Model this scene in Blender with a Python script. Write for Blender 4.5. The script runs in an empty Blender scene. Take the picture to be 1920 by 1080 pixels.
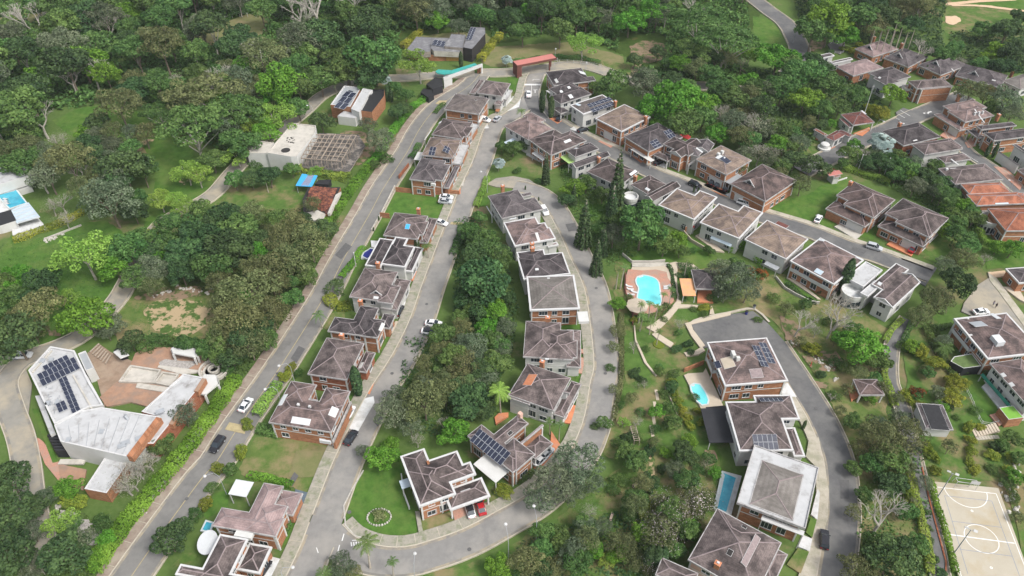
import bpy, math, random
import numpy as np
from mathutils import Vector, Matrix
R=math.radians
sc=bpy.context.scene
# ---------------- camera ----------------
CH=140.0; PITCH=R(41.5); FPX=1450.0
cam=bpy.data.cameras.new("camera"); camo=bpy.data.objects.new("camera",cam)
sc.collection.objects.link(camo); sc.camera=camo
camo.location=(0,0,CH); camo.rotation_euler=(R(90)-PITCH,0,0)
cam.sensor_width=36; cam.lens=36*FPX/1920; cam.clip_end=6000; cam.clip_start=1
# ---------------- light ----------------
SUN_EL=R(52); SUN_AZ=R(125)      # clockwise from +Y: light comes from the right, slightly towards the viewer
w=bpy.data.worlds.new("World"); sc.world=w; w.use_nodes=True
nt=w.node_tree; nt.nodes.clear()
sky=nt.nodes.new('ShaderNodeTexSky'); sky.sky_type='NISHITA'; sky.sun_disc=False
sky.sun_elevation=SUN_EL; sky.sun_rotation=SUN_AZ; sky.dust_density=4.0; sky.air_density=1.0
hs=nt.nodes.new('ShaderNodeHueSaturation'); hs.inputs['Saturation'].default_value=0.35
bg=nt.nodes.new('ShaderNodeBackground'); bg.inputs['Strength'].default_value=0.138
wo=nt.nodes.new('ShaderNodeOutputWorld')
nt.links.new(sky.outputs[0],hs.inputs['Color']); nt.links.new(hs.outputs[0],bg.inputs['Color']); nt.links.new(bg.outputs[0],wo.inputs['Surface'])
sun=bpy.data.lights.new("sun",'SUN'); sun.energy=1.5; sun.angle=R(14); sun.color=(1,0.96,0.9)
suno=bpy.data.objects.new("sun",sun); sc.collection.objects.link(suno)
sd=Vector((math.sin(SUN_AZ)*math.cos(SUN_EL),math.cos(SUN_AZ)*math.cos(SUN_EL),math.sin(SUN_EL)))
suno.rotation_euler=sd.to_track_quat('Z','Y').to_euler(); suno.location=(0,0,300)
sc.view_settings.view_transform='Standard'; sc.view_settings.look='None'
sc.view_settings.exposure=0.77; sc.view_settings.gamma=1
C=sc.collection
_c,_s=math.cos(PITCH),math.sin(PITCH)
def G(px,py,z=0.0):
    """point of the photograph carried along its sight line to the height z"""
    x=(px-960)/FPX; y=-(py-540)/FPX
    dx,dy,dz=x,_c+y*_s,-_s+y*_c
    t=(CH-z)/-dz
    return np.array([dx*t,dy*t])
def pscale(py): return _c*(py+743)/CH
def tile(T,x,y): return (T[0]+x/T[2],T[1]+y/T[2])
TA=(740,130,6);TB=(680,270,6);TC=(640,380,6);TD=(560,520,6);TE=(300,880,5.4);TF=(720,720,3.858)
TG=(880,330,6);TH=(940,580,4.908);TI=(930,110,6);TJ=(930,200,6);TK=(1080,170,6);TL=(1260,230,6)
TM=(1060,280,6);TN=(1220,340,4.91);TO=(1470,420,4.91);TP=(1280,820,4.154);TQ=(1520,60,6);TR=(1680,60,6)
TS=(1640,170,5.143);TU=(1760,300,6);TV=(1760,480,5.4);TW=(1680,620,4.5);TX=(1500,180,6);TY=(1240,620,6)
TZ=(740,30,6);Ta=(440,130,4.696);Tb=(0,280,6);Tc=(30,620,4.5);Td=(200,620,4.5);Te=(60,760,4.911)
Tf=(1150,470,5.4);Tg=(540,300,7.714);Th=(480,680,5.4);Ti=(1340,640,5.4);Tj=(1480,320,4.5);Tk=(1660,860,4.908)
T0=(0,0,1)
def tt(c,r): return (480*c,360*r,3)
# ---------------- materials ----------------
MATS={}
def mat(name,col,rough=0.8,var=0.0,scale=1.0,col2=None,bump=0.0,metal=0.0,spec=0.3,detail=6,stain=None,stscale=0.12,stlo=0.45,sthi=0.62,alpha=None,rnd=0.0):
    if name in MATS: return MATS[name]
    m=bpy.data.materials.new(name); m.use_nodes=True; MATS[name]=m
    n=m.node_tree.nodes; l=m.node_tree.links; b=n['Principled BSDF']
    b.inputs['Roughness'].default_value=rough; b.inputs['Metallic'].default_value=metal
    b.inputs['Specular IOR Level'].default_value=spec
    c1=(*col,1)
    if col2 is None: col2=tuple(min(1,max(0,v*(1+var))) for v in col); c1=(*[v*(1-var) for v in col],1)
    geo=n.new('ShaderNodeNewGeometry')
    nz=n.new('ShaderNodeTexNoise'); nz.inputs['Scale'].default_value=scale; nz.inputs['Detail'].default_value=detail; nz.inputs['Roughness'].default_value=0.65
    l.new(geo.outputs['Position'],nz.inputs['Vector'])
    mr=n.new('ShaderNodeMapRange'); mr.inputs['From Min'].default_value=0.3; mr.inputs['From Max'].default_value=0.7
    l.new(nz.outputs['Fac'],mr.inputs['Value'])
    mx=n.new('ShaderNodeMix'); mx.data_type='RGBA'; mx.inputs['A'].default_value=c1; mx.inputs['B'].default_value=(*col2,1)
    l.new(mr.outputs[0],mx.inputs['Factor']); out=mx.outputs['Result']
    if stain:
        n2=n.new('ShaderNodeTexNoise'); n2.inputs['Scale'].default_value=stscale; n2.inputs['Detail'].default_value=7; n2.inputs['Roughness'].default_value=0.7
        l.new(geo.outputs['Position'],n2.inputs['Vector'])
        m2=n.new('ShaderNodeMapRange'); m2.inputs['From Min'].default_value=stlo; m2.inputs['From Max'].default_value=sthi
        l.new(n2.outputs['Fac'],m2.inputs['Value'])
        x2=n.new('ShaderNodeMix'); x2.data_type='RGBA'; x2.inputs['B'].default_value=(*stain,1)
        l.new(out,x2.inputs['A']); l.new(m2.outputs[0],x2.inputs['Factor']); out=x2.outputs['Result']
    if rnd:
        oi=n.new('ShaderNodeObjectInfo'); h=n.new('ShaderNodeHueSaturation')
        m3=n.new('ShaderNodeMapRange'); m3.inputs['To Min'].default_value=1-rnd; m3.inputs['To Max'].default_value=1+rnd
        l.new(oi.outputs['Random'],m3.inputs['Value']); l.new(m3.outputs[0],h.inputs['Value']); l.new(out,h.inputs['Color']); out=h.outputs[0]
    l.new(out,b.inputs['Base Color'])
    if bump:
        bp=n.new('ShaderNodeBump'); bp.inputs['Strength'].default_value=bump; bp.inputs['Distance'].default_value=0.1
        l.new(nz.outputs['Fac'],bp.inputs['Height']); l.new(bp.outputs[0],b.inputs['Normal'])
    return m
def leafmat(name,a,b_,rnd=0.16):
    if name in MATS: return MATS[name]
    m=bpy.data.materials.new(name); m.use_nodes=True; MATS[name]=m
    n=m.node_tree.nodes; l=m.node_tree.links; b=n['Principled BSDF']
    b.inputs['Roughness'].default_value=0.65; b.inputs['Specular IOR Level'].default_value=0.25
    at=n.new('ShaderNodeAttribute'); at.attribute_name='tone'
    mx=n.new('ShaderNodeMix'); mx.data_type='RGBA'; mx.inputs['A'].default_value=(*a,1); mx.inputs['B'].default_value=(*b_,1)
    l.new(at.outputs['Fac'],mx.inputs['Factor'])
    oi=n.new('ShaderNodeObjectInfo'); h=n.new('ShaderNodeHueSaturation')
    m3=n.new('ShaderNodeMapRange'); m3.inputs['To Min'].default_value=1-rnd*1.3; m3.inputs['To Max'].default_value=1+rnd*1.5
    l.new(oi.outputs['Random'],m3.inputs['Value']); l.new(m3.outputs[0],h.inputs['Value'])
    ml=n.new('ShaderNodeMath'); ml.operation='MULTIPLY'; ml.inputs[1].default_value=7.31
    fr=n.new('ShaderNodeMath'); fr.operation='FRACT'; l.new(oi.outputs['Random'],ml.inputs[0]); l.new(ml.outputs[0],fr.inputs[0])
    m4=n.new('ShaderNodeMapRange'); m4.inputs['To Min'].default_value=0.475; m4.inputs['To Max'].default_value=0.52
    l.new(fr.outputs[0],m4.inputs['Value']); l.new(m4.outputs[0],h.inputs['Hue'])
    l.new(mx.outputs['Result'],h.inputs['Color']); l.new(h.outputs[0],b.inputs['Base Color'])
    # thin leaves let some light through
    tr=n.new('ShaderNodeBsdfTranslucent'); ms=n.new('ShaderNodeMixShader'); ms.inputs[0].default_value=0.28
    l.new(h.outputs[0],tr.inputs['Color']); l.new(b.outputs[0],ms.inputs[1]); l.new(tr.outputs[0],ms.inputs[2])
    l.new(ms.outputs[0],n['Material Output'].inputs['Surface'])
    return m
def shingle(name,a,b_,st):
    """roof tiles: courses, light/dark mottling, weather stains"""
    m=mat(name,a,0.9,0,2.6,b_,0.6,0,0.12,10,st,0.34,0.40,0.60,None,0.30)
    n=m.node_tree.nodes; l=m.node_tree.links
    src=n['Principled BSDF'].inputs['Base Color'].links[0].from_socket
    geo=[x for x in n if x.type=='NEW_GEOMETRY'][0]
    wv=n.new('ShaderNodeTexWave'); wv.wave_type='BANDS'; wv.bands_direction='Z'; wv.inputs['Scale'].default_value=1.9; wv.inputs['Distortion'].default_value=3.2; wv.inputs['Detail'].default_value=3
    l.new(geo.outputs['Position'],wv.inputs['Vector'])
    v=n.new('ShaderNodeMapRange'); v.inputs['To Min'].default_value=0.88; v.inputs['To Max'].default_value=1.04
    l.new(wv.outputs['Fac'],v.inputs['Value'])
    hh=n.new('ShaderNodeHueSaturation'); l.new(src,hh.inputs['Color']); l.new(v.outputs[0],hh.inputs['Value'])
    l.new(hh.outputs[0],n['Principled BSDF'].inputs['Base Color'])
    return m
def brickmat(name,a,b_,mortar):
    if name in MATS: return MATS[name]
    m=mat(name,a,0.9,0,0.8,b_,0.2,0,0.15,6,None)
    n=m.node_tree.nodes; l=m.node_tree.links; b=n['Principled BSDF']
    src=b.inputs['Base Color'].links[0].from_socket
    tc=n.new('ShaderNodeTexCoord'); sp=n.new('ShaderNodeSeparateXYZ'); l.new(tc.outputs['Object'],sp.inputs[0])
    ad=n.new('ShaderNodeMath'); ad.operation='ADD'; l.new(sp.outputs[0],ad.inputs[0]); l.new(sp.outputs[1],ad.inputs[1])
    cb=n.new('ShaderNodeCombineXYZ'); l.new(ad.outputs[0],cb.inputs[0]); l.new(sp.outputs[2],cb.inputs[1])
    br=n.new('ShaderNodeTexBrick'); br.inputs['Scale'].default_value=1.0; br.inputs['Brick Width'].default_value=0.7; br.inputs['Row Height'].default_value=0.26
    br.inputs['Mortar Size'].default_value=0.02; br.inputs['Color2'].default_value=(*[v*0.72 for v in a],1); br.inputs['Mortar'].default_value=(*mortar,1)
    l.new(cb.outputs[0],br.inputs['Vector']); l.new(src,br.inputs['Color1']); l.new(br.outputs['Color'],b.inputs['Base Color'])
    return m
M={}
M['brick']=brickmat('orange_brick',(0.34,0.145,0.072),(0.46,0.215,0.115),(0.30,0.20,0.14))
M['brickdark']=brickmat('red_brick',(0.30,0.10,0.05),(0.36,0.14,0.08),(0.25,0.15,0.11))
M['white']=mat('white_render',(0.55,0.55,0.535),0.7,0,0.5,(0.48,0.48,0.46),stain=(0.50,0.49,0.45),stscale=0.5,stlo=0.58,sthi=0.85)
M['trim']=mat('white_trim',(0.55,0.55,0.55),0.6,0,0.7,(0.46,0.46,0.455))
M['trim2']=mat('weathered_trim',(0.42,0.41,0.40),0.7,0,0.9,(0.31,0.30,0.295),stain=(0.18,0.17,0.165),stscale=0.6,stlo=0.52,sthi=0.66)
M['gutter']=mat('kerb_side_dirt',(0.17,0.165,0.155),0.95,0,1.5,(0.20,0.19,0.17),0.1,stain=(0.31,0.27,0.20),stscale=0.25,stlo=0.42,sthi=0.58)
M['flatwhite']=mat('white_roof_coating',(0.46,0.465,0.47),0.7,0,0.5,(0.38,0.385,0.39),stain=(0.21,0.20,0.19),stscale=0.35,stlo=0.52,sthi=0.72)
M['concrete']=mat('pale_concrete',(0.50,0.47,0.42),0.9,0,0.6,(0.40,0.38,0.34),0.2,stain=(0.30,0.28,0.24),stscale=0.3,stlo=0.5,sthi=0.75)
M['greymetal']=mat('grey_metal_sheet',(0.36,0.38,0.40),0.5,0.1,0.6,metal=0.2)
M['bluegrey']=mat('blue_grey_sheet',(0.42,0.50,0.56),0.5,0.1,0.6)
M['glass']=mat('dark_glass',(0.03,0.04,0.05),0.12,0.3,0.4,spec=0.6)
M['skylight']=mat('white_skylight',(0.54,0.56,0.57),0.35,0.06,0.8)
M['pv']=mat('solar_cell',(0.022,0.027,0.048),0.18,0.3,0.9,spec=0.6)
M['pvframe']=mat('panel_frame',(0.45,0.47,0.50),0.4,0.05,1)
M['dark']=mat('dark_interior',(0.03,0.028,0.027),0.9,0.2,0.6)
M['black']=mat('black_paint',(0.025,0.026,0.03),0.6,0.2,0.5)
M['blackroof']=mat('black_sheet_roof',(0.022,0.022,0.024),0.6,0.3,1.5,stain=(0.09,0.09,0.09),stscale=0.8,stlo=0.6,sthi=0.8)
M['terracotta']=mat('terracotta_floor',(0.52,0.20,0.10),0.8,0.14,1.2,stain=(0.40,0.24,0.17),stscale=0.5,stlo=0.5,sthi=0.75)
M['brickpave']=mat('brick_paving',(0.42,0.22,0.16),0.85,0.2,3.0,stain=(0.34,0.24,0.19),stscale=0.4)
M['reddeck']=mat('red_sheet_roof',(0.44,0.165,0.14),0.55,0.08,0.7)
M['redawn']=mat('red_awning',(0.48,0.05,0.05),0.6,0.1,0.7)
M['rust']=mat('rust_brown_steel',(0.13,0.05,0.04),0.7,0.2,0.7)
M['teal']=mat('teal_netting',(0.04,0.30,0.27),0.7,0.2,0.9)
M['tealdark']=mat('dark_green_awning',(0.02,0.16,0.11),0.7,0.2,0.9)
M['greenglass']=mat('green_canopy',(0.34,0.50,0.18),0.4,0.15,0.8)
M['wood']=mat('weathered_timber',(0.30,0.25,0.20),0.9,0.25,2.5)
M['ochre']=mat('ochre_timber',(0.45,0.25,0.08),0.8,0.15,1.5)
M['orangetile']=mat('orange_flat_roof',(0.66,0.34,0.16),0.8,0.1,1.0,stain=(0.52,0.30,0.18),stscale=0.5)
M['bark']=mat('tree_bark',(0.16,0.13,0.10),0.95,0.3,2.0)
M['palebark']=mat('pale_bark',(0.33,0.31,0.27),0.9,0.2,1.5)
M['palmbark']=mat('palm_trunk',(0.34,0.30,0.25),0.9,0.2,2)
M['asphalt']=mat('asphalt',(0.135,0.132,0.126),0.9,0,0.9,(0.175,0.172,0.165),0.2,stain=(0.215,0.208,0.195),stscale=0.10,stlo=0.42,sthi=0.66)
M['asphaltl']=mat('pale_street_asphalt',(0.185,0.180,0.172),0.9,0,0.8,(0.225,0.220,0.210),0.2,stain=(0.29,0.275,0.25),stscale=0.09,stlo=0.45,sthi=0.66)
M['asphaltd']=mat('dark_asphalt',(0.095,0.095,0.098),0.9,0,0.9,(0.125,0.125,0.125),0.2,stain=(0.17,0.168,0.16),stscale=0.12,stlo=0.42,sthi=0.68)
M['asphaltp']=mat('worn_pale_asphalt',(0.26,0.25,0.22),0.9,0,0.3,(0.20,0.19,0.17),0.2,stain=(0.34,0.30,0.23),stscale=0.09)
M['kerb']=mat('kerb_concrete',(0.42,0.38,0.31),0.9,0.15,1.2)
M['paver']=mat('worn_pavers',(0.33,0.31,0.26),0.95,0,1.2,(0.23,0.22,0.18),0.2,stain=(0.16,0.19,0.10),stscale=0.6,stlo=0.5,sthi=0.7)
M['sidewalk']=mat('pale_sidewalk',(0.44,0.40,0.33),0.9,0,0.7,(0.36,0.33,0.27),stain=(0.28,0.27,0.20),stscale=0.3)
M['pathpink']=mat('garden_path',(0.50,0.43,0.34),0.9,0,1.0,(0.43,0.37,0.29))
M['brownwalk']=mat('brown_sidewalk',(0.25,0.19,0.155),0.95,0,1.0,(0.19,0.15,0.12),stain=(0.30,0.26,0.21),stscale=0.3)
M['drive']=mat('white_driveway_slabs',(0.56,0.57,0.57),0.8,0.08,0.9,stain=(0.42,0.42,0.40),stscale=0.4)
M['darkdrive']=mat('slate_driveway',(0.10,0.13,0.16),0.8,0.25,1.4)
M['paint']=mat('road_paint_white',(0.72,0.72,0.70),0.8,0.1,2)
M['yellowp']=mat('road_paint_yellow',(0.36,0.30,0.17),0.8,0.2,1.2)
M['blueline']=mat('court_line_blue',(0.20,0.24,0.30),0.8,0.1,2)
M['court']=mat('court_concrete',(0.38,0.345,0.275),0.85,0,0.25,(0.43,0.39,0.315),stain=(0.36,0.295,0.185),stscale=0.12,stlo=0.5,sthi=0.75)
M['soil']=mat('bare_soil',(0.25,0.18,0.13),0.95,0.2,0.6,stain=(0.31,0.24,0.18),stscale=0.2)
M['mixsoil']=mat('worn_grass_soil',(0.065,0.100,0.025),0.95,0.3,1.2,stain=(0.22,0.155,0.105),stscale=0.32,stlo=0.44,sthi=0.52)
M['mixsand']=mat('worn_grass_sand',(0.060,0.110,0.022),0.95,0.3,1.2,stain=(0.36,0.275,0.165),stscale=0.30,stlo=0.47,sthi=0.53)
M['oldgrey']=mat('weathered_grey_roof',(0.155,0.155,0.165),0.8,0.2,0.9,stain=(0.27,0.27,0.27),stscale=0.3,stlo=0.5,sthi=0.7)
M['darkconc']=mat('raw_dark_concrete',(0.24,0.215,0.185),0.95,0.3,1.4,stain=(0.15,0.13,0.11),stscale=0.5,stlo=0.5,sthi=0.66)
M['darkslab']=mat('dark_gap_slab',(0.075,0.070,0.065),0.9,0.3,0.8,stain=(0.22,0.195,0.17),stscale=0.35,stlo=0.5,sthi=0.6)  # slab coloured dark so gaps between the beams read as dark openings
M['patchdark']=mat('dark_asphalt_patch',(0.105,0.104,0.104),0.9,0.15,1.5)
M['redsoil']=mat('red_earth',(0.33,0.20,0.135),0.95,0.15,0.8,stain=(0.25,0.18,0.14),stscale=0.3)
M['gravel']=mat('grey_gravel',(0.33,0.31,0.29),0.95,0.35,2.5)
M['sand']=mat('sand',(0.55,0.40,0.27),0.95,0.1,0.8)
M['pool']=mat('turquoise_pool_water',(0.10,0.55,0.58),0.05,0,0.25,(0.20,0.66,0.68),0.25,spec=0.5)
M['pool2']=mat('blue_pool_water',(0.025,0.26,0.38),0.05,0,0.5,(0.07,0.42,0.54),0.25,spec=0.5)
M['coping']=mat('pool_coping',(0.50,0.55,0.55),0.7,0.08,2)
M['blue']=mat('blue_tarp',(0.05,0.30,0.62),0.6,0.1,1)
M['navy']=mat('navy_cover',(0.02,0.03,0.20),0.5,0.1,1)
M['stone']=mat('rock_stone',(0.42,0.40,0.36),0.95,0.25,2)
M['pink']=mat('pink_render',(0.55,0.36,0.29),0.85,0.1,0.8)
M['bluesheet']=mat('blue_sheet',(0.05,0.34,0.66),0.5,0.1,0.8)
M['rustsheet']=mat('rusty_sheet',(0.30,0.16,0.11),0.8,0.25,2)
M['astro']=mat('bright_turf_roof',(0.16,0.34,0.05),0.9,0.15,1.5)
M['mossroof']=mat('mossy_roof',(0.10,0.15,0.05),0.9,0.2,1.0)
TONE={'d':shingle('charcoal_shingles',(0.072,0.063,0.065),(0.135,0.120,0.122),(0.040,0.035,0.037)),
 'p':shingle('rosy_shingles',(0.165,0.117,0.108),(0.235,0.175,0.162),(0.075,0.060,0.058)),
 'k':shingle('plum_grey_shingles',(0.103,0.082,0.078),(0.180,0.148,0.141),(0.052,0.043,0.042)),
 't':shingle('tan_shingles',(0.190,0.142,0.110),(0.250,0.195,0.155),(0.105,0.083,0.073)),
 'g':shingle('grey_brown_shingles',(0.160,0.135,0.125),(0.210,0.182,0.170),(0.100,0.086,0.081)),
 'w':shingle('stone_grey_shingles',(0.205,0.187,0.172),(0.255,0.236,0.217),(0.150,0.137,0.125)),
 'r':shingle('red_clay_tiles',(0.27,0.100,0.060),(0.36,0.150,0.090),(0.16,0.065,0.042)),
 'm':shingle('maroon_tiles',(0.120,0.048,0.042),(0.175,0.072,0.060),(0.070,0.034,0.030)),
 'l':shingle('light_rose_shingles',(0.245,0.178,0.172),(0.310,0.236,0.228),(0.160,0.120,0.118))}
M['ridge']=mat('pale_ridge_caps',(0.235,0.19,0.19),0.9,0.2,2)
M['ridged']=mat('grey_ridge_caps',(0.150,0.128,0.132),0.9,0.2,2)
LEAF={'B':leafmat('dark_foliage',(0.031,0.072,0.026),(0.100,0.175,0.056)),
 'M':leafmat('mid_foliage',(0.046,0.109,0.026),(0.150,0.255,0.068)),
 'G':leafmat('bright_foliage',(0.064,0.179,0.015),(0.200,0.400,0.050),0.1),
 'L':leafmat('lime_foliage',(0.154,0.269,0.038),(0.330,0.470,0.095),0.1),
 'O':leafmat('olive_foliage',(0.077,0.102,0.036),(0.225,0.250,0.105)),
 'S':leafmat('grey_green_foliage',(0.070,0.105,0.056),(0.205,0.250,0.150)),
 'Y':leafmat('yellow_green_foliage',(0.109,0.166,0.018),(0.370,0.390,0.055)),
 'K':leafmat('sparse_khaki_foliage',(0.150,0.165,0.100),(0.310,0.315,0.215)),
 'P':leafmat('conifer_foliage',(0.020,0.046,0.020),(0.090,0.150,0.055)),
 'R':leafmat('red_foliage',(0.16,0.045,0.012),(0.36,0.12,0.03)),
 'W':leafmat('pale_blossom',(0.30,0.25,0.25),(0.60,0.53,0.53)),
 'A':leafmat('silver_fronds',(0.25,0.33,0.32),(0.44,0.52,0.50))}
# ---------------- object helpers ----------------
def tag(o,label,cat,group=None,kind=None):
    if label: o['label']=label
    if cat: o['category']=cat
    if group: o['group']=group
    if kind: o['kind']=kind
    return o
def empty(name,loc=(0,0,0),rz=0.0,parent=None):
    o=bpy.data.objects.new(name,None); C.objects.link(o); o.location=loc; o.rotation_euler=(0,0,rz)
    o.empty_display_size=0.5
    if parent: o.parent=parent
    return o
class MB:
    def __init__(s): s.v=[]; s.f=[]; s.m=[]
    def add(s,vs,fs,mi=0):
        k=len(s.v); s.v+= [tuple(map(float,p)) for p in vs]; s.f+=[tuple(i+k for i in f) for f in fs]; s.m+=[mi]*len(fs)
    def box(s,x0,x1,y0,y1,z0,z1,mi=0,top=True,bot=True):
        x0,x1=min(x0,x1),max(x0,x1); y0,y1=min(y0,y1),max(y0,y1)
        f=[(0,1,5,4),(1,2,6,5),(2,3,7,6),(3,0,4,7)]
        if top: f.append((4,5,6,7))
        if bot: f.append((3,2,1,0))
        s.add([(x0,y0,z0),(x1,y0,z0),(x1,y1,z0),(x0,y1,z0),(x0,y0,z1),(x1,y0,z1),(x1,y1,z1),(x0,y1,z1)],f,mi)
    def prism(s,pts,z0,z1,mi=0,mt=None,bot=False):
        n=len(pts)
        if area(pts)<0: pts=pts[::-1]
        s.add([(p[0],p[1],z0) for p in pts]+[(p[0],p[1],z1) for p in pts],[(i,(i+1)%n,n+(i+1)%n,n+i) for i in range(n)],mi)
        s.add([(p[0],p[1],z1) for p in pts],[tuple(range(n))],mi if mt is None else mt)
        if bot: s.add([(p[0],p[1],z0) for p in pts],[tuple(range(n))[::-1]],mi)
    def bar(s,a,b,r,mi=0,n=4):
        s.tube([a,b],[r,r],n,mi)
    def tube(s,pts,rad,n=6,mi=0,cap=True):
        pts=[Vector(p) for p in pts]; rings=[]
        for i,p in enumerate(pts):
            d=(pts[min(i+1,len(pts)-1)]-pts[max(i-1,0)]); 
            if d.length<1e-6: d=Vector((0,0,1))
            d.normalize(); a=d.orthogonal().normalized() if abs(d.z)<0.999 else Vector((1,0,0)); b=d.cross(a)
            if i and abs(d.z)<0.999: 
                a=(pa-d*pa.dot(d)).normalized(); b=d.cross(a)
            pa=a
            rings.append([p+(a*math.cos(2*math.pi*k/n)+b*math.sin(2*math.pi*k/n))*rad[i] for k in range(n)])
        vs=[q for r in rings for q in r]; fs=[]
        for i in range(len(rings)-1):
            for k in range(n): fs.append((i*n+k,i*n+(k+1)%n,(i+1)*n+(k+1)%n,(i+1)*n+k))
        if cap: fs.append(tuple(range((len(rings)-1)*n,len(rings)*n))); fs.append(tuple(range(n))[::-1])
        s.add(vs,fs,mi)
    def lathe(s,prof,cx=0,cy=0,n=16,mi=0):
        vs=[(cx+r*math.cos(2*math.pi*k/n),cy+r*math.sin(2*math.pi*k/n),z) for r,z in prof for k in range(n)]
        fs=[(i*n+k,i*n+(k+1)%n,(i+1)*n+(k+1)%n,(i+1)*n+k) for i in range(len(prof)-1) for k in range(n)]
        fs.append(tuple(range((len(prof)-1)*n,len(prof)*n)))
        s.add(vs,fs,mi)
    def mesh(s,name,mats):
        me=bpy.data.meshes.new(name); me.from_pydata(s.v,[],s.f)
        for m in mats: me.materials.append(m)
        if len(mats)>1: me.polygons.foreach_set('material_index',s.m)
        me.update(); return me
    def build(s,name,mats,parent=None,loc=(0,0,0),rz=0.0):
        if not isinstance(mats,(list,tuple)): mats=[mats]
        o=bpy.data.objects.new(name,s.mesh(name,mats)); C.objects.link(o); o.location=loc; o.rotation_euler=(0,0,rz)
        if parent: o.parent=parent
        return o
def inst(name,me,parent=None,loc=(0,0,0),rot=(0,0,0),scale=(1,1,1)):
    o=bpy.data.objects.new(name,me); C.objects.link(o); o.location=loc; o.rotation_euler=rot; o.scale=scale
    if parent: o.parent=parent
    return o
def area(p): return 0.5*sum(p[i][0]*p[(i+1)%len(p)][1]-p[(i+1)%len(p)][0]*p[i][1] for i in range(len(p)))
def offset(pts,d):
    """inset a polygon (ccw) by d"""
    if area(pts)<0: pts=pts[::-1]
    n=len(pts); out=[]
    for i in range(n):
        a,b,c=np.array(pts[i-1]),np.array(pts[i]),np.array(pts[(i+1)%n])
        u=(b-a)/max(1e-6,np.linalg.norm(b-a)); v=(c-b)/max(1e-6,np.linalg.norm(c-b))
        n1=np.array([-u[1],u[0]]); n2=np.array([-v[1],v[0]]); k=n1+n2; k=k/max(0.35,1+n1@n2)
        out.append(tuple(b+k*d))
    return out
LAND=[]   # landmarks for naming plants: (px,py,text)
def struct(o): o['kind']='structure'; return o
zl=[0.01]
def patch(name,T,pts,m,z=None,dz=0.0032):
    if z is None: zl[0]+=dz; z=zl[0]
    w=[tuple(G(*tile(T,*p))) for p in pts]
    if area(w)<0: w=w[::-1]
    mb=MB(); mb.add([(p[0],p[1],z) for p in w],[tuple(range(len(w)))]); return struct(mb.build(name,m))
def organic(name,T,pts,m,amp=1.0):
    zl[0]+=0.0032; z=zl[0]; w=[G(*tile(T,*p)) for p in pts]; w=spline(w+[w[0]],1.2)[:-1]; rg=random.Random(int(pts[0][0]*3+pts[0][1])); n=len(w)
    ph=[rg.uniform(0,6.28) for _ in range(6)]; c=np.mean(w,axis=0); o=[]
    for i,p in enumerate(w):
        t=2*math.pi*i/n; d=p-c; L=np.linalg.norm(d)+1e-6; k=sum(math.sin(t*f+ph[j])/(1+j*.5) for j,f in enumerate((5,9,14,23,31,47)))*amp*.35+rg.uniform(-.35,.35)*amp
        o.append(tuple(p+d/L*k))
    if area(o)<0: o=o[::-1]
    mb=MB(); mb.add([(p[0],p[1],z) for p in o],[tuple(range(n))]); return struct(mb.build(name,m))
def inpoly(x,y,P):
    c=False; j=len(P)-1
    for i in range(len(P)):
        if (P[i][1]>y)!=(P[j][1]>y) and x<(P[j][0]-P[i][0])*(y-P[i][1])/(P[j][1]-P[i][1])+P[i][0]: c=not c
        j=i
    return c
def spline(pts,step=2.0):
    P=[np.array(p,float) for p in pts]; P=[2*P[0]-P[1]]+P+[2*P[-1]-P[-2]]; out=[]
    for i in range(1,len(P)-2):
        n=max(1,int(np.linalg.norm(P[i+1]-P[i])/step))
        for k in range(n):
            t=k/n; out.append(0.5*((2*P[i])+(-P[i-1]+P[i+1])*t+(2*P[i-1]-5*P[i]+4*P[i+1]-P[i+2])*t*t+(-P[i-1]+3*P[i]-3*P[i+1]+P[i+2])*t**3))
    out.append(P[-2]); return out
def sides(c,a,b):
    """two offset polylines of a centreline"""
    L=[];Rr=[]
    for i in range(len(c)):
        d=c[min(i+1,len(c)-1)]-c[max(i-1,0)]; d=d/max(1e-6,np.linalg.norm(d)); n=np.array([-d[1],d[0]])
        L.append(c[i]+n*a); Rr.append(c[i]+n*b)
    return L,Rr
def ribbon(name,c,a,b,m,z,skip=None,thick=0):
    L,Rr=sides(c,a,b); mb=MB()
    for i in range(len(c)-1):
        if skip and skip((L[i]+Rr[i])/2): continue
        q=[(*Rr[i],z),(*Rr[i+1],z),(*L[i+1],z),(*L[i],z)]
        if a<b: q=q[::-1]
        mb.add(q,[(0,1,2,3)])
        if thick:
            for s_ in (L,Rr):
                mb.add([(*s_[i],z-thick),(*s_[i+1],z-thick),(*s_[i+1],z),(*s_[i],z)],[(0,1,2,3)])
    if mb.f: return struct(mb.build(name,m))
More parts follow.
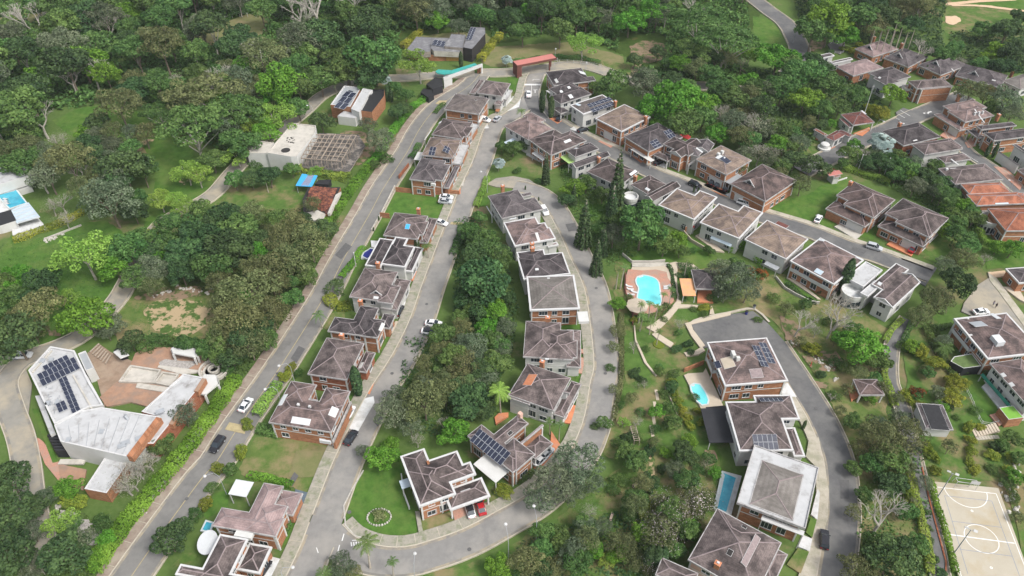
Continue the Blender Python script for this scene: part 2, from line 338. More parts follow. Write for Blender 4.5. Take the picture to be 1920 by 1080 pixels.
# ---------------- ground ----------------
def groundmat():
    m=bpy.data.materials.new('grass_ground'); m.use_nodes=True; n=m.node_tree.nodes; l=m.node_tree.links; b=n['Principled BSDF']
    b.inputs['Roughness'].default_value=0.95; b.inputs['Specular IOR Level'].default_value=0.1
    g=n.new('ShaderNodeNewGeometry')
    def noise(s,d=6,r=0.6):
        t=n.new('ShaderNodeTexNoise'); t.inputs['Scale'].default_value=s; t.inputs['Detail'].default_value=d; t.inputs['Roughness'].default_value=r
        l.new(g.outputs['Position'],t.inputs['Vector']); return t.outputs['Fac']
    def rng(v,a,c):
        t=n.new('ShaderNodeMapRange'); t.inputs['From Min'].default_value=a; t.inputs['From Max'].default_value=c; l.new(v,t.inputs['Value']); return t.outputs[0]
    def mix(f,a,c):
        t=n.new('ShaderNodeMix'); t.data_type='RGBA'; l.new(f,t.inputs['Factor'])
        for k,v in (('A',a),('B',c)):
            if isinstance(v,tuple): t.inputs[k].default_value=(*v,1)
            else: l.new(v,t.inputs[k])
        return t.outputs['Result']
    c1=mix(rng(noise(0.06),0.35,0.65),(0.040,0.090,0.016),(0.085,0.140,0.032))
    c2=mix(rng(noise(0.9,8,0.75),0.3,0.72),c1,(0.105,0.155,0.048))
    c3=mix(rng(noise(0.035,7,0.7),0.56,0.66),c2,(0.20,0.155,0.09))
    c4=mix(rng(noise(0.3,7,0.75),0.66,0.76),c3,(0.235,0.175,0.11))
    l.new(c4,b.inputs['Base Color']); return m
M['ground']=groundmat()
def lawnm(name,a,b_,dry,lo,hi):
    return mat(name,a,0.95,0,0.5,b_,0.3,0,0.1,9,dry,0.11,lo,hi)
M['lawn']=lawnm('lawn_grass',(0.042,0.098,0.017),(0.082,0.168,0.030),(0.135,0.180,0.050),0.46,0.74)
M['lawn2']=lawnm('dull_lawn_grass',(0.048,0.100,0.020),(0.095,0.165,0.038),(0.200,0.165,0.085),0.46,0.62)
M['lawndry']=lawnm('dry_lawn_grass',(0.060,0.118,0.022),(0.125,0.165,0.050),(0.230,0.185,0.100),0.44,0.62)
M['meadow']=lawnm('dry_meadow_grass',(0.125,0.145,0.055),(0.175,0.172,0.078),(0.225,0.180,0.105),0.46,0.70)
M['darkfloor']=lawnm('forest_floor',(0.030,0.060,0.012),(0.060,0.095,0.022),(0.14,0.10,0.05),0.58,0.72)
mb=MB(); N=40
mb.add([(-1500,-400,0),(1500,-400,0),(1500,2600,0),(-1500,2600,0)],[(0,1,2,3)])
struct(mb.build('ground',M['ground']))
def P(pts): return [tuple(p) for p in pts]
FOREST=[(-30,-40),(940,-40),(930,60),(915,75),(760,95),(740,150),(690,150),(610,140),(560,200),(500,170),(470,300),(330,250),(290,240),(260,190),(90,210),(80,280),(-30,300)]
FOREST2=[(905,-40),(1400,-40),(1410,60),(1400,130),(1440,180),(1420,250),(1380,260),(1330,200),(1220,190),(1180,110),(1060,60),(920,75)]
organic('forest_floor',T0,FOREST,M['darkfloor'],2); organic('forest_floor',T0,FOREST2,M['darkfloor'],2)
# lawns
Lw=[('lawn',T0,[(20,440),(60,450),(150,420),(200,415),(240,450),(250,520),(200,560),(150,600),(130,650),(60,655),(-10,640),(-10,500)],'lawn'),
('lawn',T0,[(230,565),(300,545),(420,555),(430,600),(400,640),(230,640),(215,600)],'lawndry'),
('meadow',T0,[(95,225),(165,200),(240,210),(330,200),(330,250),(380,300),(400,370),(300,440),(270,430),(290,330),(250,260),(150,260)],'lawn'),
('meadow',T0,[(370,60),(490,20),(500,45),(470,75),(360,85)],'meadow'),
('meadow',T0,[(-20,20),(40,0),(90,20),(40,70),(-20,90)],'meadow'),
('lawn',T0,[(420,355),(560,350),(560,400),(500,395),(380,420),(400,385)],'lawn2'),
('lawn',T0,[(760,70),(900,60),(915,90),(870,100),(760,90)],'meadow'),
('lawn',T0,[(905,90),(1060,80),(1130,95),(1170,110),(1140,128),(1060,120),(960,125),(905,120)],'meadow'),
('lawn',T0,[(950,140),(983,150),(983,180),(960,172)],'lawn'),
('lawn',T0,[(1130,115),(1180,120),(1185,140),(1140,135)],'lawn2'),
('lawn',T0,[(1412,30),(1445,40),(1470,80),(1465,110),(1418,110)],'lawn'),
('fairway',T0,[(1770,0),(1930,-5),(1930,70),(1880,60),(1830,80),(1775,75),(1765,40)],'lawn2'),
('fairway',T0,[(1775,-10),(1940,-20),(1940,18),(1790,12)],'lawn'),
('lawn',TB,[(375,545),(1050,570),(960,700),(880,860),(640,790),(220,800)],'lawn'),
('lawn',TC,[(430,160),(540,190),(470,400),(330,430),(300,400)],'lawn'),
('lawn',TC,[(190,640),(270,640),(240,720),(130,850),(20,860)],'lawn'),
('lawn',TD,[(300,420),(520,380),(520,480),(380,490),(320,590),(250,560)],'lawndry'),
('lawn',TD,[(965,660),(1090,665),(1010,840),(910,820)],'lawn'),
('lawn',TD,[(860,860),(1000,870),(930,1040),(830,1030)],'lawn'),
('lawn',Th,[(950,300),(1120,330),(1090,410),(900,380)],'lawn'),
('lawn',T0,[(482,822),(530,822),(620,822),(642,838),(592,922),(550,915),(520,895),(450,885)],'lawndry'),
('lawn',TE,[(560,250),(700,200),(690,380),(480,500),(440,470)],'lawn'),
('lawn',TE,[(1290,520),(1430,530),(1280,800),(1120,760)],'lawn'),
('lawn',TE,[(250,850),(400,840),(330,960),(100,1000)],'lawn2'),
('lawn',tt(1,2),[(600,490),(820,430),(830,600),(910,720),(905,870),(720,870),(560,850),(510,800),(495,690),(520,600)],'lawn'),
('lawn',tt(1,2),[(930,760),(1100,720),(1130,830),(940,865)],'lawndry'),
('lawn',tt(1,2),[(1300,580),(1440,560),(1440,690),(1330,740)],'lawndry'),
('lawn',T0,[(985,1010),(1100,930),(1160,880),(1290,830),(1340,900),(1340,1000),(1260,1090),(740,1090),(870,1060)],'lawn2'),
('lawn',T0,[(1160,640),(1230,630),(1300,690),(1330,800),(1350,880),(1290,900),(1140,860),(1135,800),(1170,720)],'lawn2'),
('lawn',T0,[(1150,480),(1180,480),(1290,480),(1380,500),(1400,560),(1300,600),(1260,650),(1180,660),(1160,620)],'lawn2'),
('lawn',T0,[(1180,450),(1290,440),(1340,480),(1330,505),(1170,490)],'lawn'),
('lawn',tt(2,1),[(380,60),(560,80),(560,180),(420,160)],'lawn'),
('lawn',T0,[(1420,520),(1480,520),(1640,600),(1680,650),(1660,780),(1740,900),(1760,1090),(1600,1090),(1605,930),(1560,760),(1480,640),(1430,590),(1330,570)],'lawndry'),
('lawn',T0,[(1430,385),(1500,370),(1560,340),(1590,345),(1565,420),(1500,420)],'lawn'),
('lawn',T0,[(1770,420),(1800,430),(1790,500),(1740,480),(1720,470)],'lawn2'),
('lawn',T0,[(1840,455),(1925,440),(1925,500),(1850,505)],'lawn'),
('lawn',T0,[(1760,560),(1790,600),(1780,620),(1740,620)],'lawn2'),
('lawn',T0,[(1700,620),(1770,620),(1850,760),(1870,830),(1925,830),(1925,1090),(1880,915),(1740,900),(1700,780)],'lawn2'),
('lawn',Tj,[(0,250),(200,200),(400,80),(480,70),(390,210),(320,290),(120,450),(0,420)],'lawn'),
('lawn',Tj,[(620,520),(740,450),(760,520),(700,590),(590,560)],'lawn'),
('lawn',Tj,[(1200,640),(1300,500),(1400,560),(1300,800),(1130,740)],'lawn2'),
('lawn',TO,[(10,500),(240,600),(340,690),(300,730),(0,560)],'lawn'),
('lawn',TN,[(370,470),(450,430),(640,640),(560,650)],'lawn'),
('lawn',TG,[(200,180),(300,140),(330,200),(250,260),(190,340),(110,350)],'lawn'),
('lawn',TH,[(560,150),(790,135),(800,360),(730,360),(730,190),(560,180)],'lawn'),
('lawn',TH,[(690,590),(800,605),(760,900),(660,860)],'lawn'),
('lawn',TI,[(170,260),(310,290),(310,400),(200,380)],'lawn'),
('lawn',TI,[(720,710),(860,660),(890,740),(810,780)],'lawn'),
('lawn',TI,[(1010,850),(1120,790),(1170,890),(1090,930)],'lawn'),
('lawn',TK,[(980,890),(1060,840),(1170,930),(1150,970)],'lawn'),
('lawn',TS,[(880,560),(1000,530),(1060,600),(1000,650)],'lawn'),
('lawn',TS,[(1120,660),(1200,600),(1220,730)],'lawn'),
('lawn',TW,[(530,390),(720,370),(850,650),(840,760),(740,770)],'lawn'),
('lawn',tt(3,0),[(60,700),(200,720),(250,860),(120,880),(70,800)],'lawn2')]
for nm,T,pts,m in Lw: (organic if T==T0 and nm!='fairway' and len(pts)>4 else patch)(nm,T,pts,M[m])
for T,pts,m in [(tt(2,0),[(660,260),(760,230),(850,250),(900,300),(860,340),(700,350)],'soil'),(T0,[(690,248),(710,262),(700,290),(660,310),(640,250)],'redsoil'),
 (tt(0,1),[(820,640),(930,600),(1130,620),(1180,690),(1120,780),(1000,820),(900,790),(830,740)],'sand'),
 (tt(0,1),[(760,590),(1000,530),(1200,560),(1000,610),(800,610)],'soil'),(tt(0,1),[(275,790),(350,780),(345,815),(290,825)],'redsoil'),
 (tt(0,0),[(1000,1030),(1110,960),(1130,990),(1040,1040)],'sand'),(tt(0,0),[(700,840),(850,780),(860,800),(760,860)],'sand'),
 (tt(3,0),[(1000,95),(1060,92),(1082,118),(1040,142),(1000,130)],'sand'),(tt(3,0),[(990,20),(1200,0),(1390,-8),(1390,5),(1210,14),(1010,32)],'sand'),(tt(3,0),[(1030,28),(1200,30),(1440,60),(1440,68),(1190,40),(1030,36)],'sand'),
 (tt(3,0),[(230,240),(330,210),(300,280),(240,290)],'redsoil'),(tt(2,2),[(1080,370),(1140,370),(1150,450),(1090,470)],'soil'),(tt(2,2),[(770,410),(800,410),(800,530),(765,530)],'sand'),
 (tt(1,2),[(230,380),(430,370),(480,400),(400,500),(200,520)],'meadow'),(tt(0,2),[(330,740),(560,800),(540,900),(400,860)],'gravel'),(T0,[(1185,125),(1205,120),(1180,150)],'soil'),
 (tt(2,0),[(1290,390),(1340,400),(1320,440)],'soil'),(Ti,[(1000,400),(1150,420),(1140,480),(1010,470)],'redsoil'),(tt(3,1),[(60,700),(180,760),(160,880),(100,830)],'soil'),(tt(3,1),[(200,920),(380,900),(420,1000),(260,1010)],'soil')]:
    organic('soil_patch',T,pts,M[{'soil':'mixsoil','redsoil':'mixsoil','sand':'mixsand'}.get(m,m)] if T!=tt(3,0) or m!='sand' else M[m],.8)
# ---------------- roads ----------------
ROADS=[]
def road(name,pts,width,m,kerb=(1,1),walkL=None,walkR=None,step=2.0):
    c=spline([G(*p) for p in pts],step); ROADS.append(dict(name=name,c=c,w=width,m=m,kerb=kerb,wl=walkL,wr=walkR)); return c
AV=road('avenue',[(150,1230),(252,1075),(322,976),(381,896),(405,870),(447,803),(484,750),(530,683),(607,560),(647,483),(693,403),(720,353),(763,287),(787,243),(815,207),(845,185),(880,162),(900,140)],8.0,'asphalt',(1,1),('brownwalk',2.3),None)
SB=road('street',[(500,1230),(585,1050),(610,985),(652,872),(690,790),(722,730),(757,675),(790,607),(816,530),(856,421),(878,363),(905,303),(922,250),(935,232),(960,218),(985,198),(995,180),(998,165),(1004,145),(1015,130)],6.4,'asphaltl',(1,1),('paver',2.6),None)
SC=road('lower_street',[(605,990),(645,1030),(700,1052),(760,1055),(813,1042),(880,1018),(948,982),(1010,945),(1060,900),(1090,860),(1105,835),(1122,785),(1132,720),(1138,693),(1134,640),(1122,560),(1109,520),(1091,485),(1073,445),(1050,402),(1034,380),(1015,365),(990,355),(965,350)],6.2,'asphaltl',(1,1),('paver',2.4),None)
SD=road('upper_street',[(998,182),(1008,205),(1025,220),(1045,235),(1085,258),(1125,277),(1163,295),(1213,322),(1265,343),(1310,360),(1360,382),(1410,402),(1460,418),(1513,434),(1551,449),(1600,468),(1640,481),(1700,503),(1742,519)],6.6,'asphaltd',(1,1),('sidewalk',1.6),None)
SE=road('east_street',[(1452,645),(1502,722),(1543,790),(1572,862),(1580,930),(1578,1000),(1545,1230)],6.6,'asphaltd',(1,1),('sidewalk',0.1),('sidewalk',1.9))
SF=road('hill_street',[(1500,322),(1542,302),(1600,272),(1667,243),(1710,222),(1755,203),(1810,180)],7.6,'asphaltd',(1,1),None,None)
SG=road('hill_lane',[(1770,200),(1790,255),(1812,285),(1840,305),(1870,325),(1900,350),(1940,385)],5.5,'asphaltd',(1,1),None,None)
SH=road('forest_road',[(1395,-15),(1440,20),(1473,45),(1490,72),(1499,100),(1480,140)],8.5,'asphaltd',(1,1),None,None)
SI=road('entrance_road',[(900,138),(950,137),(1015,130),(1060,124),(1100,125),(1140,137),(1180,152),(1250,160),(1340,164),(1400,172)],6.5,'asphaltp',(1,1),None,None)
SJ=road('west_lane',[(90,1060),(62,960),(52,880),(40,820),(22,770),(12,720),(45,677),(110,652),(160,625),(215,570),(240,530),(265,480),(300,425),(350,395),(400,365),(440,320),(490,270),(540,235),(575,207),(605,180),(650,160),(700,150),(765,147),(820,142),(890,140)],5.4,'asphaltp',(1,1),None,None)
SK=road('service_drive',[(1700,600),(1682,625),(1670,660),(1670,720),(1690,763),(1710,850),(1728,927),(1747,1003),(1790,1230)],3.6,'asphaltd',(1,1),None,None)
def near_other(k):
    segs=[(np.array(r['c']),r['w']/2+0.25) for j,r in enumerate(ROADS) if j!=k]
    def f(p):
        return any((np.min(np.hypot(c[:,0]-p[0],c[:,1]-p[1]))<d) for c,d in segs)
    return f
zr=0.30
for k,r in enumerate(ROADS):
    zr+=0.008; r['z']=zr
    mbk=ribbon(r['name'],r['c'],r['w']/2,-r['w']/2,M[r['m']],zr,None,0.5)
    sk=near_other(k); h=r['w']/2
    ribbon('gutter_dirt',r['c'],h-.02,h-.55,M['gutter'],zr+.003,sk); ribbon('gutter_dirt',r['c'],-h+.55,-h+.02,M['gutter'],zr+.003,sk)
    if r['kerb'][0]: ribbon('kerb',r['c'],h+0.22,h,M['kerb'],zr+0.12,sk,0.6)
    if r['kerb'][1]: ribbon('kerb',r['c'],-h,-h-0.22,M['kerb'],zr+0.12,sk,0.6)
    if r['wl'] and r['wl'][1]>0.5: ribbon('sidewalk',r['c'],h+0.22+r['wl'][1],h+0.22,M[r['wl'][0]],zr+0.10,sk,0.6)
    if r['wr'] and r['wr'][1]>0.5: ribbon('sidewalk',r['c'],-h-0.22,-h-0.22-r['wr'][1],M[r['wr'][0]],zr+0.10,sk,0.6)
    for off,s0 in ((r['wl'],1),(r['wr'],-1)):      # joints across the pavers
        if off and off[1]>0.5:
            mj=MB(); acc=0
            for i in range(1,len(r['c'])-1):
                if i%2: continue
                d=r['c'][i+1]-r['c'][i-1]; d/=np.linalg.norm(d); n_=np.array([-d[1],d[0]])*s0
                a=r['c'][i]+n_*(h+0.3); b=r['c'][i]+n_*(h+0.2+off[1])
                if sk(a): continue
                e=d*0.07; mj.add([(*(a-e),zr+0.106),(*(b-e),zr+0.106),(*(b+e),zr+0.106),(*(a+e),zr+0.106)],[(0,1,2,3)])
            struct(mj.build('sidewalk_joints',M['sidewalk'] if off[0]!='sidewalk' else M['paver']))
def slab(name,T,pts,m,z,th=0.5):
    w=[tuple(G(*tile(T,*p),z)) for p in pts]; mb=MB(); mb.prism(w,z-th,z); return struct(mb.build(name,m))
slab('street_end',T0,[(912,345),(930,334),(962,330),(992,336),(1012,350),(1004,372),(960,352),(930,350)],M['asphaltp'],0.31)
slab('turning_area',T0,[(1296,608),(1370,589),(1412,583),(1440,606),(1478,648),(1500,690),(1486,722),(1440,640),(1318,652)],M['asphaltd'],0.33)
ribbon('kerb',spline([G(*p) for p in [(1318,652),(1294,608),(1370,587),(1414,581),(1442,606)]],2),0.3,-0.3,M['kerb'],0.46,None,0.5)
slab('street_end',T0,[(1690,484),(1757,502),(1735,536),(1700,516)],M['asphaltd'],0.335)
slab('plaza',T0,[(-20,660),(40,672),(60,720),(50,800),(-20,760)],M['asphaltp'],0.32)
slab('parking_bay',TQ,[(960,900),(1040,850),(1190,900),(1110,1000),(990,1010)],M['asphaltd'],0.45)
slab('parking_area',TQ,[(190,140),(250,80),(380,85),(390,200),(330,250),(230,200)],M['asphaltd'],0.33)
slab('street_end',TV,[(400,290),(500,225),(560,220),(864,620),(864,900),(300,590),(230,560),(260,470)],M['asphaltp'],0.34)
slab('sidewalk',TV,[(500,160),(540,160),(900,640),(900,760),(610,360),(520,250)],M['sidewalk'],0.45)
# road markings
ribbon('centre_line',AV,0.09,-0.09,M['yellowp'],ROADS[0]['z']+0.006)
def mark(T,a,b,wd=0.25,m='paint',z=0.40):
    p,q=G(*tile(T,*a),z),G(*tile(T,*b),z); d=(q-p)/max(1e-3,np.linalg.norm(q-p)); n_=np.array([-d[1],d[0]])*wd/2
    mb.add([(*(p-n_),z),(*(q-n_),z),(*(q+n_),z),(*(p+n_),z)],[(0,1,2,3)])
mb=MB()
for k in range(8): mark(TI,(328+k*23,283),(328+k*23,300),0.9)
mark(TI,(400,300),(400,420),0.15); mark(TI,(440,350),(440,385),0.3); mark(TI,(420,352),(465,350),0.3); mark(TI,(415,233),(490,233),0.2); mark(TI,(415,245),(418,235),0.2)
for k in range(3): mark(TX,(585+k*27,560-k*5),(625+k*27,592-k*5),0.8)
mark(TX,(540,577),(605,610),0.9); mark(TX,(490,620),(520,645),0.3)
mark(TQ,(1270,915),(1360,895),0.6); mark(TQ,(1285,905),(1330,915),0.9)
for k in range(3): mark(TQ,(1010+k*-25,880+k*45),(1120-k*60,945+k*20),0.15,z=0.46)
for k in range(3): mark(TQ,(240+k*70,95+k*8),(225+k*72,130+k*8),0.15)
mark(tt(1,2),(495,842),(484,882),0.2); mark(tt(1,2),(470,905),(460,945),0.2); mark(tt(1,2),(460,945),(478,948),0.2)
for k in range(5): mark(tt(1,2),(535+k*14,890-k*1),(538+k*14,912-k*1),0.25)
mark(tt(1,2),(540,880),(600,875),0.15); mark(tt(1,2),(340,920),(350,950),0.15)
mark(TS,(840,590),(1000,690),0.12)
struct(mb.build('road_marking',M['paint']))
slab('speed_table',TA,[(500,350),(590,350),(550,400),(460,385)],M['yellowp'],0.40,0.2)
slab('speed_table',TC,[(1235,215),(1365,225),(1355,250),(1225,240)],M['yellowp'],0.40,0.2)
slab('speed_table',tt(0,2),[(1290,215),(1390,235),(1375,280),(1265,255)],M['yellowp'],0.385,0.2)
# darker flat patches and ironwork in the roads
for T,pts in ((T0,[(628,478),(648,455),(660,462),(640,486)]),(T0,[(545,672),(560,648),(572,654),(556,680)]),(T0,[(700,790),(712,770),(722,780),(708,800)]),(T0,[(540,905),(552,885),(560,892),(548,912)]),(T0,[(1575,900),(1592,900),(1592,935),(1576,935)]),(T0,[(1060,420),(1078,418),(1084,432),(1066,434)]),(T0,[(1600,462),(1625,470),(1620,476),(1596,468)])):
    w=[tuple(G(*tile(T,*p),.4)) for p in pts]; w=w if area(w)>0 else w[::-1]; mb=MB(); mb.add([(p[0],p[1],.402) for p in w],[tuple(range(len(w)))]); struct(mb.build('dark_asphalt_patch',M['patchdark']))
for x,y in ((655,960),(735,700),(800,570),(1135,700),(1118,540),(1530,765),(1585,965),(520,700),(350,935),(1340,374),(1600,465),(880,1030),(1068,430),(845,470)):
    p=G(x,y,.4); mb=MB(); mb.lathe([(.42,.395),(.42,.41),(.34,.412)],p[0],p[1],14); struct(mb.build('manhole_cover',M['patchdark']))
# driveways, terraces, paths
zk=[0.36]
for nm,T,pts,m in [
('driveway',TA,[(900,590),(1040,600),(1060,660),(960,670)],'drive'),('driveway',TA,[(1230,440),(1330,300),(1420,330),(1400,420),(1270,470)],'drive'),('driveway',TA,[(820,900),(925,900),(870,1060),(770,1050)],'drive'),
('driveway',TB,[(1070,310),(1170,300),(1130,470),(1040,460)],'concrete'),('driveway',TB,[(1000,500),(1100,490),(1100,560),(1000,560)],'terracotta'),
('driveway',TC,[(980,430),(1070,330),(1120,350),(1040,540),(985,500)],'drive'),('driveway',TC,[(820,770),(935,770),(870,890),(780,870)],'terracotta'),
('driveway',TD,[(1150,290),(1280,240),(1190,440),(1090,430)],'drive'),('driveway',TD,[(1090,490),(1170,500),(1110,640),(1020,620)],'pathpink'),('driveway',Th,[(1120,160),(1210,170),(1150,320),(1100,300)],'terracotta'),
('driveway',Th,[(960,390),(1190,340),(1200,400),(1030,700),(880,640)],'drive'),
('driveway',TE,[(1370,200),(1590,260),(1450,520),(1340,470)],'darkdrive'),('driveway',TE,[(1120,880),(1230,910),(1130,1080),(1000,1090)],'drive'),
('driveway',TF,[(490,900),(760,850),(790,940),(530,1060)],'brickpave'),('driveway',TF,[(1090,560),(1200,480),(1210,340),(1290,460),(1230,560),(1145,655),(1080,600)],'terracotta'),
('driveway',TH,[(640,870),(740,905),(690,1060),(580,1040)],'terracotta'),('driveway',TH,[(715,440),(810,450),(800,600),(690,580)],'brickpave'),('path',TH,[(730,365),(805,370),(805,410),(730,400)],'brickpave'),
('driveway',TI,[(600,670),(720,650),(740,700),(690,730)],'terracotta'),('driveway',TI,[(830,790),(960,720),(1040,790),(970,840)],'drive'),('driveway',TI,[(1150,930),(1270,870),(1380,940),(1290,1000)],'brickpave'),
('driveway',TK,[(630,730),(700,670),(820,760),(730,810)],'terracotta'),('driveway',TK,[(800,810),(880,750),(1030,840),(960,890)],'drive'),
('driveway',TL,[(350,700),(420,670),(600,760),(620,830),(540,810)],'terracotta'),('driveway',TL,[(600,810),(660,780),(850,870),(830,920)],'drive'),
('driveway',Tj,[(380,470),(450,440),(620,530),(560,580)],'concrete'),('driveway',Tj,[(820,620),(880,580),(1060,680),(1030,720)],'terracotta'),
('driveway',TX,[(600,420),(780,350),(790,380),(700,450)],'terracotta'),('patio',TX,[(290,520),(400,570),(330,600)],'terracotta'),('patio',TX,[(130,450),(220,470),(200,490)],'terracotta'),
('driveway',TS,[(630,430),(690,380),(800,450),(740,490)],'brickpave'),('driveway',TS,[(870,500),(930,450),(980,530),(900,550)],'brickpave'),('driveway',TS,[(1150,730),(1260,740),(1430,900),(1400,960)],'brickpave'),
('driveway',TV,[(650,310),(800,310),(900,480),(820,440)],'pathpink'),('driveway',TV,[(500,165),(670,145),(700,200),(570,215)],'sand'),('driveway',TO,[(20,490),(120,520),(340,690),(310,690)],'pathpink'),
('patio',TN,[(410,500),(470,470),(680,650),(600,640)],'pathpink'),('patio',TJ,[(340,530),(400,480),(600,610),(550,640)],'drive'),
('sidewalk',TP,[(985,0),(1060,0),(1110,240),(1140,420),(1130,640),(1050,860),(1000,1080),(900,1080),(1000,800),(1050,620),(1070,420),(1050,240),(960,150)],'sidewalk'),
('driveway',TP,[(1000,600),(1050,400),(1070,430),(1050,640)],'drive'),('driveway',TP,[(900,850),(940,760),(1010,790),(990,885)],'drive'),('lawn',TP,[(960,740),(1000,620),(1045,640),(1010,780)],'lawn'),('lawn',TP,[(810,990),(900,860),(985,890),(920,1060)],'lawndry'),
('driveway',Ti,[(600,480),(740,420),(830,560),(720,560)],'drive'),('path',tt(1,2),[(895,715),(920,715),(945,865),(920,865)],'paver'),
('path',Tf,[(560,125),(640,110),(650,190),(645,300),(655,420),(690,520),(650,590),(550,710),(430,830),(335,775),(400,740),(530,640),(640,510),(650,450),(610,330),(600,210)],'pathpink'),
('path',Tf,[(640,115),(800,130),(880,190),(800,190),(650,165)],'pathpink'),('path',Tf,[(390,845),(430,820),(610,935),(580,980),(440,890)],'pathpink'),('path',Tf,[(660,540),(860,550),(850,570),(650,580)],'pathpink'),
('path',Tf,[(975,640),(985,560),(1000,560),(1025,640)],'pathpink'),('path',Tf,[(715,1030),(830,1010),(900,970),(930,1010),(860,1050),(740,1065)],'pathpink'),('path',Tf,[(725,735),(1188,615),(1188,650),(790,745),(810,800),(930,960),(880,980),(790,860)],'pathpink'),
('path',Tf,[(190,125),(560,118),(560,150),(380,165),(190,160)],'concrete'),
('path',tt(2,1),[(685,750),(692,750),(700,830),(760,960),(815,1030),(808,1033),(745,960),(692,835)],'pathpink'),
('pool_terrace',Tf,[(150,190),(330,180),(450,160),(540,165),(590,260),(600,330),(620,430),(610,510),(540,580),(470,650),(330,640),(200,640),(150,560),(125,400),(130,250)],'brickpave'),
('pool_terrace',Tf,[(190,165),(380,165),(520,150),(560,190),(590,330),(550,270),(540,215),(430,190),(300,200),(180,190)],'pathpink'),
('pavilion_floor',Tf,[(855,400),(990,400),(1012,525),(850,522)],'terracotta'),
('pool_terrace',TY,[(255,500),(300,480),(470,470),(500,420),(690,830),(700,900),(520,1000),(440,860)],'pathpink'),
('pool_terrace',TP,[(310,260),(460,300),(380,600),(340,600),(250,560)],'drive'),
('pool_terrace',TC,[(230,560),(330,510),(370,520),(350,620),(220,625)],'drive'),('patio',TC,[(330,425),(415,430),(380,500),(340,500)],'drive'),
('patio',tt(3,2),[(445,0),(490,0),(520,60),(470,95)],'terracotta'),('patio',TF,[(800,240),(830,210),(900,205),(900,230),(810,290)],'terracotta'),
('terrace',TW,[(725,470),(770,430),(940,635),(870,650)],'drive'),('terrace',TW,[(790,710),(890,680),(940,760),(870,800)],'brickpave')]:
    zk[0]+=0.003; slab(nm,T,pts,M[m],zk[0],0.5)
# ---------------- sports court ----------------
co=[(1743.5,902),(1872,915),(1966,1175),(1830,1190)]
slab('sports_court',T0,co,M['court'],0.34)
mb=MB()
def kmark(a,b,wd=0.13,z=0.35): mark(Tk,a,b,wd,z=z)
kmark((447,257),(1020,322)); kmark((447,257),(700,1080)); kmark((1020,322),(1330,1110)); kmark((588,697),(1190,778),0.2)
u=G(*tile(Tk,1190,778),.35)-G(*tile(Tk,588,697),.35); u/=np.linalg.norm(u); v=np.array([-u[1],u[0]])
cc=G(*tile(Tk,885,737),.35); rr=np.linalg.norm(G(*tile(Tk,1040,757),.35)-cc)
def arc(c,r,a0,a1,n=28,wd=0.14,z=0.352):
    q=[(c+u*math.cos(a)*r2+v*math.sin(a)*r2) for a in np.linspace(a0,a1,n+1) for r2 in (r-wd/2,r+wd/2)]
    mb.add([(*p,z) for p in q],[(2*i,2*i+1,2*i+3,2*i+2) for i in range(n)])
arc(cc,rr,0,2*math.pi,40)
gc=G(*tile(Tk,735,288),.35); arc(gc,np.linalg.norm(G(*tile(Tk,540,265),.35)-gc),-math.pi,0)
arc(G(*tile(Tk,798,480),.35),0.2,0,6.28,8); arc(G(*tile(Tk,975,1003),.35),0.2,0,6.28,8)
struct(mb.build('court_marking',M['paint'])); mb=MB()
for a,b in (((545,340),(980,390)),((545,340),(760,1060)),((980,390),(1240,1090)),((615,575),(1070,632)),((695,835),(1165,897))): kmark(a,b,0.1,0.356)
struct(mb.build('court_marking',M['blueline']))
# ---------------- pools ----------------
def pool(label,T,pts,m,z=0.70,rim=0.35,smooth=False):
    w=[tuple(G(*tile(T,*p),z)) for p in pts]
    if smooth: w=[tuple(p) for p in spline(w+[w[0]],0.8)[:-1]]
    if area(w)<0: w=w[::-1]
    c=np.mean(w,axis=0); loc=[(p[0]-c[0],p[1]-c[1]) for p in w]
    r=empty('swimming_pool',(c[0],c[1],0)); tag(r,label,'swimming pool')
    mb=MB(); o=offset(loc,-rim); n=len(loc)
    mb.add([(*p,z) for p in loc]+[(*p,z) for p in o],[(i,n+i,n+(i+1)%n,(i+1)%n) for i in range(n)])
    mb.add([(*p,z) for p in o]+[(*p,z-0.4) for p in o],[(i,(i+1)%n,n+(i+1)%n,n+i)[::-1] for i in range(n)])
    mb.build('coping',M['coping'],r)
    mb=MB(); mb.add([(*p,z-0.03) for p in loc],[tuple(range(n))]); mb.build('water',M[m],r)
    i_=offset(loc,.45); mb=MB()
    if abs(area(i_))>8:
        k=max(range(n),key=lambda j:loc[j][1]-loc[j][0]*.2); q=[loc[k],loc[(k+1)%n],i_[(k+1)%n],i_[k]]; mb.add([(*p,z-.02) for p in q],[(0,1,2,3)]); mb.build('step',M['coping'],r)
    return r
pool('turquoise kidney shaped community pool on a round brick terrace',Tf,[(232,300),(250,265),(300,250),(360,258),(420,280),(455,320),(465,380),(475,450),(482,520),(470,548),(400,535),(300,520),(250,495),(252,440),(262,380),(240,335)],'pool',smooth=True)
pool('small oval turquoise pool beside the pink roofed house with solar panels',TY,[(335,620),(370,598),(430,605),(465,650),(500,710),(525,780),(515,820),(460,828),(410,790),(375,730),(345,670)],'pool',smooth=True)
pool('narrow rectangular blue pool along the white bordered grey roof house',TP,[(315,275),(415,315),(340,580),(255,545)],'pool2')
pool('blue rectangular pool on the terrace of the white villa at the left edge',Tb,[(-30,510),(175,455),(290,600),(110,660)],'pool2',z=2.45)
pool('small pool with navy cover and pale steps beside a grey roof house',TC,[(240,600),(260,560),(330,515),(368,530),(345,585),(290,625)],'navy')
pool('little light blue pool behind the pink roofed house by the avenue',TE,[(430,610),(470,530),(525,545),(500,625)],'pool2')
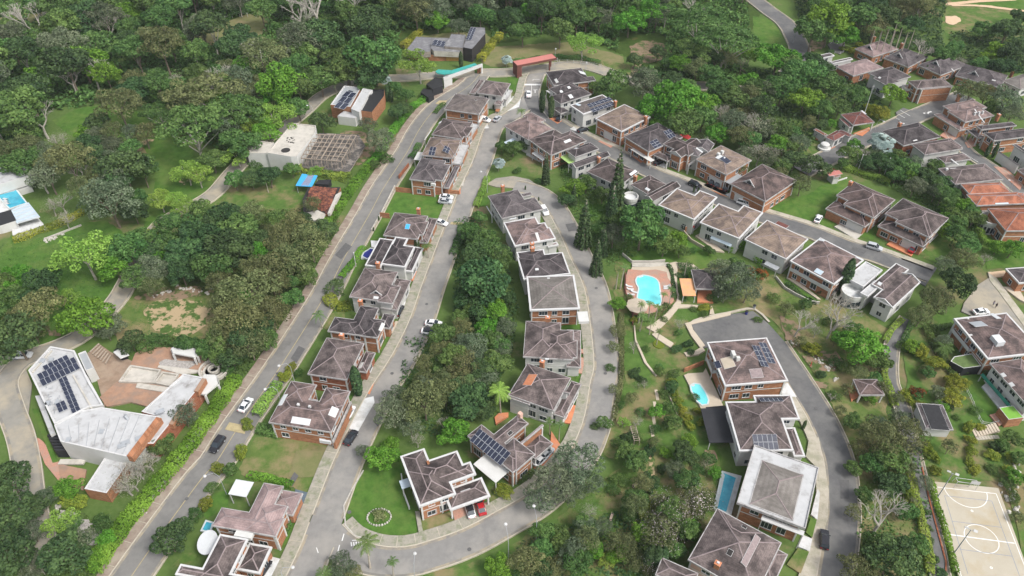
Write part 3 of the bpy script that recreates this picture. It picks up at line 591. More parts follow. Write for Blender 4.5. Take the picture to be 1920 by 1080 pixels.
# ---------------- houses ----------------
WINM={}
def winmesh(w_,h_,kind='w'):
    k=(w_,h_)
    if k not in WINM:
        a=MB(); t=0.09
        a.box(-w_/2-t,w_/2+t,-0.07,0.05,-t,0); a.box(-w_/2-t,w_/2+t,-0.07,0.05,h_,h_+t)
        a.box(-w_/2-t,-w_/2,-0.07,0.05,0,h_); a.box(w_/2,w_/2+t,-0.07,0.05,0,h_)
        nb=max(1,round(w_/0.75))
        for i in range(1,nb): x=-w_/2+w_*i/nb; a.box(x-0.035,x+0.035,-0.06,0.05,0,h_)
        a.box(-w_/2-t-0.05,w_/2+t+0.05,-0.16,0.04,-t-0.06,-t)
        b=MB(); b.box(-w_/2,w_/2,-0.02,0.0,0,h_)
        WINM[k]=(a.mesh('window_frame',[M['trim']]),b.mesh('window_pane',[M['glass']]))
    return WINM[k]
PANEL=None
def panelmesh():
    global PANEL
    if PANEL is None:
        a=MB(); a.box(-0.5,0.5,-0.82,0.82,0,0.04,1); a.box(-0.465,0.465,-0.785,0.785,0.04,0.05,0)
        PANEL=a.mesh('solar_panel',[M['pv'],M['pvframe']])
    return PANEL
def hip(mb,x0,x1,y0,y1,z,sl,typ='h',cap=1):
    w_,l_=x1-x0,y1-y0; xm,ym=(x0+x1)/2,(y0+y1)/2; h=min(w_,l_)/2*sl; k=min(w_,l_)/2
    c=[(x0,y0,z),(x1,y0,z),(x1,y1,z),(x0,y1,z)]
    g=0.0 if typ=='g' else k
    if (w_>=l_): r=[(x0+g,ym,z+h),(x1-g,ym,z+h)]; f=[(0,1,5,4),(2,3,4,5),(1,2,5),(3,0,4)]; hp=[(0,4),(3,4),(1,5),(2,5)]
    else: r=[(xm,y0+g,z+h),(xm,y1-g,z+h)]; f=[(0,1,4),(1,2,5,4),(2,3,5),(3,0,4,5)]; hp=[(0,4),(1,4),(2,5),(3,5)]
    if typ=='g': gf=[q for q in f if len(q)==3]; f=[q for q in f if len(q)==4]; mb.add(c+r,gf,2)
    mb.add(c+r,f,0)
    V=c+r
    def strip(a,b):
        a,b=Vector(a),Vector(b); d=(b-a)
        if d.length<0.3: return
        d.normalize(); n_=Vector((-d.y,d.x,0))
        if n_.length<1e-4: return
        n_=n_.normalized()*0.13
        mb.add([a-n_+Vector((0,0,0.02)),b-n_+Vector((0,0,0.02)),b+Vector((0,0,.10)),b+n_+Vector((0,0,0.02)),a+n_+Vector((0,0,0.02)),a+Vector((0,0,.10))],[(0,1,2,5),(5,2,3,4)],1)
    strip(V[4],V[5])
    if typ!='g':
        for a,b in hp: strip(V[a],V[b])
    return h
class House: pass
def house(T,ax,rects,tone,wall,label,feats=(),name='house',cat='house',slope=0.42,short=None,z0=-0.3,over=0.55,win=1,band=1,par=0.13,seed=0,cap=None):
    rng=random.Random(hash((ax,len(rects)))&0xffff if seed==0 else seed)
    rng=random.Random(int(ax[0]*7+ax[1]*13+ax[2]*3)+seed)
    zr0=rects[0][4]
    a=G(*tile(T,ax[0],ax[1]),zr0); b=G(*tile(T,ax[2],ax[3]),zr0)
    ang=math.atan2(b[1]-a[1],b[0]-a[0]); ca,sa=math.cos(ang),math.sin(ang)
    r0=rects[0]; p=G(*tile(T,r0[0],r0[1]),r0[4]); q=G(*tile(T,r0[2],r0[3]),r0[4]); o=(p+q)/2
    def loc(p): d=p-o; return np.array([d[0]*ca+d[1]*sa,-d[0]*sa+d[1]*ca])
    def lp(x,y,z): return loc(G(*tile(T,x,y),z))
    root=empty(name,(o[0],o[1],0),ang); tag(root,label,cat)
    cpx=tile(T,(r0[0]+r0[2])/2,(r0[1]+r0[3])/2)
    if short: LAND.append((cpx[0],cpx[1],short))
    RR=[]
    for i,r in enumerate(rects):
        A=lp(r[0],r[1],r[4]); B=lp(r[2],r[3],r[4]); typ=r[5] if len(r)>5 else 'h'
        RR.append([min(A[0],B[0]),max(A[0],B[0]),min(A[1],B[1]),max(A[1],B[1]),r[4]+i*0.013,typ])
    posts=[]; roof=MB(); walls=MB(); tr=MB(); fl=MB()
    for i,(x0,x1,y0,y1,z,typ) in enumerate(RR):
        e=i*0.011
        if typ in 'fF':
            tr.box(x0-e,x1+e,y0-e,y1+e,z-0.4,z); 
            fl.box(x0+par,x1-par,y0+par,y1-par,z,z+0.02,1 if typ=='F' else 0,bot=False)
            for q in ((x0-e,x0+par,y0-e,y1+e),(x1-par,x1+e,y0-e,y1+e),(x0+par,x1-par,y0-e,y0+par),(x0+par,x1-par,y1-par,y1+e)): tr.box(*q,z,z+0.28)
        else:
            ins=par+i*0.006
            if typ=='g': tr.box(x0-e,x1+e,y0-e,y1+e,z-0.3,z+0.0)
            else: tr.box(x0-e,x1+e,y0-e,y1+e,z-0.38,z+0.06)
            hip(roof,x0+ins,x1-ins,y0+ins,y1-ins,z+0.065 if typ!='g' else z+0.01,slope+i*0.004,'h' if typ=='c' else typ)
            if typ=='g':   # raking boards on the gable ends
                w_,l_=x1-x0,y1-y0; h=min(w_,l_)/2*slope
                for s_ in (0,1):
                    if w_>=l_: X=(x0,x1)[s_]; P_=[(X,y0,z),(X,(y0+y1)/2,z+h+.1),(X,y1,z)]
                    else: Y=(y0,y1)[s_]; P_=[(x0,Y,z),((x0+x1)/2,Y,z+h+.1),(x1,Y,z)]
                    for a_,b_ in ((P_[0],P_[1]),(P_[1],P_[2])): tr.bar(a_,b_,0.17)
        if typ=='c':
            for X in (x0+.35,x1-.35):
                for Y in (y0+.35,y1-.35): posts.append((X,Y,z))
        else:
            ov=over+i*0.017 if z>4.5 else 0.35+i*.017
            walls.box(x0+ov,x1-ov,y0+ov,y1-ov,z0,z-0.3,0,top=False,bot=False)
            if band and z>5:
                for q in ((x0+ov-.03,x1-ov+.03,y0+ov-.03,y0+ov),(x0+ov-.03,x1-ov+.03,y1-ov,y1-ov+.03),(x0+ov-.03,x0+ov,y0+ov,y1-ov),(x1-ov,x1-ov+.03,y0+ov,y1-ov)): walls.box(*q,3.0,3.25,1)
                if wall!='white':
                    for X in (x0+ov,x1-ov):
                        for Y in (y0+ov,y1-ov): walls.box(X-.16,X+.16,Y-.16,Y+.16,z0,z-.37,1)
    if roof.f: roof.build('roof',[TONE[tone],M['ridge'] if tone in 'ptwlrk' else M['ridged'],M['white']],root)
    if fl.f: fl.build('flat_roof',[M['flatwhite'],M['greymetal']],root)
    if tr.f: tr.build('eaves_trim',M['trim'] if par>.2 else M['trim2'],root)
    W=M[{'brick':'brick','white':'white','dark':'brickdark','pink':'pink'}[wall]]
    if walls.f: walls.build('wall',[W,M['white']],root)
    for X,Y,z in posts: mp=MB(); mp.box(-.17,.17,-.17,.17,z0,z-0.36); mp.build('post',M['white'],root,(X,Y,0))
    # windows on the walls one can see from around the camera
    def inside(x,y,z,skip):
        for j,(x0,x1,y0,y1,zz,ty) in enumerate(RR):
            if j!=skip and ty!='c' and zz>z and x0+.3<x<x1-.3 and y0+.3<y<y1-.3: return True
        return False
    if win:
        n=0
        for i,(x0,x1,y0,y1,z,typ) in enumerate(RR):
            if typ=='c': continue
            ov=over+i*0.017 if z>4.5 else 0.35+i*.017
            for (nx,ny,L,fx,fy,rz) in ((0,-1,x1-x0,None,y0+ov,0),(1,0,y1-y0,x1-ov,None,math.pi/2),(-1,0,y1-y0,x0+ov,None,-math.pi/2),(0,1,x1-x0,None,y1-ov,math.pi)):
                wn=(nx*ca-ny*sa,nx*sa+ny*ca); d=o/np.linalg.norm(o)
                if -(wn[0]*d[0]+wn[1]*d[1])<-0.25: continue
                k=int((L-2*ov-.6)//2.9)
                for lev in ((0.9,1.3),(3.95,1.25)):
                    if lev[0]+lev[1]>z-0.45: continue
                    for q in range(k):
                        t=-(k-1)/2+q; s_=t*2.9
                        if rng.random()<0.25*(1+ (wall=='brick')*0.25): continue
                        px_=(x0+x1)/2+s_ if fx is None else fx; py_=(y0+y1)/2+s_ if fy is None else fy
                        if inside(px_+nx*.5,py_+ny*.5,lev[0],i) or n>26: continue
                        ww=rng.choice([1.2,1.6,2.1]); 
                        fm,pm=winmesh(ww,lev[1] if lev[0]>2 or rng.random()<.6 else lev[1]+.6)
                        zz=lev[0] if fm.name.find('x')<0 else lev[0]
                        f=inst('window',fm,root,(px_+nx*0.02,py_+ny*0.02,zz),(0,0,rz)); inst('window_pane',pm,f,(0,-0.005,0)); n+=1
    # roof height function for things that sit on the roof
    def rz_(x,y):
        best=-1;slp=(0,0,1)
        for i,(x0,x1,y0,y1,z,typ) in enumerate(RR):
            if not(x0<=x<=x1 and y0<=y<=y1): continue
            if typ in 'fF': h=z+0.02; g=(0,0)
            else:
                ds=[(x-x0-par,(1,0)),(x1-par-x,(-1,0)),(y-y0-par,(0,1)),(y1-par-y,(0,-1))]
                if typ=='g': ds=ds[2:] if (x1-x0)>=(y1-y0) else ds[:2]
                d=min(ds,key=lambda t:t[0]); h=z+.065+max(0,d[0])*slope; g=(d[1][0]*slope,d[1][1]*slope)
            if h>best: best=h; slp=(-g[0],-g[1],1)
        return best,slp
    def onroof(x,y):
        z=zr0+1
        for _ in range(8):
            p=lp(x,y,z); h,s_=rz_(p[0],p[1])
            if h<0: h=zr0; s_=(0,0,1)
            z=(z+h)/2 if _<4 else h
        return p,h,Vector(s_).normalized()
    for ft in feats:
        k=ft[0]
        if k=='solar':
            _,x,y,cols,rows,dirn=ft[:6]; p,h,n_=onroof(x,y)
            base=Vector((1,0,0)) if dirn=='u' else Vector((0,1,0))
            X=(base-n_*base.dot(n_)).normalized(); Y=n_.cross(X)
            Mx=Matrix((X,Y,n_)).transposed().to_4x4(); Mx.translation=Vector((p[0],p[1],h))+n_*0.10
            fr=MB()
            for j in (-1,1): fr.box(-cols*.53,cols*.53,j*rows*.45-.03,j*rows*.45+.03,-0.1,0.0)
            ar=fr.build('solar_array',M['pvframe'],root); ar.matrix_local=Mx
            for cx in range(cols):
                for cy in range(rows):
                    if len(ft)>6 and (cx,cy) in ft[6]: continue
                    inst('solar_panel',panelmesh(),ar,((cx-(cols-1)/2)*1.04,(cy-(rows-1)/2)*1.70,0))
        elif k=='sky':
            _,x,y,w_,l_=ft[:5]; p,h,n_=onroof(x,y); m_=M[ft[5]] if len(ft)>5 else M['skylight']
            X=(Vector((1,0,0))-n_*n_.x).normalized(); Y=n_.cross(X); Mx=Matrix((X,Y,n_)).transposed().to_4x4(); Mx.translation=Vector((p[0],p[1],h))+n_*0.02
            s_=MB(); s_.box(-w_/2,w_/2,-l_/2,l_/2,0,0.1,0); s_.box(-w_/2-.06,w_/2+.06,-l_/2-.06,l_/2+.06,0,0.06,1); s_=s_.build('skylight',[m_,M['trim']],root); s_.matrix_local=Mx
        elif k=='chim':
            p,h,n_=onroof(ft[1],ft[2]); s_=MB(); s_.box(p[0]-.5,p[0]+.5,p[1]-.4,p[1]+.4,h-1.2,h+1.3,0); s_.box(p[0]-.6,p[0]+.6,p[1]-.5,p[1]+.5,h+1.3,h+1.42,1); s_.box(p[0]-.25,p[0]+.25,p[1]-.2,p[1]+.2,h+1.42,h+1.7,2)
            s_.build('chimney',[M['brick'],M['terracotta'],M['trim']],root)
        elif k=='dorm':
            p,h,n_=onroof(ft[1],ft[2]); sc_=ft[3] if len(ft)>3 else 1; 
            dn=Vector((n_.x,n_.y,0)); dn=dn.normalized() if dn.length>.01 else Vector((0,-1,0)); an=math.atan2(dn.x,-dn.y)
            s_=MB(); W_=1.5*sc_; H=1.25*sc_; D=2.6*sc_
            s_.add([(-W_,0,-.1),(W_,0,-.1),(0,0,H),(-W_,D,-.1),(W_,D,-.1),(0,D,H)],[(0,1,2)],1); s_.add([(-W_-.2,-.15,-.18),(0,-.15,H+.12),(0,D,H+.12),(-W_-.2,D,-.18)],[(0,1,2,3)],0); s_.add([(W_+.2,-.15,-.18),(0,-.15,H+.12),(0,D,H+.12),(W_+.2,D,-.18)],[(3,2,1,0)],0)
            s_.bar((-W_-.2,-.17,-.14),(0,-.17,H+.12),.11,1); s_.bar((W_+.2,-.17,-.14),(0,-.17,H+.12),.11,1)
            s_.add([(-W_*.4,-.03,.05),(W_*.4,-.03,.05),(W_*.4,-.03,.4*H),(0,-.03,.7*H),(-W_*.4,-.03,.4*H)],[(0,1,2,3,4)],2)
            d_=s_.build('dormer',[TONE[tone],M['trim'],M['glass']],root); d_.location=(p[0],p[1],h); d_.rotation_euler=(0,0,an)
        elif k=='box':
            _,x,y,w_,l_,hh,m_,nm=ft; p,h,n_=onroof(x,y); s_=MB(); s_.box(p[0]-w_/2,p[0]+w_/2,p[1]-l_/2,p[1]+l_/2,h-.8,h+hh); s_.build(nm,M[m_],root)
        elif k in('slab','awn'):   # flat or sloping canopy / balcony, with posts
            _,x1_,y1_,x2_,y2_,z,m_,nm=ft[:8]; A=lp(x1_,y1_,z); B=lp(x2_,y2_,z); X0,X1=sorted((A[0],B[0])); Y0,Y1=sorted((A[1],B[1]))
            s_=MB(); dz=0.5 if k=='awn' else 0
            s_.add([(X0,Y0,z-dz),(X1,Y0,z-dz),(X1,Y1,z),(X0,Y1,z),(X0,Y0,z-dz-.14),(X1,Y0,z-dz-.14),(X1,Y1,z-.14),(X0,Y1,z-.14)],[(0,1,2,3),(7,6,5,4),(0,4,5,1),(1,5,6,2),(2,6,7,3),(3,7,4,0)],0)
            if nm=='balcony':
                for q in ((X0,X1,Y0,Y0+.12),(X0,X0+.12,Y0,Y1),(X1-.12,X1,Y0,Y1)): s_.box(*q,z,z+.9,1)
            for X in (X0+.2,X1-.2): s_.box(X-.08,X+.08,Y0+.12,Y0+.28,z0,z-dz-.13,1)
            s_.build(nm,[M[m_],M['trim']],root)
        elif k=='garage':
            _,x,y,w_=ft; A=lp(x,y,1.2); best=None   # snap to the nearest wall face
            for i,(x0,x1,y0,y1,z,typ) in enumerate(RR):
                if typ=='c': continue
                ov=over+i*0.017 if z>4.5 else 0.35+i*.017
                for (nx,ny,fx,fy,rz) in ((0,-1,None,y0+ov,0),(1,0,x1-ov,None,math.pi/2),(-1,0,x0+ov,None,-math.pi/2)):
                    px_=A[0] if fx is None else fx; py_=A[1] if fy is None else fy
                    if not(x0<=px_<=x1 and y0<=py_<=y1): continue
                    d=abs(px_-A[0])+abs(py_-A[1])
                    if best is None or d<best[0]: best=(d,px_,py_,nx,ny,rz)
            if best:
                d,px_,py_,nx,ny,rz=best; s_=MB(); s_.box(-w_/2,w_/2,-.06,.02,0.3,2.7,0); s_.box(-w_/2-.15,w_/2+.15,-.10,.0,2.7,2.9,1)
                for j in range(1,5): s_.box(-w_/2,w_/2,-.075,-.06,.3+j*.48,.33+j*.48,1)
                g_=s_.build('garage_door',[M['white'],M['trim']],root); g_.location=(px_+nx*.01,py_+ny*.01,0); g_.rotation_euler=(0,0,rz)
    return root
H=house
def FD(T,x1,y1,x2,y2,x3,y3,z,typ=None,gap=0.0):
    'rectangle with front edge 1-2 whose back line passes through 3; gap trims both ends'
    a,b,c=(G(*tile(T,*p),z) for p in ((x1,y1),(x2,y2),(x3,y3))); u=(b-a)/np.linalg.norm(b-a); v=np.array([-u[1],u[0]]); d=(c-a)@v; a=a+u*gap; b=b-u*gap; q=b+v*d
    def back(p):
        zc=p[1]*_c+(CH-z)*_s; yc=p[1]*_s-(CH-z)*_c; X=960+FPX*p[0]/zc; Y=540-FPX*yc/zc; return ((X-T[0])*T[2],(Y-T[1])*T[2])
    A=back(a); Q=back(q); return (A[0],A[1],Q[0],Q[1],z)+((typ,) if typ else ())
AXr=(555,450,940,505)
H(TA,AXr,[(925,265,1305,160,6),(840,268,1010,125,5.2),(1180,335,1325,240,3.4,'f'),(1120,390,1230,350,3.3)],'k','white','white rendered two storey house nearest the avenue entrance gate, mauve roof with pale parapets',[('slab',1130,470,1210,410,1.4,'brick','entrance_wall')],short='the white house by the entrance gate')
H(TA,AXr,[(555,450,1065,330,6.3),(690,282,1040,320,6.3)],'g','brick','brick house with one big plain grey brown roof beside the bend of the street',[('sky',910,345,.8,.6,'dark'),('slab',930,595,1010,520,3.0,'white','carport')],slope=.24,short='the big plain grey brown roof')
H(TA,AXr,[(415,735,880,600,6),(685,742,885,650,6),(745,835,945,625,3.4,'f')],'k','brick','brick house with plum roof and a white flat terrace on its street side',[('sky',510,600,.7,1.2),('slab',330,790,420,680,3,'white','canopy')],short='the plum roof with white terrace')
H(TA,(300,965,500,985),[(300,965,745,795,6),(478,945,740,830,6),(600,1060,835,855,3.4,'f')],'t','brick','brick house with tan roof carrying two small square solar arrays',[('solar',425,922,2,2,'u'),('solar',582,905,2,2,'u'),('slab',215,1015,335,935,3,'white','canopy')],short='the tan roof with two small solar arrays')
H(TB,(525,392,655,408),[(525,395,938,187,6),(612,378,990,235,6.05),(910,490,1090,255,3.4)],'d','brick','charcoal roof brick house directly above the green lawn with two parked white cars',[('box',795,445,1.4,.6,.01,'white','balcony_door')],short='the charcoal roof above the two white cars')
H(TC,(470,368,715,395),[(470,368,975,150,6),(597,330,985,215,6.05),(865,445,1085,182,3.5)],'k','brick','brick house with plum roof and a blue solar water heater, just below the green lawn',[('sky',745,270,1.2,1.6,'bluesheet'),('chim',870,110),('slab',980,420,1060,200,3,'white','terrace')],short='the roof with blue water heater')
H(TC,(440,690,740,730),[(440,690,830,495,6),(265,705,600,420,6),(520,560,752,405,6),(695,765,925,510,3.5)],'d','white','charcoal roof house with thick white parapets beside a tiny navy covered pool',[('chim',415,720)],par=.4,short='the charcoal roof with thick white parapets')
H(TD,(568,218,1035,283),[(568,218,1120,-60,6),(880,275,1150,100,6),(915,345,1265,35,3.5)],'k','white','white walled house with mauve roof and tiny gabled dormer, above the cross shaped roof',[('dorm',875,185,.9),('sky',870,230,1.2,.6)],short='the roof with tiny white dormer')
H(TD,(545,635,890,682),[(540,632,905,345,5.8),(325,605,720,488,5.8),(700,658,978,485,5.8),(890,560,1090,425,3.5)],'d','brick','brick house with cross shaped charcoal roof and a low wing pointing to the avenue',[('chim',700,305),('sky',935,560,.8,2.6,'white')],short='the cross shaped charcoal roof')
H(TD,(98,1088,426,1138),[(98,1088,740,740,6),(650,1055,865,848,3.5),(500,1085,650,970,5.0,'f')],'k','dark','red brick house with grey mauve roof behind a tall leaning cypress',[('sky',690,915,.7,1.8,'white'),('chim',490,690)],short='the mauve roof behind the tall cypress')
H(Th,(125,605,750,705),[(125,605,890,430,5.8),(355,185,500,455,5.8),(955,290,602,475,5.8),(375,440,625,385,5.6,'F'),(785,805,955,400,3.4,'f')],'p','brick','brick house with U shaped rosy roof and white skylights above the dry lawn',[('sky',455,592,4.2,1.4),('sky',785,500,1.6,2.4),('sky',275,378,1.0,3.2,'skylight'),('box',430,435,.5,.5,.6,'trim','vent'),('box',545,455,.5,.5,.6,'trim','vent'),('box',700,790,2.5,.4,.1,'trim','planter')],short='the U shaped rosy roof')
H(TE,(525,570,1150,680),[(525,572,1262,495,5.8),(820,600,1252,170,5.8),(852,625,1298,375,5.8),(1345,470,1180,200,3.5)],'l','brick','pale rose roof brick house with a square white canopy by the avenue shrubs',[('slab',690,250,950,130,3.6,'skylight','canopy'),('box',850,650,3.5,1.5,.01,'white','patio_wall')],short='the pale rose roof')
H(TE,(525,570,1150,680),[(370,1110,895,705,5.8),(210,958,870,1200,5.8),(905,745,1010,1060,3.5)],'k','brick','plum roof house with white parapets and round canopy, cut by the bottom edge',[],par=.4,short='the house at the bottom edge')
H(TF,(255,890,495,805),[(255,890,415,540,5.8),(255,888,292,465,5.8),(300,782,530,482,5.8),(300,780,625,562,5.8),(480,915,706,676,3.6,'c')],'k','brick','corner lot brick house with zigzag white bordered roof and two cars in its carport',[('sky',590,770,2.0,.3,'trim'),('slab',130,760,200,670,3,'bluegrey','canopy'),('box',320,575,.5,.8,.5,'brick','chimney')],par=.42,short='the white bordered corner house')
H(TF,(610,385,930,645),[(705,292,932,643,5.8),(690,450,1045,285,5.8),(1155,300,850,540,5.8),(1095,510,800,505,5.8),(1120,355,1095,545,3.5,'c')],'k','brick','brick house with one long solar array along its eave and a terracotta forecourt',[('solar',768,455,9,2,'u'),('sky',912,355,.7,1.1,'dark'),('slab',745,497,808,715,4.2,'white','annex_roof'),('box',985,235,.9,.9,1.2,'pink','chimney')],short='the house with the long solar array')
H(TH,(200,437,635,458),[(200,437,550,122,6),(350,450,665,195,6),(340,430,700,285,6),(598,530,732,195,3.6)],'k','white','white walled house with plum grey roof below the plain brown square roof',[('chim',425,110),('sky',420,458,.8,.4)],short='the plum roof with white walls')
H(TH,(195,835,480,935),[(240,497,480,935,6),(400,700,630,768,6),(125,682,260,880,5.6),(738,690,480,965,3.6)],'k','white','white walled house whose grey roof has a terracotta light well cut into it',[('sky',265,650,2.2,3.6,'terracotta'),('chim',375,515)],short='the roof with terracotta light well')
H(tt(2,1),(105,665,380,655),[(100,667,350,466,6.2)],'w','brick','orange brick house with a large square stone coloured roof on the curved street',[('sky',205,485,.6,.5,'trim'),('box',400,700,2.6,3.6,.01,'white','car_shelter')],slope=.2,par=.5,short='the square stone coloured roof')
H(tt(2,1),(75,492,325,462),[(65,492,285,338,6),(70,490,178,322,6)],'d','white','white house with charcoal zigzag roof between the pink roof and the square stone roof',[('chim',115,335),('sky',140,435,.8,.5)],par=.4,short='the charcoal zigzag roof')
H(TG,(510,790,900,718),[(510,790,745,462,6),(510,792,905,577,6),(560,780,852,522,6),(390,560,500,700,5.4,'f'),(885,800,985,742,3.5)],'p','white','white house with rosy roof and white roof terrace, second from the cul de sac',[('sky',770,690,.7,3.0,'white'),('chim',705,800)],par=.4,short='the white roof terrace')
H(TG,(365,480,820,378),[(365,480,545,152,6),(365,478,738,240,6),(600,235,690,180,3.4)],'d','white','mauve and charcoal roof house at the head of the curved street, white van beside it',[('sky',490,480,2,.3,'skylight'),('chim',375,150),('slab',190,340,260,440,3,'skylight','terrace')],short='the house at the head of the curved street')
H(TI,(650,305,940,272),[(650,302,960,105,5.8),(760,285,1092,197,5.8),(590,225,700,300,4.5)],'d','brick','long charcoal roof house right behind the red gatehouse roof',[('sky',970,160,2.6,2.2),('sky',680,250,.9,3,'white')],short='the charcoal roof behind the gatehouse')
AXn=(860,520,1075,665)
H(TI,AXn,[(600,425,1075,397,5.8),(590,340,960,340,5.8),(640,560,820,590,3.4,'c')],'d','white','charcoal roof white house with three little skylights, second house from the gatehouse',[('sky',735,370,1,1),('sky',820,325,1,1),('sky',840,425,1.6,1.4),('slab',560,360,650,400,3,'white','canopy')],short='the roof with three little skylights')
H(TI,AXn,[(830,525,1352,500,6.2)],'g','white','white walled house with two long solar arrays on a low grey brown roof',[('solar',1165,492,2,6,'u'),('solar',1200,545,2,6,'u'),('sky',925,520,2,1.2,'bluegrey'),('chim',1340,515)],slope=.15,par=.5,short='the roof with two long solar arrays')
H(TK,(215,315,505,462),[FD(TK,215,312,505,462,555,155,6.2)],'t','brick','brick house with plain tan roof and a brick paved double garage',[('chim',780,330),('garage',330,540,4)],slope=.2,par=.35,short='the plain tan roof')
H(TK,(535,515,820,690),[FD(TK,535,515,820,690,860,325,5.6,None,.1)],'d','brick','charcoal roof house with white portico, small solar array and orange porch floor',[('solar',1052,488,3,2,'v'),('solar',895,600,3,2,'u'),('slab',660,640,840,800,3.3,'white','porch')],short='the charcoal roof with orange porch')
H(TK,(1035,680,1240,775),[(975,600,1405,650,6),(1045,688,1420,603,6,'g'),(865,720,1090,760,3.5,'c')],'k','brick','brick house with a white pointed gable window facing the upper street',[('slab',1260,850,1340,800,3.2,'trim','balcony')],short='the white gable window')
H(TL,(180,330,290,360),[(235,290,478,243,5.8,'g'),(100,330,360,300,5.6)],'d','white','dark gabled rear wing behind the pointed gable house, white raking edges',[('sky',310,310,2.5,.8)],name='house')
H(TL,(265,415,605,590),[FD(TL,265,412,605,590,550,250,6.2)],'t','brick','brick house with tan roof and a square glazed opening with two white tanks on top',[('sky',600,420,3.0,2.4,'pv'),('sky',545,395,2.4,2.0,'skylight'),('box',520,372,.9,.9,1.0,'white','water_tank'),('box',560,352,.9,.9,1.2,'white','water_tank'),('garage',480,680,5)],slope=.22,short='the tan roof with two white tanks')
H(TL,(655,685,1050,885),[FD(TL,655,687,1052,888,975,445,5.6)],'p','brick','rosy roof house with one white dormer at the end of the upper street row',[('dorm',865,690,1.3),('slab',600,665,790,600,3.6,'greymetal','carport'),('garage',800,830,3)],short='the rosy roof with one white dormer')
H(TJ,(85,215,345,365),[(85,217,640,250,6),(300,100,560,150,5.8)],'p','white','white house with rosy roof at the corner facing the gate street',[('slab',85,400,240,370,3,'bluegrey','terrace')],short='the rosy corner roof by the gate street')
H(TJ,(360,365,620,545),[FD(TJ,362,368,622,548,640,240,6),FD(TJ,440,425,622,548,800,245,6)],'k','brick','mauve roof brick house with one white skylight, next to the corner rosy roof',[('sky',805,388,.9,2.6),('slab',400,520,560,590,2.8,'drive','terrace')],short='the mauve roof with white skylight')
H(TJ,(835,640,925,710),[(835,642,1285,550,5.8,'g'),(790,495,1160,475,5.8)],'d','white','charcoal gabled house with a lime green glass canopy',[('slab',715,560,930,600,3.6,'greenglass','canopy'),('chim',1155,610),('sky',900,470,1.2,1,'skylight')],short='the house with green glass canopy')
H(TM,(240,252,600,418),[FD(TM,240,252,600,418,570,140,6)],'k','white','mauve roof house with a slanting white skylight behind the tallest araucaria',[('sky',762,265,.8,3.2),('slab',270,330,390,400,3,'brick','balcony'),('chim',785,340)],short='the roof behind the tallest araucaria')
H(TM,(735,395,880,480),[(735,397,1140,395,6),(885,528,1298,418,6,'g')],'k','white','mauve roof house with a round white turret balcony',[('sky',925,450,1.5,.8,'skylight')],short='the house with the round white turret')
AXs=(65,217,405,357)
H(TN,AXs,[FD(TN,65,217,405,357,285,80,6,None,.12),FD(TN,230,285,405,357,510,105,6,None,.13)],'t','white','brown stepped roof house with a bright red awning above the pool park',[('awn',205,330,405,410,3.0,'redawn','awning'),('slab',80,290,200,330,3.0,'brickdark','balcony')],slope=.3,par=.4,short='the roof with red awning')
H(TN,AXs,[FD(TN,445,377,820,532,670,220,6,None,.12),FD(TN,625,452,820,532,910,240,6,None,.13)],'t','white','brown stepped roof house with a pale blue awning, right of the red awning',[('awn',560,500,740,590,3.0,'bluegrey','awning')],slope=.3,par=.4,short='the roof with blue awning')
H(TN,(855,530,1255,722),[FD(TN,858,532,1250,722,1110,372,6,None,.12)],'t','white','wide tan roof house with a patched rectangle and a grey lean to',[('sky',1210,400,3.4,1.6,'rust'),('slab',1040,760,1190,790,3.0,'greymetal','canopy')],slope=.26,par=.3,short='the wide tan roof')
H(TO,(50,337,465,562),[FD(TO,50,337,465,562,325,120,6,None,.1)],'p','brick','rosy roof house with white rear balcony and three small pale roof panels',[('sky',345,150,1.8,.9),('sky',690,318,1.8,.9),('sky',320,440,2,1.4,'bluegrey'),('slab',45,420,420,620,3.2,'trim','balcony')],slope=.32,par=.4,short='the rosy roof with white rear balcony')
H(TO,(50,337,465,562),[(820,675,1255,540,5.8,'g'),(805,555,1150,420,5.8),(570,500,905,430,5.4,'f'),(700,640,900,560,5.2,'f')],'k','white','white house with flat white roof terraces and a brown gable, last on the dead end',[('sky',880,550,.9,.9)],par=.3,short='the white roofed dead end house')
H(Tj,(305,318,625,468),[(395,207,895,245,6),(455,282,893,247,6),(305,320,730,400,3.5)],'p','brick','rosy stepped roof house with white garage door, white car on the grass beside it',[('garage',550,480,5),('chim',510,125)],short='the rosy stepped roof with garage')
H(Tj,(305,318,625,468),[(805,362,1350,402,6),(890,432,1348,404,6),(745,467,1210,568,3.5)],'k','brick','large charcoal and mauve roof house with a red car in its porch garage',[('garage',1000,640,4)],short='the large mauve roof')
# upper right quarter
H(TQ,(495,185,760,310),[(495,187,990,190,3.7)],'l','brick','pale rose roof house with white dormer at the top end of the hill row',[('dorm',655,185,1.1),('chim',708,90)],slope=.36,short='the pale rose roof at the hilltop')
H(TQ,(820,290,1140,410),[(820,292,1325,280,3.7)],'d','brick','charcoal roof house with white dormer, second in the hill row',[('dorm',985,275,1.2),('chim',1020,165)],short='the second roof of the hill row')
H(TR,(245,370,570,515),[(245,372,815,372,3.7)],'d','brick','charcoal roof house with white dormer, third in the hill row behind two cypresses',[('dorm',440,365,1.2),('chim',435,245),('sky',640,430,1.6,.3,'white')],short='the third roof of the hill row')
H(TR,(665,490,1080,600),[(665,492,1262,488,3.7)],'d','brick','charcoal roof house with white dormer, fourth in the hill row',[('dorm',870,480,1.2),('chim',875,350),('sky',1100,545,1.2,.4,'white')],short='the fourth roof of the hill row')
H(TR,(1190,545,1350,620),[(1190,548,1640,570,3.7)],'w','white','light grey roof house at the right edge, last of the hill row',[('chim',1300,480)],short='the light grey roof at the right edge')
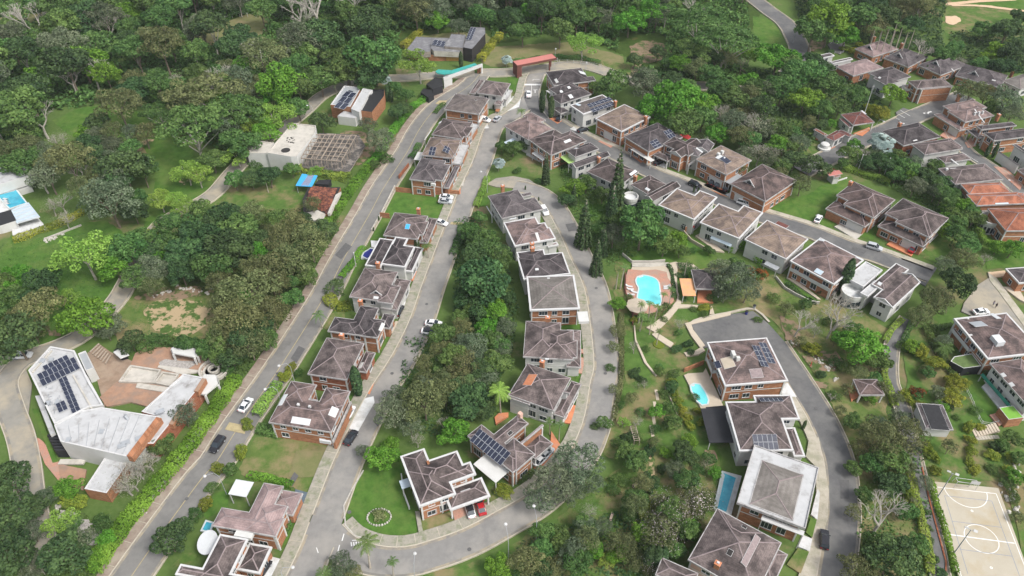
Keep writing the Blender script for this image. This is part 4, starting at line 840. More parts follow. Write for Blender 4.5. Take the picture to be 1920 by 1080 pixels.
H(TQ,(60,265,260,385),[(215,335,478,305,3.4),(60,268,270,265,3.4)],'d','white','small dark grey flat hipped house beside the upper parking area',[],slope=.2,par=.4,short='the small dark roof by the upper parking')
H(TQ,(285,388,545,530),[(285,390,820,402,3.7)],'l','brick','pale rose roof house with brick and white bays in front of the small dark roof',[('slab',320,510,420,560,1.2,'terracotta','terrace')],slope=.36,short='the pale rose roof below the parking')
H(TQ,(690,510,840,590),[(650,462,1130,500,5.6),(700,520,1000,560,5.6)],'d','white','dark grey roof white gabled house left of the street tree',[('sky',775,515,.9,.7,'trim')],short='the dark roofed white gabled house')
H(TR,(200,590,320,690),[(130,552,632,605,5.8),(280,645,632,608,5.8,'g')],'k','brick','plum roof brick house with arched white porch above the parking bays',[('slab',60,620,180,660,3,'pink','balcony')],short='the plum roof above the parking bays')
H(TS,(700,195,880,305),[(700,198,1155,240,6),(655,147,1085,162,6),(570,230,880,372,3.5)],'p','brick','rosy roof house with three white dormer vents near the street bend',[('box',960,235,.6,.6,1,'trim','vent'),('box',1000,228,.6,.6,1,'trim','vent'),('box',1035,222,.6,.6,1,'trim','vent'),('sky',1010,245,6,.3,'trim'),('chim',1185,262),('chim',805,75),('garage',735,410,4)],short='the rosy roof with three vents')
H(TS,(60,385,310,555),[(65,388,640,445,5)],'d','dark','charcoal roof house beside the huge silver palm',[('chim',235,345),('sky',390,480,.3,1.6,'trim')],short='the charcoal roof beside the silver palm')
H(TS,(355,515,575,690),[(355,517,850,560,5.4),(540,490,850,545,5.4),(600,640,930,660,5.0)],'k','white','dark mottled roof white house between the silver palm house and the red tile roof',[('sky',760,680,4.5,.5,'trim')],short='the dark mottled roof')
H(TU,(0,95,190,270),[(-10,95,727,215,5.4)],'k','white','wide mauve roof with stains and a white roof aerial above the red tile roof',[('sky',160,95,.3,2,'trim'),('box',90,110,.7,.7,.5,'trim','dish')],short='the wide stained mauve roof')
H(TU,(430,515,955,492),[(425,513,900,360,5.6),(345,385,700,250,5.4),(600,500,960,370,5.6)],'r','brick','bright red clay tile house with a teal awning beside it',[('sky',710,490,4,.4,'bluegrey'),('slab',225,300,350,275,3,'tealdark','awning')],short='the upper red tile roof')
H(TU,(755,800,960,798),[(755,798,1150,540,5.6)],'r','brick','red clay tile house with round white turret at the right edge',[],short='the lower red tile roof')
H(TS,(1160,482,1400,452),[(1150,484,1460,360,5.8),(1030,378,1320,300,5.8),(895,382,1060,450,3.5,'c')],'d','brick','charcoal roof house with an arched white carport and two slim cypresses in front',[],short='the house with arched white carport')
H(TS,(1185,575,1400,720),[(1330,520,1650,700,5.8),(1190,580,1400,720,3.5)],'d','white','charcoal roof white house with garage, cut by the right edge',[('garage',1330,770,4)],short='the dark roof cut by the right edge')
H(TS,(1340,720,1500,830),[(1370,760,1700,860,3.6)],'k','brick','low brick porch house at the right edge, below the dark roof with garage',[])
H(TV,(675,125,864,330),[(675,127,1150,250,3.7)],'d','brick','dark grey roof house at the right edge beside the dead end with two walkers',[],slope=.25,par=.35,short='the dark roof by the two walkers')
H(TV,(150,630,500,1050),[(150,632,1060,980,6),(150,640,440,800,5.95,'f')],'p','brick','large rosy roof house with a white rooftop box and grey metal panels',[('box',590,865,2.6,2.0,1.0,'skylight','rooftop_box'),('sky',400,690,2.4,3.2,'greymetal'),('sky',570,610,2.8,1.2,'skylight'),('slab',125,760,370,960,3.2,'paver','balcony')],slope=.3,par=.45,short='the large rosy roof with white rooftop box')
H(TW,(790,275,1080,600),[(790,277,1400,600,5.8)],'p','white','rosy tile roof white house with a long dark green awning over its terrace',[('awn',720,360,980,640,2.8,'tealdark','awning'),('sky',905,375,1,.8,'trim'),('sky',975,455,1,.8,'trim')],short='the house with dark green awning')
H(TW,(250,820,470,835),[(250,822,395,625,3.2)],'d','white','small white shed with a flat black sheet roof',[('sky',330,730,3.9,7.2,'blackroof')],name='shed',cat='shed',slope=.02,par=.15,win=0,over=.1,short='the black roofed shed')
H(TX,(455,205,600,330),[(455,207,840,295,3.9,'c'),(440,255,600,345,3.0)],'m','white','maroon tile roof gatehouse over an orange paved forecourt, tall aerial behind it',[('sky',715,185,2.6,.7,'trim')],name='gatehouse',cat='gatehouse',slope=.3,short='the maroon gatehouse')
H(TX,(280,460,400,515),[(280,462,520,432,3.4),(420,400,600,440,3.4)],'m','white','small maroon tile roof lodge beside the white round tank',[],name='lodge',cat='lodge',slope=.4,short='the small maroon lodge')
H(TX,(155,375,270,440),[(150,378,310,435,3.0)],'r','white','little orange roofed shelter left of the small maroon lodge',[],name='shelter',cat='shelter',slope=.35,win=0)
H(TX,(310,845,400,940),[(312,845,462,905,3.0)],'r','white','tiny white outbuilding with a pinkish red roof below the street',[('sky',385,870,2.2,4.5,'reddeck')],name='outbuilding',cat='shed',slope=.05,win=0)
H(Tf,(830,385,1090,390),[(830,387,1045,197,3.4,'c')],'d','white','open pool pavilion with square charcoal hip roof on white posts',[('slab',705,455,800,282,2.8,'orangetile','flat_roof')],name='pavilion',cat='pavilion',slope=.45,short='the pool pavilion')
H(T0,(1612,741,1655,741),[(1612,741,1645,711,3.0,'c')],'p','white','small square rosy roof kiosk in the garden right of the curved street',[],name='kiosk',cat='pavilion',slope=.4,short='the garden kiosk')
H(T0,(1359,724,1481,714),[(1359,724,1438,633,6)],'p','brick','large rosy roof house beside the turning area with roof pit and solar panels',[('solar',1425,668,2,4,'u'),('solar',1438,662,2,4,'u'),('sky',1365,680,2.6,3.2,'pathpink'),('box',1374,668,.8,1.6,1.2,'white','air_unit'),('box',1383,675,.8,.8,1.0,'white','air_unit'),('sky',1346,684,1.2,2.2,'pv'),('slab',1334,700,1352,672,3.2,'concrete','balcony'),('sky',1418,700,2.8,2.2,'ridge')],slope=.3,par=.4,short='the rosy roof with roof pit')
H(T0,(1386,846,1471,845),[(1386,846,1456,752,6),(1412,741,1500,786,6),(1470,802,1510,856,3.6)],'k','white','plum roof house with blue solar panels on the front slope, beside the pale sidewalk',[('solar',1435,829,5,2,'u'),('solar',1446,750,5,1,'u'),('slab',1330,830,1368,765,2.8,'black','canopy')],par=.4,short='the plum roof with blue solar panels')
H(TP,(420,510,960,715),[(420,512,1060,240,6.6,'f'),(515,522,945,292,6.65)],'w','brick','house with a wide white border around a stone grey roof, beside the narrow pool',[('slab',610,640,950,730,5.2,'trim','canopy')],slope=.16,par=.2,over=1.0,short='the stone grey roof with white border')
H(TP,(295,565,770,820),[(40,952,772,822,6),(295,567,520,962,6),(560,1080,820,915,3.6)],'k','pink','big plum ribbed roof house with chimney at the bottom edge, below the white bordered roof',[('sky',368,897,.9,1.1,'dark'),('sky',478,700,.9,.7,'dark'),('chim',265,1010),('sky',530,880,1.2,7,'ridge')],slope=.48,par=.18,short='the big plum ribbed roof')
H(T0,(1232,1068,1300,1098),[(1228,1078,1310,1075,5.6)],'k','white','plum roof corner peeping in at the bottom edge, left of the big ribbed roof',[],par=.18)
# ---------------- one-off buildings ----------------
def block(name,label,cat,parts,group=None,short=None):
    """parts: (part name,T,pts,z0,z1,wall material,top material,parapet)"""
    c=None; root=None
    for nm,T,pts,z0,z1,mw,mt,parap in parts:
        w=[tuple(G(*tile(T,*p),z1)) for p in pts]
        if area(w)<0: w=w[::-1]
        if root is None:
            c=np.mean(w,axis=0); root=empty(name,(c[0],c[1],0)); tag(root,label,cat)
            if short:
                p0=tile(T,*np.mean(pts,axis=0)); LAND.append((p0[0],p0[1],short))
        l=[(p[0]-c[0],p[1]-c[1]) for p in w]; mb=MB(); n=len(l)
        if parap:
            ph,pw=parap; i_=offset(l,pw)
            mb.add([(*p,z0) for p in l]+[(*p,z1+ph) for p in l],[(i,(i+1)%n,n+(i+1)%n,n+i) for i in range(n)],0)
            mb.add([(*p,z1+ph) for p in l]+[(*p,z1+ph) for p in i_]+[(*p,z1) for p in i_],[(i,(i+1)%n,n+(i+1)%n,n+i) for i in range(n)]+[(n+i,n+(i+1)%n,2*n+(i+1)%n,2*n+i) for i in range(n)],2)
            mb.add([(*p,z1) for p in i_],[tuple(range(n))],1)
        else: mb.prism(l,z0,z1,0,1,bot=z0>1)
        mb.build(nm,[M[mw],M[mt],M[mt] if mt in('oldgrey','blackroof','concrete','darkconc') else M['trim']],root)
    root['o']=(c[0],c[1]); return root
def bits(root,nm,m,fn):
    mb=MB(); o=root.location; fn(mb,lambda T,x,y,z:(G(*tile(T,x,y),z)[0]-o[0],G(*tile(T,x,y),z)[1]-o[1],z)); return mb.build(nm,m,root)
def arr(root,T,pts0,u_,v_,cols,rows,z,skip=()):
    """solar array on a flat roof: first cell centre and the pixel steps of the two directions"""
    o=root.location; a=G(*tile(T,*pts0),z); b=G(*tile(T,pts0[0]+u_[0],pts0[1]+u_[1]),z); d=b-a; an=math.atan2(d[1],d[0]); 
    e=G(*tile(T,pts0[0]+v_[0],pts0[1]+v_[1]),z)-a
    fr=MB(); fr.box(-.4,np.linalg.norm(d)*(cols-1)+.4,-.04,.04,-.1,-.02); ar=fr.build('solar_array',M['pvframe'],root,(a[0]-o[0],a[1]-o[1],z+.2),an)
    s=np.linalg.norm(d); ca,sa=math.cos(an),math.sin(an); el=(e[0]*ca+e[1]*sa,-e[0]*sa+e[1]*ca)
    for i in range(cols):
        for j in range(rows):
            if (i,j) in skip: continue
            inst('solar_panel',panelmesh(),ar,(i*s+el[0]*j,el[1]*j,0),(R(6),0,0),(s/1.04,abs(el[1])/1.7,1))
# bottom left villa
vil=block('villa','large flat roofed white villa with a big solar array at the lower left','villa',[
 ('west_wing',Tc,[(110,345),(295,142),(500,178),(620,430),(745,640),(620,655),(330,800)],-.3,5.6,'white','flatwhite',(.5,.4)),
 ('main_wing',Te,[(205,185),(440,55),(640,20),(1165,105),(885,478),(262,335)],-.3,5.9,'white','flatwhite',(.15,.3)),
 ('front_wing',Te,[(680,475),(880,480),(870,560),(690,815),(485,775)],-.3,3.2,'brick','flatwhite',(.25,.3)),
 ('east_wing',Td,[(295,690),(650,370),(815,400),(800,460),(530,800),(400,960),(330,960),(440,730)],-.3,4.6,'brickdark','flatwhite',(.3,.3)),
 ('courtyard_floor',Td,[(240,190),(330,135),(540,140),(860,220),(880,260),(820,340),(650,370),(350,640),(200,600),(0,640),(-60,560),(100,420),(200,290)],-.3,0.5,'soil','redsoil',None),
 ('entrance_canopy',Tc,[(160,550),(205,545),(330,860),(290,880)],2.8,3.6,'white','flatwhite',None),
 ('side_strip',Tc,[(555,400),(600,380),(745,640),(690,645)],-.3,5.0,'white','white',(.3,.25)),
 ('link_roof',Tc,[(525,200),(590,175),(660,320),(590,345)],-.3,4.0,'white','greymetal',(.3,.2))],short='the white villa')
arr(vil,Tc,(258,318),(42,-20),(20,43),5,1,5.9); arr(vil,Tc,(212,390),(40,-19),(22,50),8,2,5.9,[(0,0)][:0]); arr(vil,Tc,(385,428),(34,-16),(14.5,35),2,8,5.9); arr(vil,Tc,(362,635),(38,-17),(15,36),2,2,5.9)
def vf(mb,g):
    mb.prism([g(Te,430,405,2.6)[:2],g(Te,640,460,2.6)[:2],g(Te,630,480,2.6)[:2],g(Te,430,440,2.6)[:2]],0,2.6,0)
bits(vil,'entrance_door',M['dark'],vf)
def vf(mb,g):
    for (x,y,dx,dy) in ((200,250,10,30),(275,245,12,14),(330,600,10,12),(700,850,6,20),(245,610,14,26),(420,920,30,36)): 
        p=g(Tc,x+20,y,6.0); mb.box(p[0]-.5,p[0]+.5,p[1]-.6,p[1]+.6,5.6,6.1)
    p=g(Tc,940,740,6.2); mb.tube([(p[0],p[1],5.9),(p[0]-.4,p[1]+.3,7.0)],[.35,.35],10)
bits(vil,'roof_vents',M['greymetal'],vf)
def strip(T,a,b,w,z0,z1):
    def f(mb,g):
        p,q=np.array(g(T,*a,z1)[:2]),np.array(g(T,*b,z1)[:2]); d=(q-p)/np.linalg.norm(q-p); n_=np.array([-d[1],d[0]])*w/2
        mb.prism([tuple(p-n_),tuple(q-n_),tuple(q+n_),tuple(p+n_)],z0,z1)
    return f
bits(vil,'brick_parapet',M['brick'],strip(Te,(1168,112),(895,470),1.3,4.6,6.35))
bits(vil,'brick_parapet',M['brick'],strip(Td,(822,402),(752,512),1.0,3.6,5.2))
bits(vil,'brick_parapet',M['brick'],strip(Td,(640,640),(540,790),1.0,3.6,5.2))
bits(vil,'roof_upstand',M['concrete'],strip(Tc,(480,372),(640,655),.35,5.6,6.0))
bits(vil,'roof_upstand',M['concrete'],strip(Tc,(135,350),(300,165),.3,5.6,5.95))
def vf(mb,g):
    for k in range(9):
        a=g(Te,240+k*95,200-k*16,6.0); b=g(Te,300+k*66,345+k*15,6.0); mb.bar(a,b,.05)
bits(vil,'roof_seam',M['greymetal'],vf)
rg_=random.Random(4); vo=vil.location; fm_=MB(); fm_.box(-.4,.4,-.05,.05,0,.2); fm_=fm_.mesh('roof_pipe',[M['greymetal']]); fb_=MB(); fb_.box(-.9,.9,-.6,.6,0,.22); fb_.box(-.7,.7,-.4,.4,.22,.3); fb_=fb_.mesh('roof_hatch',[M['greymetal']])
for k in range(16):
    p=G(*tile(Tc,225+rg_.random()*130+k*6,470+rg_.random()*70+k*12),5.7); inst('roof_pipe',fm_,vil,(p[0]-vo[0],p[1]-vo[1],5.62),(0,0,rg_.choice([.4,1.9])))
for x,y in ((860,345),(990,300),(1180,55),(830,370)):
    p=G(*tile(Te,x,y),6); inst('roof_hatch',fb_,vil,(p[0]-vo[0],p[1]-vo[1],5.92),(0,0,.5))
def vf(mb,g):   # raised pool shell and planters of the courtyard
    for T,q in ((Td,[(100,430),(190,300),(205,290),(460,330),(400,440)]),(Td,[(400,440),(470,345),(610,365),(540,470)])):
        w=[g(T,*p,1.0)[:2] for p in q]; 
        if area(w)<0: w=w[::-1]
        i_=offset(w,.4); n=len(w)
        mb.add([(*p,.3) for p in w]+[(*p,1.1) for p in w]+[(*p,1.1) for p in i_]+[(*p,.55) for p in i_],[(i,(i+1)%n,n+(i+1)%n,n+i) for i in range(n)]+[(n+i,n+(i+1)%n,2*n+(i+1)%n,2*n+i) for i in range(n)]+[(2*n+i,2*n+(i+1)%n,3*n+(i+1)%n,3*n+i) for i in range(n)]+[tuple(range(3*n,4*n))])
    for q in ((250,470,520,510),):
        w=[g(Td,*p,.7)[:2] for p in ((260,440),(540,480),(500,520),(245,480))]; mb.prism(w,.3,.75)
    w=[g(Td,*p,.7)[:2] for p in ((440,290),(830,340),(640,370),(430,310))]; mb.prism(w,.3,.72)
bits(vil,'pool_shell',M['concrete'],vf)
def vf(mb,g):
    w=[g(Td,*p,.6)[:2] for p in ((440,270),(490,240),(640,255),(750,255),(740,290),(680,325),(450,290))]; mb.prism(w,.3,.62)
bits(vil,'slate_floor',M['gravel'],vf)
def vf(mb,g):
    p=g(Td,905,325,1); 
    for r_,h in ((3.2,1.2),(2.2,.9),(1.0,1.3)): mb.lathe([(r_+.45,.3),(r_+.45,h),(r_,h),(r_,.45)],p[0],p[1],22)
bits(vil,'round_fountain',M['concrete'],vf)
def vf(mb,g):
    w=[g(Td,*p,3.0)[:2] for p in ((545,150),(590,122),(740,150),(765,210),(740,225),(560,190))]; mb.prism(w,2.7,3.1,bot=True)
    for q in w: mb.box(q[0]-.2,q[0]+.2,q[1]-.2,q[1]+.2,.3,2.7)
bits(vil,'pergola',M['white'],vf)
def vf(mb,g):
    w=[g(Td,*p,3.4)[:2] for p in ((820,370),(920,375),(940,450),(830,540),(770,530))]; mb.prism(w,3.0,3.5,bot=True)
    for q in w: mb.box(q[0]-.2,q[0]+.2,q[1]-.2,q[1]+.2,.3,3.0)
bits(vil,'porch_canopy',M['white'],vf)
def vf(mb,g):
    for k in range(9):
        a=g(Te,250+k*26,540-k*0,0.6); b=g(Te,275+k*26,495,0.6); d=np.array(b[:2])-a[:2]; d/=np.linalg.norm(d); n_=np.array([-d[1],d[0]])*.3
        w=[tuple(np.array(a[:2])-n_),tuple(np.array(b[:2])-n_),tuple(np.array(b[:2])+n_),tuple(np.array(a[:2])+n_)]; mb.prism(w,.2,.62)
bits(vil,'entrance_steps',M['concrete'],vf)
def vf(mb,g):
    for k in range(6):
        a=g(Te,190+k*14,275+k*27,2.4); mb.box(a[0]-1.1,a[0]+1.1,a[1]-.25,a[1]+.25,0,2.5)
bits(vil,'dark_fins',M['black'],vf)
slab('villa_forecourt',Te,[(60,300),(100,330),(260,540),(480,590),(470,780),(250,700),(120,540),(20,300)],M['brickpave'],.37)
slab('villa_verge',Te,[(0,30),(60,30),(200,420),(240,520),(190,530)],M['lawn'],.376)
slab('patio',Te,[(240,540),(500,590),(470,760),(260,690)],M['redsoil'],.385)
slab('building_yard',Tc,[(600,190),(700,110),(800,180),(990,260),(870,470),(745,640),(660,330)],M['soil'],.30)
mb=MB()
for k in range(7):
    a=G(*tile(Tc,620+k*22,180+k*16),.7); b=G(*tile(Tc,700+k*16,110+k*16),.7); mb.tube([(a[0],a[1],.6),(b[0],b[1],.7)],[.22,.22],5)
tag(mb.build('timber_stack',M['wood']),'stack of weathered timber planks in the yard behind the white villa','timber stack')
r=block('marquee_tent','small white canopy tent with black side panels on the building yard','tent',[('canopy',Td,[(55,180),(125,142),(190,205),(115,235)],2.5,2.7,'white','trim',None)])
def vf(mb,g):
    w=[g(Td,*p,1.5)[:2] for p in ((62,185),(125,150),(182,207),(115,228))]
    if area(w)<0:w=w[::-1]
    w=offset(w,.15); mb.prism(w,.3,2.4)
bits(r,'side_panel',M['black'],vf)
# left edge pool villa
r=block('pool_villa','white flat roofed villa with a blue pool deck at the left edge','villa',[
 ('main_roof',Tb,[(-60,235),(270,112),(345,200),(350,290),(-60,420)],2.6,5.6,'white','flatwhite',(.2,.3)),
 ('terrace_deck',Tb,[(-60,500),(340,385),(350,410),(200,455),(300,590),(110,670),(-60,740)],-.3,2.2,'white','drive',None),
 ('rear_wall',Tb,[(-60,360),(300,240),(330,300),(-60,440)],-.3,2.9,'dark','dark',None),
 ('dark_roof',Tb,[(-60,730),(120,680),(185,800),(0,860),(-60,870)],-.3,2.8,'white','blackroof',None),
 ('pergola_roof',Tb,[(125,680),(320,595),(450,760),(190,835)],2.6,2.8,'white','bluegrey',None),
 ('lower_patio',Tb,[(120,850),(430,770),(535,890),(150,1010)],-.3,.4,'white','drive',None)],short='the left edge pool villa')
def vf(mb,g):
    for k in range(5):
        a=g(Tb,140+k*16,695+k*32,2.9); b=g(Tb,320+k*28,620+k*33,2.9); mb.bar(a,b,.09)
bits(r,'pergola_beam',M['trim'],vf)
# white concrete shell + frame under construction
r=block('concrete_shell','unfinished white flat roofed concrete building with a round hole in its roof','building',[
 ('tall_block',Ta,[(285,740),(510,478),(715,500),(712,560),(550,770),(495,775)],-.3,5.8,'white','concrete',(.3,.3)),
 ('low_block',Ta,[(110,740),(210,635),(350,650),(285,745)],-.3,5.2,'white','concrete',(.25,.3))],short='the white concrete shell')
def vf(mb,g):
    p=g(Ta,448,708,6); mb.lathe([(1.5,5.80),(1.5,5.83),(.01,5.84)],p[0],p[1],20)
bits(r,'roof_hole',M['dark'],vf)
def vf(mb,g):
    rng=random.Random(3)
    for k in range(16):
        p=g(Ta,440+rng.random()*90,595+rng.random()*50,6); mb.box(p[0]-.3,p[0]+.3*rng.random(),p[1]-.2,p[1]+.4*rng.random(),5.8,5.86)
bits(r,'roof_debris',M['dark'],vf)
fr=block('half_built_house','half built house with a bare timber and formwork frame beside the white concrete shell','building frame',[
 ('lower_slab',Ta,[(590,855),(740,560),(1090,575),(1150,670),(1010,900),(600,860)],2.2,2.6,'darkconc','darkslab',None),
 ('base',Ta,[(560,850),(700,620),(1090,640),(1130,730),(990,910)],-.3,.4,'darkconc','darkconc',None)],short='the timber frame')
def vf(mb,g):
    A=[g(Ta,*p,0)[:2] for p in ((610,900),(730,690),(1090,700),(960,930))]
    q=lambda s,t,z:(A[0][0]*(1-s)*(1-t)+A[3][0]*s*(1-t)+A[1][0]*(1-s)*t+A[2][0]*s*t,A[0][1]*(1-s)*(1-t)+A[3][1]*s*(1-t)+A[1][1]*(1-s)*t+A[2][1]*s*t,z)
    for i in range(9):
        for j in range(7):
            s,t=i/8,j/6
            if i in(0,8) or j in (0,6) or (i+j)%3==0: mb.bar(q(s,t,.4),q(s,t,5.2),.08)
    for i in range(9): mb.bar(q(i/8,0,5.3),q(i/8,1,5.3),.13)
    for j in range(0,7): mb.bar(q(0,j/6,5.15),q(1,j/6,5.15),.16)
    for i in (4,): mb.bar(q(i/8,0,5.5),q(i/8,1,5.5),.2)
    for i in range(13):
        s=i/12; mb.bar(q(s,-.03,2.6),q(s,.0,5.2),.05); mb.bar(q(1.03,s,2.6),q(1,s,5.2),.05)
bits(fr,'timber_lattice',M['wood'],vf)
# brick house with solar panels left of the avenue
r=block('split_roof_house','split roof house with white central wing and solar panels, left of the avenue','house',[
 ('left_wing',Ta,[(845,320),(965,152),(1115,168),(1020,340)],-.3,4.8,'brick','greymetal',(.45,.35)),
 ('white_wing',Ta,[(1025,350),(1130,170),(1215,185),(1185,215),(1095,380)],-.3,5.6,'white','flatwhite',(.2,.25)),
 ('right_wing',Ta,[(1090,370),(1215,190),(1320,185),(1315,245),(1210,385)],-.3,4.6,'brick','blackroof',(.45,.35)),
 ('porch',Ta,[(905,410),(960,365),(1095,395),(1060,430)],-.3,3.4,'white','flatwhite',None)],short='the split roof house')
arr(r,Ta,(985,225),(46,10),(-33,46),2,3,5.3); arr(r,Ta,(1005,215),(46,10),(-33,46),1,1,5.3)
def vf(mb,g):
    for T,x,y in ((Ta,960,440),(Ta,1035,430)):
        p=g(T,x,y,1.8); mb.box(p[0]-1.2,p[0]+1.2,p[1]-.3,p[1]+.2,.8,2.4)
bits(r,'window',M['glass'],vf)
# modern house at the top
r=block('modern_house','modern dark grey flat roofed house with solar panels in front of the far forest','house',[
 ('tower_wing',TZ,[(770,355),(855,125),(1015,135),(1020,200),(870,375)],-.3,5.6,'dark','oldgrey',(.15,.3)),
 ('middle_wing',TZ,[(560,345),(640,205),(800,215),(765,362)],-.3,5.3,'darkconc','oldgrey',(.15,.3)),
 ('low_wing',TZ,[(390,345),(430,245),(640,250),(760,410),(440,395)],2.2,4.4,'concrete','oldgrey',(.1,.3)),
 ('left_wing',TZ,[(130,390),(245,235),(425,245),(400,400),(300,410)],2.0,4.3,'darkconc','oldgrey',(.1,.3)),
 ('core_wall',TZ,[(160,420),(260,300),(700,330),(740,430),(480,440)],-.3,2.6,'brick','dark',None)],short='the modern dark house')
arr(r,TZ,(865,150),(30,5),(-11,26),2,5,5.9); arr(r,TZ,(460,290),(44,8),(-10,28),3,2,4.6)
def vf(mb,g):
    w=[g(TZ,*p,3.5)[:2] for p in ((630,505),(700,508),(700,400),(630,400))]; p=g(TZ,665,505,0); mb.box(p[0]-3,p[0]+3,p[1],p[1]+.3,0,4.2)
bits(r,'timber_door',M['ochre'],vf)
# entrance wall + teal netting
r=block('entrance_wall','long white concrete entrance portal slanting along the avenue','wall',[
 ('beam',TZ,[(543,688),(985,532),(990,542),(550,700)],3.3,4.4,'white','flatwhite',None),
 ('wall_panel',TZ,[(545,690),(640,658),(645,668),(552,700)],-.3,4.25,'white','flatwhite',None),
 ('pier',TZ,[(925,555),(968,540),(972,548),(930,562)],-.3,3.3,'brick','brick',None),
 ('end_pier',TZ,[(968,540),(985,534),(990,542),(974,548)],-.3,4.2,'white','flatwhite',None)],short='the white entrance portal')
mb=MB(); w=[tuple(G(*tile(TZ,*p),3.0)) for p in ((460,620),(490,600),(640,610),(900,530),(925,545),(680,640),(560,655),(480,645))]; mb.prism(w,2.7,3.0,bot=True)
for p in w[::2]: mb.bar((p[0],p[1],0),(p[0],p[1],2.7),.08)
tag(mb.build('safety_net',M['teal']),'turquoise safety netting stretched behind the white entrance wall','netting')
for lab,pts,z in (('black site cabin nearest the white entrance wall',[(355,770),(450,695),(540,705),(540,790),(430,830)],3.0),('smaller black site cabin at the end of the avenue hedge',[(290,860),(320,820),(420,830),(440,880),(380,920)],2.6)):
    block('site_cabin',lab,'cabin',[('cabin_body',TZ,pts,-.2,z,'black','blackroof',(.12,.15))])
# red gate portal
a=G(*tile(TI,250,190),0); b=G(*tile(TI,600,120),0); d=(b-a); an=math.atan2(d[1],d[0]); L=np.linalg.norm(d)
r=empty('gate_portal',((a[0]+b[0])/2,(a[1]+b[1])/2,0),an); tag(r,'long flat red roof of the gate portal spanning the entrance lanes','gate'); LAND.append((1005,128,'the red gate portal'))
mb=MB(); mb.box(-L/2-1.5,L/2+2,-2.2,2.2,4.6,5.4); mb.build('canopy_edge',M['rust'],r)
mb=MB(); mb.box(-L/2-1.3,L/2+1.8,-2.0,2.0,5.4,5.43); mb.build('red_roof',M['reddeck'],r)
mb=MB(); mb.box(-L/2-1.4,-L/2+.6,-2.1,2.1,0,4.6); mb.box(L/2-1,L/2-.5,-1.8,-1.3,0,4.6); mb.box(L/2+1,L/2+1.5,1.3,1.8,0,4.6); mb.build('pillar',M['rust'],r)
# blue sheet shelter and old tile house
r=block('shelter','blue sheet shelter with a rusty striped middle, above the ruined tile house','shelter',[('sheet_roof',Tg,[(110,370),(205,198),(425,225),(345,385)],2.9,3.05,'bluesheet','bluesheet',None)])
def vf(mb,g):
    for k in range(9):
        a=g(Tg,190+k*12,362-k*17,3.06); b=g(Tg,300+k*9,378-k*18,3.06); mb.box(a[0],b[0],a[1]-.18,a[1]+.18,3.05,3.075)
bits(r,'rusty_stripes',M['rustsheet'],vf)
def vf(mb,g):
    for x,y in ((125,365),(215,210),(410,235),(340,375)):
        p=g(Tg,x,y,2.9); mb.bar((p[0],p[1],0),(p[0],p[1],2.9),.09)
bits(r,'post',M['greymetal'],vf)
block('shelter','low black sheet shelter touching the ruined tile house','shelter',[('sheet_roof',Tg,[(385,345),(440,290),(620,280),(580,355)],0,2.2,'black','blackroof',None)])
r=block('ruined_house','old ruined house with patchy broken clay tile roof beside the avenue trees','house',[
 ('wall',Tg,[(210,570),(290,400),(760,390),(600,770),(540,780),(230,870)],-.2,2.6,'brick','dark',None),
 ('roof_edge',Tg,[(690,500),(770,455),(610,770),(570,770)],2.4,3.4,'concrete','stone',None),
 ('porch_roof',Tg,[(205,870),(240,770),(430,725),(540,780),(500,870)],2.2,2.7,'stone','concrete',None)],short='the ruined tile house')
def vf(mb,g):
    rng=random.Random(5); A=[g(Tg,*p,3.2) for p in ((270,600),(350,370),(700,400),(590,770))]
    q=lambda s,t:np.array(A[0])*(1-s)*(1-t)+np.array(A[3])*s*(1-t)+np.array(A[1])*(1-s)*t+np.array(A[2])*s*t
    for i in range(26):
        for j in range(26):
            if rng.random()<.12: continue
            p=q((i+.5)/26,(j+.5)/26); h=2.75+1.0*(1-abs(j/26-.5)*2)+rng.random()*.12; s_=.28+rng.random()*.1
            mb.add([(p[0]-s_,p[1]-s_,h-.1),(p[0]+s_,p[1]-s_,h-.06+rng.random()*.1),(p[0]+s_,p[1]+s_,h),(p[0]-s_,p[1]+s_,h+.04)],[(0,1,2,3)],0 if rng.random()<.55 else 1)
bits(r,'tile_roof',[TONE['m'],TONE['r']],vf)
# round white tank, turrets
def turret(T,x,y,rad,z,label,top='drive'):
    p=G(*tile(T,x,y),z); r=empty('turret',(p[0],p[1],0)); tag(r,label,'turret')
    mb=MB(); mb.lathe([(rad,-.3),(rad,z-1),(rad+.3,z-1),(rad+.3,z),(rad,z),(rad,z-.9)],0,0,26); mb.build('wall',M['white'],r)
    mb=MB(); mb.lathe([(rad,z-.9),(rad-.02,z-.88)],0,0,26); mb.build('balcony_floor',M[top],r)
    mb=MB()
    for k in range(9):
        a=math.pi*(1.05+k/9*.95); mb.box(rad*math.cos(a)-.35,rad*math.cos(a)+.35,rad*math.sin(a)-.12,rad*math.sin(a)+.2,.6,2.4)
    mb.build('window_opening',M['glass'],r); return r
turret(TM,740,520,2.0,4.4,'round white turret balcony of the mauve roof house below the upper street')
turret(TO,640,610,2.7,4.4,'round white corner bay with dark windows under the white roof terrace')
turret(TU,600,650,2.9,4.2,'round white turret with pink floor on the lower red tile house','sand')
mb=MB(); p=G(*tile(TX,275,570),1); mb.lathe([(2.2,0),(2.2,.7),(1.6,.8),(1.5,1.9),(1.1,2.2),(.1,2.3)],0,0,22); o=mb.build('water_tank',M['white'],None,(p[0],p[1],.2)); tag(o,'round white tank on the grass beside the small maroon lodge','water tank')
